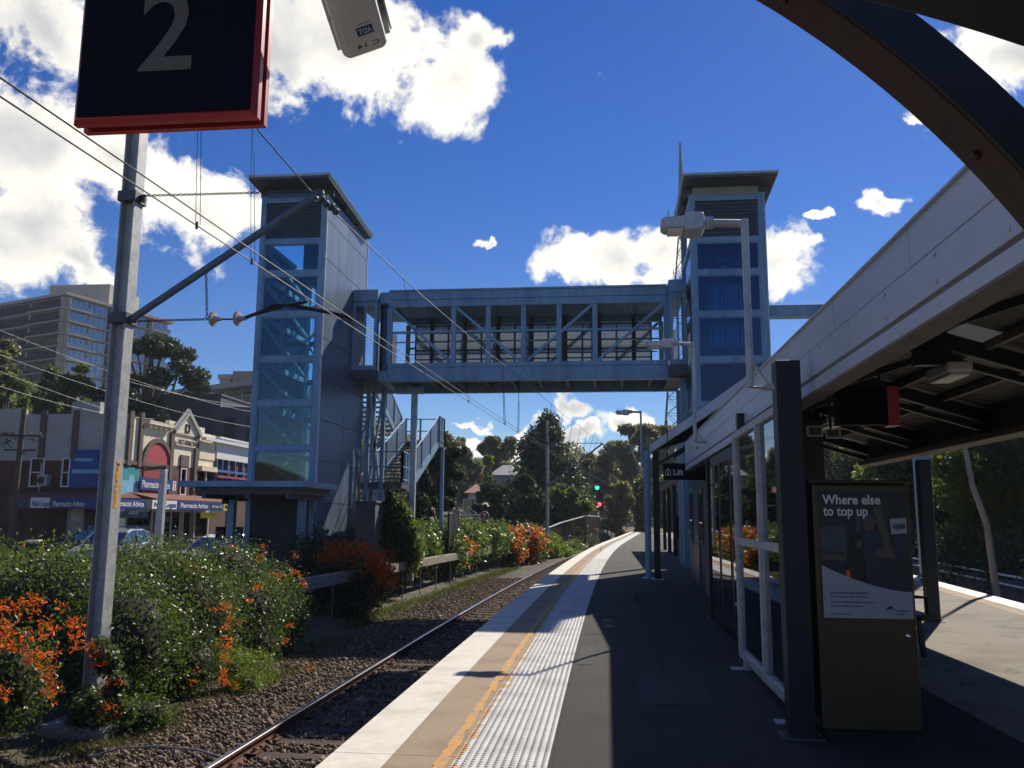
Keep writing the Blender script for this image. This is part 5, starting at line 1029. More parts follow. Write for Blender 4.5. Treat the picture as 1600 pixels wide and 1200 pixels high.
for (pa, pb, mat, txt) in ((198, 244, 'navy', 'Pharmacy'), (327, 352, 'yellow', None)):
    ya, yb = ay(pa) + .4, ay(pb) + .4; board('hanging_sign', (AX - .5, AX - .42, ya, yb, 1.42, 1.75), mat, aw2, txt, 'poster_grey', h=.2, width=(yb - ya) * .6)
for y in (43, 47.5, 52, YB - .3):
    g = G(); g.tube([(AX - .1, y, STREET + .1), (AX - .1, y, AZ0)], .05, 8); g.obj('post', 'galv_dark', aw2)
# shopfront glazing
for pa, pb in ((205, 243), (262, 272), (276, 286), (292, 303), (310, 330)): g = G(); fr(g, pa, pb, .35, 1.75, .01, .03); g.obj('shop_window', 'glass_dark', shop)
g = G(); [fr(g, p, p + 1.4, STREET + .1, 2.0, .005, .08) for p in (203, 243, 261, 272.5, 287, 291, 303.5, 309, 330)]; fr(g, 203, 331, 1.76, 1.95, .005, .07); g.obj('shop_frame', 'cream_grey', shop)
for q in ((186, 202, STREET + .1, 2.0, .005, .05), (250, 259, STREET + .1, 2.0, .005, .04)): g = G(); fr(g, *q); g.obj('tiled_panel', 'white', shop)
for q in ((205, 243, .8, 1.0), (276, 286, .55, .75), (262, 271, 1.2, 1.5)): g = G(); fr(g, *q, .031, .036); g.obj('window_poster', 'poster_grey', shop)
sh2 = thing('shop_building', 'white and blue painted shop building next to the cream gabled one', 'shop', (-28, 58, STREET))
g = G(); g.box(-33, FX - .03, fy(336) + .02, fy(402), STREET, 6.45); g.obj('wall', 'brick', sh2)
g = G(); fr(g, 337, 402, 5.2, 6.5, -.02, .12); g.obj('parapet', 'white', sh2); g = G(); fr(g, 311, 402, 6.2, 6.38, .121, .42); fr(g, 337, 402, 6.501, 6.62, -.2, .3); g.obj('cornice', 'white', sh2)
g = G(); [fr(g, p, p + 1.2, 3.0, 5.2, .0, .14) for p in (337, 346, 355, 366, 378, 390)]; fr(g, 337, 402, 4.35, 4.5, .141, .22); g.obj('blue_trim', 'trim_blue', sh2); g = G(); fr(g, 337, 402, 4.0, 4.12, .141, .26); g.obj('red_trim', 'red_paint', sh2)
g = G(); [fr(g, p, p + 6, 2.7, 3.95, .0, .05) for p in (339, 348, 358, 369)]; g.obj('window', 'glass_dark', sh2)
g = G(); fr(g, 337, 375, 2.5, 3.9, -.02, -.01) if False else fr(g, 376, 402, 2.7, 4.0, .0, .05); g.obj('pane', 'glass_dark', sh2)
g = G(); fr(g, 311, 335, 5.05, 5.75, .01, .06); f = g.obj('sign_panel', 'cream', shop); g = G(); fr(g, 311, 335, 4.3, 4.6, .005, .3); fr(g, 322.5, 323.5, 2.6, 4.29, .005, .1); g.obj('balcony_beam', 'cream', shop); g = G(); fr(g, 311, 322, 2.65, 4.25, .002, .02); fr(g, 324, 335, 2.65, 4.25, .002, .02); g.obj('balcony_window', 'glass_dark', shop)
# ------------------------------------------------------------------ things in the street
def wheel(car, x, y, r):
    g = G(); g.torus((x, y, r), Y_, r - .09, .1, 18, 8); w = g.obj('wheel', 'black_rubber', car); g = G(); g.lathe([(r - .14, -.08), (r - .12, 0), (r - .14, .08)], (x, y, r), Y_, 14); g.obj('rim', 'chrome', w)
def make_car(name, label, mat, rack):
    c = thing(name, label, 'car', (0, 0, 0))
    def sec(x, hw, zb, zt, tw, zs):
        return [(x, -hw * .96, zb), (x, -hw, zs * .6 + zb * .4), (x, -hw * .98, zs), (x, -tw, zt), (x, tw, zt), (x, hw * .98, zs), (x, hw, zs * .6 + zb * .4), (x, hw * .96, zb)]
    P = [(-2.3, .6, .35, .62, .5, .6), (-2.2, .82, .26, .74, .66, .7), (-1.5, .9, .24, .9, .74, .84), (-1.05, .91, .24, .97, .76, .9), (-.35, .92, .24, 1.0, .8, .93), (1.9, .92, .24, 1.03, .8, .97), (2.25, .86, .28, .98, .74, .95), (2.36, .7, .4, .85, .6, .8)]
    g = G(); g.loft([sec(*p) for p in P]); g.obj('body', mat, c, .03, smooth=False)
    g = G(); K = [(-1.02, .72, .985, .985), (-.35, .68, 1.0, 1.4), (.1, .62, 1.01, 1.5), (1.2, .62, 1.02, 1.5), (1.85, .64, 1.03, 1.38), (2.18, .7, 1.02, 1.03)]
    g.loft([[(x, -.8, zb - .03), (x, -w, zt), (x, w, zt), (x, .8, zb - .03)] for x, w, zb, zt in K]); g.obj('cabin', 'glass_window', c)
    g = G(); g.loft([[(x, -w - .015, zt - .03), (x, -w * .95, zt + .025), (x, w * .95, zt + .025), (x, w + .015, zt - .03)] for x, w, zb, zt in K[1:5]]); 
    for s in (-1, 1):
        for (xa, za, xb, zb, wa, wb) in ((-1.02, .98, -.35, 1.4, .77, .69), (.45, 1.0, .42, 1.48, .8, .64), (1.3, 1.0, 1.25, 1.48, .8, .64), (2.15, 1.0, 1.85, 1.38, .76, .66)): g.beam((xa, s * wa, za), (xb, s * wb, zb), .05, .05)
    g.obj('roof', mat, c)
    for x in (-1.42, 1.42):
        for s in (-.82, .82): wheel(c, x, s, .33)
    for s in (-.6, .6):
        g = G(); g.lathe([(.02, -.04), (.12, 0), (.1, .03)], (-2.2, s, .66), (-1, 0, .1), 10); g.obj('headlight', 'chrome', c); g = G(); g.box(2.27, 2.31, s - .12, s + .12, .72, .88); g.obj('tail_light', 'sign_red', c)
    for s in (-1, 1):
        g = G(); g.box(-.55, -.4, s * .9, s * 1.08, 1.0, 1.12); g.obj('wing_mirror', mat, c, .02)
        g = G(); [g.box(x, x + .16, s * .925, s * .935, .8, .825) for x in (.2, 1.1)]; g.obj('door_handle', 'chrome', c)
        if rack: g = G(); g.tube([(.0, s * .58, 1.54), (.1, s * .58, 1.6), (1.5, s * .58, 1.59), (1.6, s * .58, 1.5)], .025, 6); g.obj('roof_rail', 'chrome', c)
    return c
c1 = make_car('parked_car', 'dark blue station wagon with silver roof rails parked by the corner shop', 'car_dark', True); c1.location = (-22.0, 36, STREET + .02); c1.rotation_euler = (0, 0, R(-14))
c2 = make_car('parked_car', 'silver car beside the nearest mast, only its bonnet showing above the hedge', 'car_silver', False); c2.location = (-19.5, 33, STREET + .02); c2.rotation_euler = (0, 0, R(96))
c3c = copy_tree(c2, (-14.1, 31, STREET - .1), R(78), 'silver car behind the hedge with sun glinting on its roof')
hp = thing('bike_hoop', 'orange and white steel hoop standing alone at the car park edge', 'hoop', (-23.9, 37, -.42), 'hoops at the car park edge')
g = G(); z = -.42; g.tube([(-24.25, 37, z), (-24.25, 37, z + .72), (-24.2, 37, z + .8), (-23.45, 37, z + .84), (-23.4, 37, z + .76), (-23.4, 37, z)], .05, 8); g.obj('tube', 'plate_orange', hp); g = G(); g.tube([(-24.05, 37, z + .812), (-23.6, 37, z + .835)], .053, 8); g.obj('white_band', 'white', hp)
copy_tree(hp, (-25.1, 36.0, -.42), R(4), 'orange steel hoop at the very left edge of the photo')
bo = thing('bollard', 'short grey square bollard at the edge of the car park, by the hedge', 'bollard', (-17.6, 30, STREET)); g = G(); g.box(-17.75, -17.45, 29.9, 30.1, STREET, .42); g.obj('post', 'galv_dark', bo, .02)
sl_ = thing('street_lamp', 'square grey street lamp with a flat curved head before the pharmacy', 'lamp', (-16.6, 33.5, STREET))
a = survey(256, 735, 33.5); g = G(); g.box(a.x - .12, a.x + .12, 33.38, 33.62, STREET, a.z); g.obj('post', 'galv', sl_, .01)
g = G(); g.loft([[(a.x + .15 - t * 1.15, 33.5 - w, a.z + .12 - .16 * t * t - h), (a.x + .15 - t * 1.15, 33.5 + w, a.z + .12 - .16 * t * t - h), (a.x + .15 - t * 1.15, 33.5 + w, a.z + .12 - .16 * t * t + h), (a.x + .15 - t * 1.15, 33.5 - w, a.z + .12 - .16 * t * t + h)] for t, w, h in ((0, .1, .06), (.3, .16, .06), (.7, .18, .04), (1, .05, .01))]); g.obj('lamp_head', 'galv_dark', sl_)
hr = thing('handrail', 'thin dark handrail running behind the hedge in front of the shops', 'handrail', (-14, 34.2, STREET))
g = G(); g.tube([(-18.4, 34.2, .62), (-11.8, 34.2, .66)], .03, 6); g.obj('rail', 'galv_dark', hr)
for x in (-18.3, -16.2, -14.1, -12): g = G(); g.tube([(x, 34.2, STREET), (x, 34.2, .63)], .03, 6); g.obj('post', 'galv_dark', hr)
# timber power pole and the street wires
pp = thing('power_pole', 'dark timber power pole with tangled wires at the left edge', 'power pole', (-26.2, 38.6, STREET))
a = survey(38, 640, 38.6); g = G(); g.tube([(a.x - .1, 38.6, STREET - .1), (a.x, 38.6, 6.6)], [.17, .12], 10); g.obj('pole', 'pole_wood', pp)
g = G(); g.beam((a.x - .9, 38.4, 5.3), (a.x + .9, 38.8, 5.3), .1, .1); g.beam((a.x - .7, 38.4, 4.6), (a.x + .7, 38.8, 4.6), .08, .08); g.obj('crossarm', 'pole_wood', pp)
g = G(); [g.lathe([(.04, 0), (.06, .04), (.04, .1)], (a.x + q, 38.6 + q * .22, 5.35), Z_, 8) for q in (-.8, -.4, .4, .8)]; g.obj('insulator', 'insulator', pp)
rr = random.Random(12); g = G()
for i in range(9):
    c0 = Vector((a.x + rr.uniform(-.5, .8), 38.3, 4.6 + rr.uniform(-.3, .6))); g.tube([c0 + Vector((rr.uniform(-.9, .9), 0, rr.uniform(-.35, .35))) * t + Vector((0, 0, .3 * math.sin(3.1 * t))) for t in (0, .25, .5, .75, 1)], .016, 4)
g.obj('cable_loop', 'wire', pp)
def swire(pa, Ya, pb, Yb, sag, label):
    a, b = survey(*pa, Ya), survey(*pb, Yb); pts = [a.lerp(b, t) - Vector((0, 0, sag * 4 * t * (1 - t))) for t in [i / 10 for i in range(11)]]
    wire('street_wire', label, pts, .0075, 'wire_pale', 'street wires in front of the shops')
swire((-40, 500), 30, (430, 650), 62, .5, 'street wire crossing highest over the dark trees'); swire((-40, 540), 30, (430, 672), 62, .5, 'second street wire down over the dark trees')
swire((-40, 565), 32, (430, 700), 62, .6, 'street wire passing just over the gable top'); swire((-40, 590), 32, (240, 655), 46, .3, 'lowest street wire on the left, ending over the cream side wall'); swire((180, 590), 44, (430, 640), 70, .3, 'street wire in front of the slate grey building')
# ------------------------------------------------------------------ buildings on the hill
ap = thing('apartment_block', 'tall cream apartment block with stacked balconies on the hill', 'apartment block', (-85, 175, 20))
Cn = survey(105, 460, 160); Ln = survey(-45, 482, 172); Rn = survey(262, 503, 186)
ztop = Cn.z; dl = (Vector((Ln.x, Ln.y)) - Vector((Cn.x, Cn.y))); dr = (Vector((Rn.x, Rn.y)) - Vector((Cn.x, Cn.y)))
Bk = Vector((Ln.x, Ln.y)) + dr
zlow = survey(105, 600, 160).z; nf = 8; hf = 2.62
g = G(); g.loft([[(Cn.x, Cn.y, z), (Rn.x, Rn.y, z), (Bk.x, Bk.y, z), (Ln.x, Ln.y, z)] for z in (zlow - 12, ztop - .1)]); g.obj('wall', 'apartment', ap)
def side(d, n):
    L = d.length; ex = Vector((d.x, d.y, 0)).normalized(); nn = Vector((ex.y, -ex.x, 0))
    if nn.y > 0: nn = -nn
    for f in range(nf):
        z = ztop - .3 - hf * (f + 1)
        for i in range(n):
            a = L * i / n; deep = .9 if i % 2 == 0 else .25; o = Vector((Cn.x, Cn.y, 0)) + ex * a
            g = G(); w = L / n
            g.frame(o + ex * (w / 2) + nn * (deep / 2) + Vector((0, 0, z)), ex, nn, Z_, w / 2 - .02, deep / 2 + .35, .13); g.obj('balcony_slab', 'apartment_slab', ap)
            g = G()
            nw = max(3, int(w / 1.1))
            for k in range(nw): g.frame(o + ex * (w * (k + .5) / nw) + nn * .06 + Vector((0, 0, z + 1.25)), ex, nn, Z_, w / nw / 2 - .05, .05, 1.0)
            wd = g.obj('window', 'glass_window', ap)
            if i % 2 == 0: g = G(); g.frame(o + ex * (w / 2) + nn * (deep + .3) + Vector((0, 0, z + .55)), ex, nn, Z_, w / 2 - .1, .03, .42); g.obj('balcony_rail', 'glass_window', ap)
            g = G(); g.frame(o + ex * .25 + nn * (deep / 2) + Vector((0, 0, z + 1.25)), ex, nn, Z_, .22, deep / 2 + .1, 1.12); g.obj('fin_wall', 'apartment_slab', ap)
side(dl, 3); side(dr, 5)
g = G(); c0 = Vector((Cn.x, Cn.y)); cen = c0 + dl * .5 + dr * .5
def off(p, k): q = Vector(p) - cen; return cen + q * k
g.loft([[(*off(p, k), z) for p in (c0, c0 + dr, c0 + dr + dl, c0 + dl)] for z, k in ((ztop - .35, 1.07), (ztop + .25, 1.07))]); g.obj('roof', 'apartment_slab', ap)
a, b = survey(78, 448, 172), survey(170, 470, 172); g = G(); g.box(a.x, b.x, 172, 184, ztop + .26, a.z + .3); g.obj('plant_room', 'apartment_slab', ap)
a2 = thing('apartment_block', 'long low cream apartment building with a chimney left of the lift tower', 'apartment block', (-62, 122, 16))
l_, r_ = survey(268, 608, 118), survey(420, 592, 108); zt = r_.z
g = G(); ex = Vector((r_.x - l_.x, r_.y - l_.y, 0)); L = ex.length; ex.normalize(); nn = Vector((ex.y, -ex.x, 0)); mid_ = Vector(((l_.x + r_.x) / 2, (l_.y + r_.y) / 2, 0)) - nn * 5
g.frame(mid_ + Vector((0, 0, zt - 4.3)), ex, nn, Z_, L / 2, 5, 3.6); g.obj('wall', 'apartment', a2)
g = G(); g.frame(mid_ + Vector((0, 0, zt - .35)), ex, nn, Z_, L / 2 + .5, 5.8, .35); g.obj('roof', 'apartment_slab', a2)
g = G(); [g.frame(mid_ + nn * 5.02 + ex * (-L / 2 + (i + .5) * L / 8) + Vector((0, 0, zt - 1.9)), ex, nn, Z_, L / 16 - .3, .04, 1.0) for i in range(8)]; g.obj('window', 'glass_window', a2)
g = G(); g.frame(mid_ + nn * 5.9 + Vector((0, 0, zt - 3.3)), ex, nn, Z_, L / 2, .9, .14); g.obj('balcony_slab', 'apartment_slab', a2); g = G(); [g.frame(mid_ + nn * 6.75 + ex * (-L / 2 + i * L / 30) + Vector((0, 0, zt - 2.75)), ex, nn, Z_, .03, .03, .5) for i in range(31)]; g.frame(mid_ + nn * 6.75 + Vector((0, 0, zt - 2.25)), ex, nn, Z_, L / 2, .04, .04); g.obj('balcony_rail', 'plastic_white', a2)
a = survey(348, 603, 116); b = survey(355, 585, 116); g = G(); g.box(a.x - .5, b.x + .5, 116, 117.5, zt - .4, b.z - .7); g.box(a.x - .7, b.x + .7, 115.8, 117.7, b.z - .7, b.z); g.obj('chimney', 'apartment_slab', a2)
a = survey(364, 580, 116); g = G(); g.box(a.x, a.x + 7, 116, 120, zt - .3, a.z); g.obj('plant_room', 'apartment', a2)
sl2 = thing('office_building', 'plain slate grey building behind the cream gable', 'building', (-42, 82, 0))
a, b, c = survey(232, 628, 84), survey(330, 626, 78), survey(425, 640, 78)
g = G(); g.box(a.x - 1, b.x, 80, 92, -.2, a.z); g.box(b.x + .01, c.x, 79, 92, -.2, b.z - .5); g.obj('wall', 'slate_wall', sl2); g = G(); [g.box(b.x + q, b.x + q + 1.1, 78.96, 79, 4, b.z - 1.5) for q in (1, 3.2)]; g.obj('dark_panel', 'dark_paint', sl2)
g = G(); g.box(a.x - 1.1, b.x + .1, 79.9, 92.1, a.z, a.z + .2); g.obj('roof', 'galv_dark', sl2)
# ------------------------------------------------------------------ low timber railing along the line
def xl(y, o): return o + bend(y)
rl = thing('timber_railing', 'low weathered timber plank railing on thin posts along the railway', 'railing', (-6.8, 26, -1.15))
yy = [19.5, 21.6, 23.8, 26, 28.3, 30.6, 33, 35.5, 38, 41, 44, 47, 50, 53, 56, 59]
def rx(y): return -6.95 + .012 * (y - 20) + bend(y) * .95
for a, b in zip(yy[:-1], yy[1:]):
    za, zb = -.02 - .004 * (a - 20), -.02 - .004 * (b - 20); g = G(); g.beam((rx(a), a + .01, za), (rx(b), b - .01, zb), .045, .24); g.beam((rx(a) - .08, a + .01, za + .135), (rx(b) - .08, b - .01, zb + .135), .2, .03); g.obj('plank', 'timber', rl, .006)
for a in yy: g = G(); g.box(rx(a) - .05, rx(a) - .024, a - .035, a + .035, -1.25, -.02); g.obj('post', 'galv_dark', rl)
# ------------------------------------------------------------------ distant railway things
sg_ = thing('railway_signal', 'railway signal with two black heads, green lit above red', 'signal', (-1.2, 95, -1))
a, g1, r1 = survey(936, 835, 95), survey(933, 762, 95), survey(936.5, 788, 95)
g = G(); g.tube([(a.x + .1, 95.3, -1.2), (a.x + .1, 95.3, g1.z + .6)], .11, 10); g.obj('post', 'galv_dark', sg_)
for nm, p, m_, up_ in (('green', g1, 'signal_green', .0), ('red', r1, 'signal_red', -.55)):
    g = G(); z0, z1 = (p.z - .9, p.z + .55) if nm == 'green' else (p.z - .5, p.z + 1.0); w = .42
    g.loft([[(p.x + w * math.cos(t) * .95, y, (z0 if math.sin(t) < 0 else z1) + w * .6 * math.sin(t)) for t in [2 * math.pi * (k + .5) / 16 for k in range(16)]] for y in (94.9, 95.15)]); h = g.obj('signal_head', 'black', sg_)
    g = G(); g.lathe([(.2, 0), (.19, .03), (.1, .06)], (p.x, 94.9, p.z), (0, -1, 0), 14); g.obj('lamp_lens', m_, h); g = G(); g.tube([(p.x + .3 * math.cos(t), 94.75, p.z + .3 * math.sin(t)) for t in [math.pi * k / 8 for k in range(9)]], .03, 5); g.obj('hood', 'black', h)
cf = thing('mesh_fence', 'brown wire mesh fence with a pale top rail by the track, near the signals', 'fence', (-3.6, 80, -1))
ps = [survey(846, 829, 64), survey(876, 817, 72), survey(915, 806, 78), survey(937, 807, 90)]
for a, b in zip(ps[:-1], ps[1:]):
    g = G(); g.tube([a, b], .06, 6); g.obj('top_rail', 'galv', cf); g = G(); g.loft([[(p.x - .01, p.y, -.9), (p.x + .01, p.y, -.9), (p.x + .01, p.y, p.z - .05), (p.x - .01, p.y, p.z - .05)] for p in (a, b)]); g.obj('mesh', 'chain_mesh', cf)
for p in ps: g = G(); g.tube([(p.x, p.y, -1.2), p], .06, 6); g.obj('post', 'galv_dark', cf)
gr_ = thing('guard_rail', 'pale low guard rails beside the track beyond the signals', 'guard rail', (1, 120, -1))
for i in range(4): y = 100 + 9 * i; g = G(); g.tube([(xl(y, -5.2), y, -.9), (xl(y, -5.2), y, .2), (xl(y + 7, -5.2), y + 7, .2), (xl(y + 7, -5.2), y + 7, -.9)], .07, 6); g.obj('rail', 'plastic_white', gr_)
tsn = thing('station_sign', 'round red sign with a white T above the shrubs', 'sign', (-6.8, 46, -.3)); a = survey(757, 806, 46)
g = G(); g.tube([(a.x, 46.05, -.3), (a.x, 46.05, a.z)], .04, 8); g.obj('post', 'galv_dark', tsn); g = G(); g.lathe([(.25, 0), (.25, .04)], (a.x, 46.02, a.z), (0, -1, 0), 24); f = g.obj('disc', 'red_paint', tsn); g = G(); g.torus((a.x, 45.98, a.z), Y_, .235, .016, 24, 5); g.text('T', .26, (a.x - .1, 45.975, a.z - .13), X_, Z_, .004, width=.2, bold=.015); g.obj('lettering', 'letter_white', f)
nsn = thing('notice_board', 'white and black notice board left of the round T sign', 'notice board', (-8, 47, -.3)); a, b = survey(722, 803, 47), survey(752, 814, 47)
g = G(); g.box(a.x, b.x, 47, 47.06, b.z, a.z); f = g.obj('panel', 'white', nsn); g = G(); xm = a.x + (b.x - a.x) * .5; g.box(xm, b.x - .15, 46.99, 47, b.z, a.z - .08); f2 = g.obj('black_panel', 'black', f); g = G(); g.text('NSW', .17, (xm + .1, 46.985, b.z + .1), X_, Z_, .004); g.obj('lettering', 'letter_white', f2); g = G(); g.box(xm, b.x, 46.99, 47.05, b.z - .14, b.z - .002); g.obj('red_band', 'tin_red', f)
g = G(); [g.tube([(x, 47.03, -.5), (x, 47.03, b.z)], .04, 6) for x in (a.x + .1, b.x - .1)]; g.tube([(a.x + .1, 47.03, a.z), (a.x + .3, 47.03, a.z + .4), (a.x + .8, 47.03, a.z)], .03, 6); g.obj('frame', 'galv', nsn)
def house(label, pa, pb, Y, roofm, wallm, ridge, hip=.3):
    a, b = survey(*pa, Y), survey(*pb, Y); h = thing('house', label, 'house', ((a.x + b.x) / 2, Y, b.z)); zt = a.z - ridge
    g = G(); g.box(a.x + .4, b.x - .4, Y, Y + 9, b.z - 6, zt); g.obj('wall', wallm, h); g = G(); w = b.x - a.x
    g.add([(a.x, Y - .5, zt), (b.x, Y - .5, zt), (b.x, Y + 9.5, zt), (a.x, Y + 9.5, zt), (a.x + w * hip, Y + 4, a.z), (b.x - w * hip, Y + 4, a.z)], [(0, 1, 5, 4), (1, 2, 5), (2, 3, 4, 5), (3, 0, 4), (0, 3, 2, 1)]); g.obj('roof', roofm, h)
    n = max(2, int(w / 3)); 
    for i in range(n): x = a.x + w * (i + .5) / n; g = G(); g.box(x - .55, x + .55, Y - .03, Y, zt - 2.0, zt - .6); wd = g.obj('window', 'white', h); g = G(); g.box(x - .48, x + .48, Y - .04, Y - .031, zt - 1.93, zt - .67); g.obj('pane', 'glass_dark', wd)
house('house with a pale grey hipped roof among the trees left of the big conifer', (766, 724), (806, 750), 118, 'roof_grey', 'roof_grey', 1.6)
house('brown roofed house half hidden right of the big conifer', (896, 734), (924, 756), 140, 'roof_terracotta', 'brick', 1.5)
house('cream house glimpsed through the dark trees above the round T sign', (726, 754), (752, 800), 84, 'roof_terracotta', 'cream', 1.0)
ov = thing('road_bridge', 'dark distant road bridge with a pale railing among the trees', 'bridge', (-22, 130, 6)); a, b = survey(690, 733, 130), survey(775, 733, 130)
g = G(); g.box(a.x - 6, b.x, 130, 138, a.z - 2, a.z - .5); g.obj('deck', 'dark_paint', ov); g = G(); g.box(a.x - 6, b.x, 129.9, 130, a.z - .5, a.z - .35); [g.box(a.x + q, a.x + q + .15, 129.9, 130, a.z - .4, a.z + .3) for q in range(0, 9, 2)]; g.box(a.x - 6, b.x, 129.9, 129.95, a.z + .2, a.z + .3); g.obj('railing', 'plastic_white', ov)
g = G(); [g.box(x, x + 1, 131, 137, -2, a.z - 2) for x in (a.x - 4, a.x + 5)]; g.obj('pier', 'concrete_dark', ov)
# lattice mast on the skyline
lm = thing('lattice_mast', 'thin steel lattice radio mast rising behind the right lift tower', 'radio mast', (16, 205, 0))
ba = survey(1040, 700, 205); bb = survey(1068, 372, 205); tp = survey(1067, 222, 205); zb_, zm_, zt_ = -2, bb.z, tp.z
cxb, cxt = ba.x + 2.1, bb.x - .3
def leg(t, s, q): k = 2.5 * (1 - t) + .95 * t; return Vector((cxb + (cxt - cxb) * t + s * k, 205 + q * k, ba.z + (zm_ - ba.z) * t))
g = G(); [g.tube([leg(-.35, s, q), leg(1, s, q)], .14, 6) for s in (-1, 1) for q in (-1, 1)]; g.obj('leg', 'galv_dark', lm)
g = G(); n = 13
for i in range(n):
    a, b = i / n, (i + 1) / n
    for (s1, q1, s2, q2) in ((-1, -1, 1, -1), (-1, 1, 1, 1), (-1, -1, -1, 1), (1, -1, 1, 1)): g.tube([leg(a, s1, q1), leg(b, s2, q2)], .06, 4); g.tube([leg(a, s2, q2), leg(b, s1, q1)], .06, 4); g.tube([leg(b, s1, q1), leg(b, s2, q2)], .06, 4)
g.obj('bracing', 'galv_dark', lm)
rr = random.Random(4); g = G(); [g.tube([leg(t, s, q), leg(t, s, q) + Vector((s * .5, q * .5, .0)), leg(t, s, q) + Vector((s * .5, q * .5, 1.2))], .08, 5) for t, s, q in [(rr.uniform(.2, .95), rr.choice((-1, 1)), rr.choice((-1, 1))) for _ in range(16)]]; g.obj('antenna', 'galv_dark', lm)
g = G(); g.tube([(cxt, 205, zm_), (cxt, 205, zt_ - 8), (cxt, 205, zt_)], [.7, .5, .16], 8); [g.lathe([(.75, 0), (.75, .25)], (cxt, 205, zm_ + 1 + k * 1.15), Z_, 8) for k in range(12)]; g.obj('spire', 'galv_dark', lm)
# far side of the line: low wall with pipes
rw_ = thing('retaining_wall', 'low dark kerb wall with pale pipes beyond the far track', 'wall', (12, 25, -1.1))
g = G(); ysr = [y for y in YS if 2 <= y <= 60]; g.loft([[(redge(y) + 3.9, y, -1.2), (redge(y) + 4.15, y, -1.2), (redge(y) + 4.15, y, -.35), (redge(y) + 3.9, y, -.35)] for y in ysr]); g.obj('wall', 'concrete_dark', rw_)
for z in (-.2, -.5): g = G(); g.tube([(redge(y) + 3.82, y, z) for y in ysr], .045, 6); g.obj('pipe', 'galv', rw_)
# ------------------------------------------------------------------ plants
def leafset(clumps, n, size, seed, aspect=.45, out=.35, droop=.0, shell=.5, size_var=.6):
    """n small folded leaf faces spread through ellipsoid clumps [(x, y, z, rx, ry, rz)]"""
    rg = np.random.default_rng(seed); C = np.array(clumps, float)
    w = (C[:, 3] * C[:, 4] + C[:, 4] * C[:, 5] + C[:, 3] * C[:, 5]); k = rg.choice(len(C), n, p=w / w.sum()); c = C[k]
    d = rg.normal(size=(n, 3)); d /= np.linalg.norm(d, axis=1, keepdims=True)
    r = shell + (1 - shell) * rg.random(n) ** .6; r *= 1 + .12 * rg.normal(size=n)
    p = c[:, :3] + d * r[:, None] * c[:, 3:]
    nr = rg.normal(size=(n, 3)); nr /= np.linalg.norm(nr, axis=1, keepdims=True); nr = nr * (1 - out) + d * out + np.array([0, 0, .25]); nr /= np.linalg.norm(nr, axis=1, keepdims=True)
    a = rg.normal(size=(n, 3)); a[:, 2] -= droop; a -= nr * (a * nr).sum(1, keepdims=True); a /= np.linalg.norm(a, axis=1, keepdims=True); b = np.cross(nr, a)
    s = size * (1 + size_var * rg.uniform(-1, 1, n))[:, None]
    V = np.stack([p - a * s * .5, p + b * s * aspect * .5 + nr * s * .08, p + a * s * .5, p - b * s * aspect * .5 + nr * s * .08], 1).reshape(-1, 3)
    F = np.arange(n * 4).reshape(n, 4)
    return V, F
def petals(centres, rad, per, size, seed):
    """clusters of narrow trumpet flowers standing out from each centre"""
    rg = np.random.default_rng(seed); C0 = np.array(centres, float); C1 = C0 + rg.normal(size=C0.shape) * rad * 1.2; kk = rg.integers(int(per * .35), int(per * 1.1), len(C0)); C = np.concatenate([np.repeat(C0, kk, 0), np.repeat(C1, kk // 2, 0)]); n = len(C)
    d = rg.normal(size=(n, 3)); d[:, 2] = d[:, 2] * .8 + .1; d[:, 1] -= .5; d /= np.linalg.norm(d, axis=1, keepdims=True)
    r = rad * rg.uniform(.2, 1, (n, 1)); p = C + d * r; u = np.cross(d, rg.normal(size=(n, 3))); u /= np.linalg.norm(u, axis=1, keepdims=True); L = size * rg.uniform(.7, 1.3, (n, 1))
    V = np.stack([p - u * L * .06, p + u * L * .06, p + d * L + u * L * .17, p + d * L - u * L * .17], 1).reshape(-1, 3)
    return V, np.arange(n * 4).reshape(n, 4)
def core(clumps, k=.6):
    g = G(); rr = random.Random(1)
    for (x, y, z, a, b, c) in clumps:
        n, m_ = 7, 5; rings = []
        for j in range(1, m_):
            t = math.pi * j / m_; rings.append([(x + a * k * math.sin(t) * math.cos(2 * math.pi * i / n) * rr.uniform(.8, 1.2), y + b * k * math.sin(t) * math.sin(2 * math.pi * i / n) * rr.uniform(.8, 1.2), z + c * k * math.cos(t)) for i in range(n)])
        g.loft(rings)
    return g
def inside(cl, n, seed, front=(0, -1, .2), spread=.75):
    """points on the sunny or viewer side of the clumps"""
    rg = np.random.default_rng(seed); out = []
    f = Vector(front).normalized()
    for i in range(n):
        c = cl[rg.integers(len(cl))]; d = (f + Vector(rg.normal(size=3)) * spread).normalized(); out.append((c[0] + d.x * c[3], c[1] + d.y * c[4], c[2] + d.z * c[5]))
    return out
def bush(name, label, cat, clumps, n, size, mat, seed, flowers=None, petal='petal', aspect=.5, group=None, fsize=.07, frad=.07, per=26, corek=.62, z0=None):
    x = sum(c[0] for c in clumps) / len(clumps); y = sum(c[1] for c in clumps) / len(clumps); z = land(x, y) if z0 is None else z0
    t = thing(name, label, cat, (x, y, z), group)
    g = G(); g.arrays(*leafset(clumps, n, size, seed, aspect)); g.obj('foliage', mat, t)
    core(clumps, corek).obj('stem', 'bush_fill', t, smooth=True)  # added dark filler lumps rather than stems, standing in for the shaded inside
    if flowers: g = G(); g.arrays(*petals(flowers, frad, per, fsize, seed + 1)); tag(g.obj('flower', petal, t), kind='stuff')
    return t
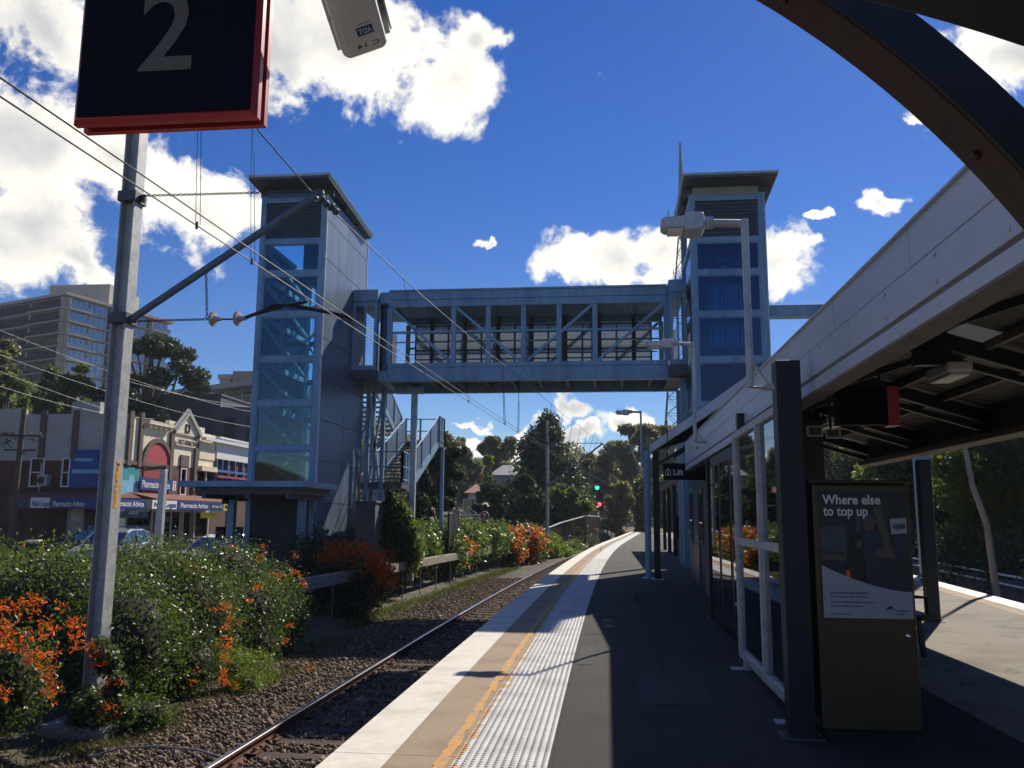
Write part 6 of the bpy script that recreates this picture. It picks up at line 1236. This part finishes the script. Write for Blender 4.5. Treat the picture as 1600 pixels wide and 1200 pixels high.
def rowclumps(p, q, n, r, rz, zc, jit, seed, rj=.25):
    rr = random.Random(seed); out = []
    for i in range(n):
        t = (i + rr.random()) / n; k = 1 + rr.uniform(-rj, rj)
        out.append((p[0] + (q[0] - p[0]) * t + rr.uniform(-jit, jit), p[1] + (q[1] - p[1]) * t + rr.uniform(-jit, jit), zc + rr.uniform(-.25, .25) * rz, r * k, r * k, rz * k))
    return out
def seen(pts): return [tuple(survey(x, y, Y)) for x, y, Y in pts]
# the vine hedge on the left
cA = rowclumps((-9.4, 9.6), (-6.9, 9.2), 9, .62, .8, -.45, .25, 21) + [(-7.6, 9.0, -.75, .6, .55, .6), (-8.3, 8.9, -.3, .6, .5, .5)]
fl = seen([(20, 950, 8.9), (35, 945, 8.9), (55, 945, 8.8), (62, 940, 8.8), (5, 975, 8.7), (8, 990, 8.7), (70, 975, 8.6), (85, 985, 8.6), (40, 995, 8.6), (30, 1010, 8.6), (22, 1008, 8.6), (122, 975, 8.9), (130, 985, 8.9), (118, 998, 8.8), (122, 1010, 8.7), (55, 1025, 8.5), (52, 1035, 8.5), (75, 1025, 8.5), (85, 1020, 8.5), (78, 1058, 8.4), (75, 1082, 8.4), (90, 1077, 8.4), (3, 1075, 8.4), (2, 1088, 8.4), (100, 950, 8.9), (10, 945, 8.9), (0, 1010, 8.6)])
bush('flowering_vine', 'vine thick with bright orange flowers at the lower left edge', 'vine', cA, 56000, .055, 'leaf_vine', 31, fl, fsize=.04, frad=.06, per=38)
cB = rowclumps((-13.2, 14.3), (-8.2, 13.4), 13, .85, .85, .02, .35, 22)
bush('hedge', 'low green hedge behind the mast at the left, before the car park', 'hedge', cB, 66000, .065, 'leaf_hedge', 32)
cC = rowclumps((-6.95, 11.6), (-7.0, 17.6), 12, .78, .95, -.28, .22, 23) + rowclumps((-7.9, 12), (-7.8, 18.2), 9, .8, .7, .22, .3, 24) + [(-6.35, 13.2, -.75, .45, .6, .5), (-6.4, 15.9, -.8, .4, .7, .5), (-6.5, 17.6, -.5, .45, .6, .7), (-6.6, 11.4, -.7, .4, .5, .5)]
fl = seen([(293, 893, 14.2), (305, 888, 14.4), (312, 898, 14.2), (313, 920, 14), (322, 938, 13.8), (340, 952, 13.4), (350, 948, 13.4), (358, 955, 13.3), (364, 950, 13.4), (360, 968, 13.2), (353, 980, 13), (375, 975, 13.4), (357, 1000, 12.8), (354, 1010, 12.7), (352, 1022, 12.6), (353, 1035, 12.5), (350, 1045, 12.5), (350, 1052, 12.4), (354, 1066, 12.4), (366, 1070, 12.4), (346, 1065, 12.4), (308, 1048, 12.1), (398, 915, 15), (405, 918, 15), (425, 895, 16), (440, 898, 16), (450, 900, 16.3), (465, 895, 16.8), (472, 905, 16.8), (477, 915, 16.8), (363, 853, 16), (408, 868, 16.4), (412, 853, 16.4), (462, 870, 17.5), (452, 978, 16.2), (448, 1000, 16.2), (485, 1045, 14.6), (390, 940, 15)])
bush('flowering_vine', 'big glossy vine mound right of the mast with a trailing string of orange flowers', 'vine', cC, 125000, .052, 'leaf_vine', 33, fl, fsize=.036, frad=.05, per=32)
fl = seen([(158, 1025, 10.3), (150, 1040, 10.2), (163, 1040, 10.2), (145, 1012, 10.4), (172, 1068, 10.1), (163, 1083, 10.1), (165, 1102, 10), (172, 1113, 10), (186, 1117, 10), (145, 1025, 10.3)])
cD = [(c[0] + .03, c[1] + .12, c[2], .12, .12, .14) for c in fl] + [(-6.3, 10.5, -.85, .35, .3, .3), (-6.0, 11.0, -1.0, .5, .4, .25)]
bush('flowering_vine', 'small vine with orange flowers climbing the foot of the mast', 'vine', cD, 7000, .05, 'leaf_vine', 34, fl, fsize=.034, frad=.045, per=32, corek=.75)
cE = [(-5.75, 14.1, -.95, .38, .38, .35), (-5.95, 13.7, -.9, .35, .35, .4), (-5.6, 13.5, -1.05, .3, .3, .25)]
bush('fern', 'small bright green ferny plant at the foot of the vine mound', 'fern', cE, 7000, .06, 'leaf_bright', 35, aspect=.16, corek=.4)
cF = [(x + .3, *r) for x, *r in rowclumps((-8.4, 23.4), (-6.8, 24.3), 8, .85, .95, -.1, .3, 25) + [(-7.2, 23.2, -.5, .9, .7, .8), (-6.7, 23.6, -.2, .7, .7, .7), (-7.9, 22.6, -.3, .8, .7, .8)]]
fl = inside([(-6.7, 23.3, .1, .75, .7, .75), (-6.2, 23.3, -.2, .55, .6, .9), (-7.4, 23, .4, .7, .6, .5)], 95, 5, (.55, -.6, .5), .45)
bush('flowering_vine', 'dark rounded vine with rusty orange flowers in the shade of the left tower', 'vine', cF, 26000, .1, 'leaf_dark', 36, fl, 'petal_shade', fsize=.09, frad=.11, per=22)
cG = [((x + 6.9) * .8 - 6.98 - (.45 if z < .2 else 0), y + 1.9, z + .1, a * .8, b * .8, c) for x, y, z, a, b, c in [(-7.0, 26.6, .1, .9, .8, 1.1), (-6.75, 26.5, .9, .75, .7, .8), (-6.9, 26.6, 1.6, .5, .5, .65), (-7.35, 26.7, .5, .7, .6, .8), (-6.35, 26.8, .3, .6, .6, .7), (-6.5, 26.5, 1.25, .4, .4, .5), (-7.15, 26.5, 2.1, .22, .22, .4), (-6.3, 26.4, .95, .4, .4, .4), (-7.2, 26.6, -.6, .9, .6, .6)]]
bush('shrub', 'upright bushy green shrub in front of the concrete block', 'shrub', cG, 22000, .1, 'leaf_mid', 37)
cH = rowclumps((-7.75, 28.6), (-7.3, 36), 12, .8, .95, .25, .25, 26)
bush('shrub', 'sunlit green shrub behind the timber railing, under the white column', 'shrub', cH, 34000, .12, 'leaf_hedge', 38, seen([(737, 862, 28), (735, 884, 27.5), (742, 851, 29), (730, 848, 30)]), fsize=.1, frad=.1, per=20)
cI = rowclumps((-7.4, 37), (-6.1, 50), 13, 1.1, 1.05, .3, .3, 27)
bush('shrub', 'spreading green shrub below the round T sign', 'shrub', cI, 26000, .16, 'leaf_hedge', 39)
cJ = rowclumps((-5.6, 50), (-4.9, 58), 9, 1.1, 1.2, -.15, .4, 28)
fl = inside(cJ, 170, 6, (.5, -.75, .25), .5)
bush('flowering_vine', 'distant vine covered in orange flowers at the end of the timber railing', 'vine', cJ, 20000, .16, 'leaf_vine', 40, fl, fsize=.17, frad=.17, per=12)
cK = [(-4.4, 61, -.7, 1.3, 1.2, .7), (-3.6, 63, -.85, 1.2, 1.2, .5), (-4.6, 64, -.2, 1.2, 1.2, .8)]
cM = [(bend(y) - 5.6 + random.Random(int(y)).uniform(-.5, .4), y, -.85, .9, 1.6, .45 + .12 * (int(y) % 3)) for y in range(66, 112, 4)]
bush('shrub', 'straggling pale weeds along the track in front of the mesh fence', 'weeds', cM, 12000, .22, 'leaf_mid', 43)
bush('shrub', 'low bright green bush beside the track past the orange vine', 'shrub', cK, 9000, .2, 'leaf_bright', 41)
cL = [(-9.4, 8.6, -.9, .35, .3, .6), (-8.9, 8.3, -1.0, .3, .3, .5)]; 
bush('fern', 'dark feathery plant at the lower left corner', 'fern', [(-7.05, 8.35, -.95, .28, .25, .45), (-7.25, 8.4, -1.0, .25, .25, .5)], 6000, .08, 'leaf_mid', 42, aspect=.14, corek=.4)
# grass and weeds
def tufts(name, pts, n, h, seed, mat):
    rg = np.random.default_rng(seed); P = np.array(pts, float); i = rg.integers(len(P), size=n); c = P[i, :3] + np.stack([rg.normal(size=n) * P[i, 3], rg.normal(size=n) * P[i, 4], np.zeros(n)], 1)
    a = rg.uniform(0, 2 * math.pi, n); u = np.stack([np.cos(a), np.sin(a), np.zeros(n)], 1); ln = rg.normal(size=(n, 3)) * .35; ln[:, 2] = 1; L = h * rg.uniform(.5, 1.3, (n, 1)); w = h * .07
    V = np.stack([c - u * w, c + u * w, c + ln * L * .6 + u * w * .6, c + ln * L + np.stack([ln[:, 0], ln[:, 1], -.3 * np.ones(n)], 1) * L * .25], 1).reshape(-1, 3)
    g = G(); g.arrays(V, np.arange(n * 4).reshape(n, 4)); return tag(g.obj(name, mat), kind='stuff')
tufts('grass', [(rx(y) + .35 + .15 * (y > 30), y, -1.2, .25, .8) for y in np.arange(22, 48, 1.2)], 8000, .13, 51, 'grass')
tufts('dry_grass', [(-5.9, y, -1.17, .22, .4) for y in np.arange(9, 20, .7)] + [(-6.4, 9.3, -1.16, .4, .3), (-5.6, 10.2, -1.14, .25, .3), (-7, 8.7, -1.16, .4, .2)], 3000, .08, 52, 'grass_dry')
tufts('weeds', [(-5.75, 10.9, -1.17, .25, .3), (-5.5, 14.8, -1.15, .2, .4), (-6.1, 10.1, -1.16, .3, .2), (-6.3, 18.6, -1.18, .3, .4)], 1200, .09, 53, 'grass')
# trees
def limb(g, p, q, r0, r1, rr):
    p, q = Vector(p), Vector(q); m_ = (p + q) / 2 + Vector((rr.uniform(-.1, .1), rr.uniform(-.1, .1), rr.uniform(.0, .15))) * (q - p).length; g.tube([p, m_, q], [r0, (r0 + r1) / 2, r1], 6)
def tree(name, label, x, y, top, rad, kind, mat, n, size, seed, base=None, bark='bark', trunk=None, low=.3, group=None, corek=.45, clump=1.):
    z0 = land(x, y) if base is None else base; h = top - z0; rr = random.Random(seed); cl = []
    if kind == 'conifer':
        m_ = 64
        for i in range(m_):
            t = i / m_; zz = z0 + h * (low + (1 - low) * t); rw = rad * (1 - t) ** .6 * rr.uniform(.5, 1); a = rr.uniform(0, 6.28); k = rad * (.42 - .28 * t) * clump; cl.append((x + math.cos(a) * rw * .75, y + math.sin(a) * rw * .75, zz, k * 1.2, k * 1.2, k * .9))
        cl.append((x, y, top - rad * .15, rad * .12, rad * .12, rad * .3))
    elif kind == 'gum':
        for i in range(22):
            a = rr.uniform(0, 6.28); q = rad * rr.uniform(.25, 1.05); zz = z0 + h * (low + (1 - low) * rr.random() ** .7) - .1 * rad; k = rad * rr.uniform(.14, .34) * clump; cl.append((x + math.cos(a) * q, y + math.sin(a) * q, zz, k * 1.15, k * 1.15, k * .72))
        cl.append((x, y, top - rad * .25, rad * .35, rad * .35, rad * .25))
    else:
        rad *= .86; zc = z0 + h * (low + (1 - low) / 2); rz = h * (1 - low) / 2
        for i in range(38):
            d = Vector((rr.gauss(0, 1), rr.gauss(0, 1), rr.gauss(0, 1))).normalized() * rr.uniform(.4, .98); k = rad * rr.uniform(.16, .38) * clump; cl.append((x + d.x * rad, y + d.y * rad, zc + d.z * rz, k, k, k * .8))
    t = thing(name, label, 'tree', (x, y, z0), group)
    g = G(); g.arrays(*leafset(cl, n, size, seed, .55, .3, .1, .35)); g.obj('crown', mat, t)
    tr_ = trunk or max(.12, h * .022); g = G(); fork = z0 + h * (low * .9 + .05); topz = top - rad * .4 if kind != 'conifer' else top - .3
    g.tube([(x, y, z0 - .3), (x + rr.uniform(-.15, .15), y, (z0 + fork) / 2), (x, y, fork), (x + rr.uniform(-.1, .1) * rad, y, topz)], [tr_ * 1.2, tr_, tr_ * .85, tr_ * .25], 8)
    for c in cl[::2] if kind != 'gum' else cl: limb(g, (x, y, fork + (topz - fork) * rr.uniform(0, .5)), c[:3], tr_ * .45, tr_ * .12, rr)
    g.obj('trunk', bark, t)
    return t
def treeat(name, label, px, py_top, Y, rad_px, kind, mat, n, seed, **kw):
    p = survey(px, py_top, Y); rad = rad_px / 1350 * Y; size = kw.pop('size', max(.12, .0042 * Y)); return tree(name, label, p.x, Y, p.z, rad, kind, mat, n, size, seed, **kw)
GR = 'trees beyond the footbridge'
treeat('gum_tree', 'large olive green tree at the left edge below the clouds', -8, 492, 66, 66, 'round', 'leaf_gum', 16000, 61, low=.25)
treeat('tree', 'rounded dark tree in front of the apartment block, left of the mast', 112, 562, 72, 58, 'round', 'leaf_mid', 12000, 62, low=.3)
treeat('gum_tree', 'straggly dark gum with see-through crown right of the mast', 238, 522, 76, 70, 'gum', 'leaf_dark', 13000, 63, low=.35, base=0)
treeat('tree', 'dark tree low behind the cream gable shop, beside the straggly gum', 196, 578, 70, 42, 'round', 'leaf_dark', 8000, 64, low=.25)
treeat('tree', 'dark bushy tree low at the far left behind the shop wall', 20, 560, 58, 50, 'round', 'leaf_mid', 9000, 65, low=.2)
treeat('gum_tree', 'small dark tree before the long low apartment building', 300, 598, 98, 26, 'gum', 'leaf_dark', 5000, 66, low=.3, base=8)
treeat('tree', 'dense dark evergreen just right of the staircase', 692, 652, 47, 46, 'round', 'leaf_dark', 26000, 67, low=.08, size=.17, corek=.7)
treeat('tree', 'narrow dark evergreen behind the staircase column', 652, 690, 44, 34, 'round', 'leaf_dark', 15000, 68, low=.05, size=.17)
treeat('gum_tree', 'grey green gum with rounded crown rising right of the staircase', 716, 678, 112, 44, 'round', 'leaf_gum', 11000, 69, low=.2, group=GR, bark='bark_pale')
treeat('gum_tree', 'airy pale gum between the staircase and the big conifer', 768, 684, 126, 40, 'gum', 'leaf_gum', 9000, 70, low=.3, group=GR, bark='bark_pale')
treeat('tree', 'small bright green tree above the distant road bridge', 762, 706, 108, 14, 'round', 'leaf_bright', 3500, 71, low=.3, group=GR)
treeat('tree', 'round dark tree over the round T sign', 768, 738, 76, 34, 'round', 'leaf_dark', 13000, 72, low=.1, group=GR)
treeat('tree', 'small orange leaved tree on the road bridge', 748, 735, 104, 12, 'round', 'leaf_autumn', 1800, 73, low=.3, group=GR)
treeat('conifer', 'tall dark conifer, the highest crown under the footbridge', 852, 650, 88, 84, 'conifer', 'leaf_dark', 44000, 74, low=.12, group=GR, size=.3)
treeat('tree', 'dark glossy tree at the foot of the tall conifer, left side', 826, 738, 74, 40, 'round', 'leaf_dark', 14000, 75, low=.08, group=GR)
treeat('tree', 'dark sparkling tree at the foot of the tall conifer, right side', 884, 745, 80, 42, 'round', 'leaf_mid', 16000, 76, low=.05, group=GR)
treeat('gum_tree', 'broad grey green gum left of the signals', 922, 698, 128, 48, 'round', 'leaf_gum', 12000, 77, low=.25, group=GR, bark='bark_pale')
treeat('gum_tree', 'wide gum above the red and green signals', 968, 690, 142, 46, 'gum', 'leaf_gum', 12000, 78, low=.3, group=GR, bark='bark_pale')
treeat('gum_tree', 'tall open gum right under the end of the footbridge', 1008, 662, 128, 42, 'gum', 'leaf_gum', 10000, 79, low=.45, group=GR, bark='bark_pale')
treeat('gum_tree', 'tall open gum behind the slanting white eave', 1050, 668, 132, 38, 'gum', 'leaf_gum', 9000, 80, low=.45, group=GR, bark='bark_pale')
treeat('tree', 'olive yellow tree behind the signals', 962, 756, 108, 36, 'round', 'leaf_olive', 9000, 81, low=.05, group=GR)
treeat('tree', 'dark round tree between the farthest mast and the eave post', 1000, 746, 118, 30, 'round', 'leaf_dark', 9000, 82, low=.05, group=GR)
treeat('tree', 'leafy green tree seen through the far end of the platform', 1040, 735, 112, 40, 'round', 'leaf_mid', 10000, 83, low=.05, group=GR)
treeat('shrub_tree', 'green tree low beside the fence near the signals', 918, 772, 104, 22, 'round', 'leaf_mid', 6000, 84, low=.02, group=GR)
# wood on the far hill
rr = random.Random(9); cl = []
for i in range(210):
    x = rr.uniform(-75, 60); y = rr.uniform(170, 260); z = land(x, y) + rr.uniform(3, 11.5); k = rr.uniform(2.2, 4.2); cl.append((x, y, z, k, k, k * .8))
g = G(); g.arrays(*leafset(cl, 90000, .85, 90, .6, .3, 0, .4)); tag(g.obj('distant_wood', 'leaf_gum'), 'wooded hill far beyond the station', kind='stuff')
cl = []
for i in range(260):
    x = -rr.uniform(60, 170); y = rr.uniform(10, 330); k = rr.uniform(2, 4.2)
    if not (-125 < x and 140 < y < 215): cl.append((x, y, land(x, y) + rr.uniform(1, 4), k, k, k * .8))
g = G(); g.arrays(*leafset(cl, 70000, .75, 92, .6, .3, 0, .4)); tag(g.obj('hillside_wood', 'leaf_mid'), 'wooded hillside above the shops', kind='stuff')
# dark bank of trees beyond the far track
RB = 'trees on the bank beyond the far track'
spec = [(13.5, 13, 8.5, 3.4), (15, 19, 9.5, 3.8), (14.5, 25, 9, 3.8), (17.5, 30, 10, 4.2), (16.5, 37, 9, 4), (19, 44, 10, 4.4), (18, 52, 9, 4.2), (20, 60, 10, 4.4), (20, 16, 12, 4.2), (21, 27, 12, 4.6), (23, 40, 12, 4.8), (17, 9, 9, 3.8), (22, 70, 10, 5), (23, 84, 11, 5)]
LB = ['leafy tree at the right edge, hanging over the far track', 'dark tree in the middle of the right bank', 'dense tree on the right bank behind the far canopy post', 'tall dark tree set back on the right bank', 'shady tree right of the ticket machine top', 'dark tree seen just over the ticket machine', 'far tree of the right bank above the poster', 'last dark tree of the near bank row', 'high dark tree behind the leaning pale trunk', 'high tree at the back of the right bank', 'big tree crowning the right bank, far back', 'near tree of the right bank, mostly out of view', 'distant tree seen between canopy posts', 'farthest dark tree along the far track']
for i, ((x, y, h, r_), lb) in enumerate(zip(spec, LB)):
    tree('bank_tree', lb, x, y, land(x, y) + h, r_, 'round', ('leaf_dark', 'leaf_mid', 'leaf_dark')[i % 3], 17000, .0052 * max(y, 24) + .05, 100 + i, low=.03, group=RB)
lt = thing('leaning_trunk', 'bare pale trunk leaning among the dark trees on the right bank', 'tree', (12.6, 21, -.5)); a, b = survey(1508, 700, 21), survey(1555, 880, 21)
g = G(); g.tube([(b.x, 21, b.z - 1), (b.x - .12, 21, (b.z * 2 + a.z) / 3), (a.x + .1, 21, (a.z * 2 + b.z) / 3), (a.x, 21, a.z), (a.x - .25, 21, a.z + 2.5)], [.085, .075, .065, .055, .03], 8); g.obj('trunk', 'bark_pale', lt)
cl = rowclumps((11.6, 8), (17, 60), 34, 1.2, 1.0, .2, .5, 44); cl = [(redge(c[1]) + 5.2 + rr.uniform(-.3, .8), c[1], land(redge(c[1]) + 5.2, c[1]) + .9, 1.6, 1.6, 1.5) for c in cl]
g = G(); g.arrays(*leafset(cl, 60000, .17, 91, .5)); tag(g.obj('undergrowth', 'leaf_dark'), kind='stuff')
# ------------------------------------------------------------------ air: thin haze round the whole scene, under the open sky
m, nt, o_ = newmat('air'); MT['air'] = m
v_ = nd(nt, 'ShaderNodeVolumePrincipled'); v_.inputs['Color'].default_value = (.78, .86, 1, 1); v_.inputs['Density'].default_value = .0003; v_.inputs['Anisotropy'].default_value = .2
nt.links.new(v_.outputs[0], o_.inputs['Volume'])
g = G(); g.box(-425, 425, -155, 425, -4, 100); tag(g.obj('haze', 'air'), kind='stuff')
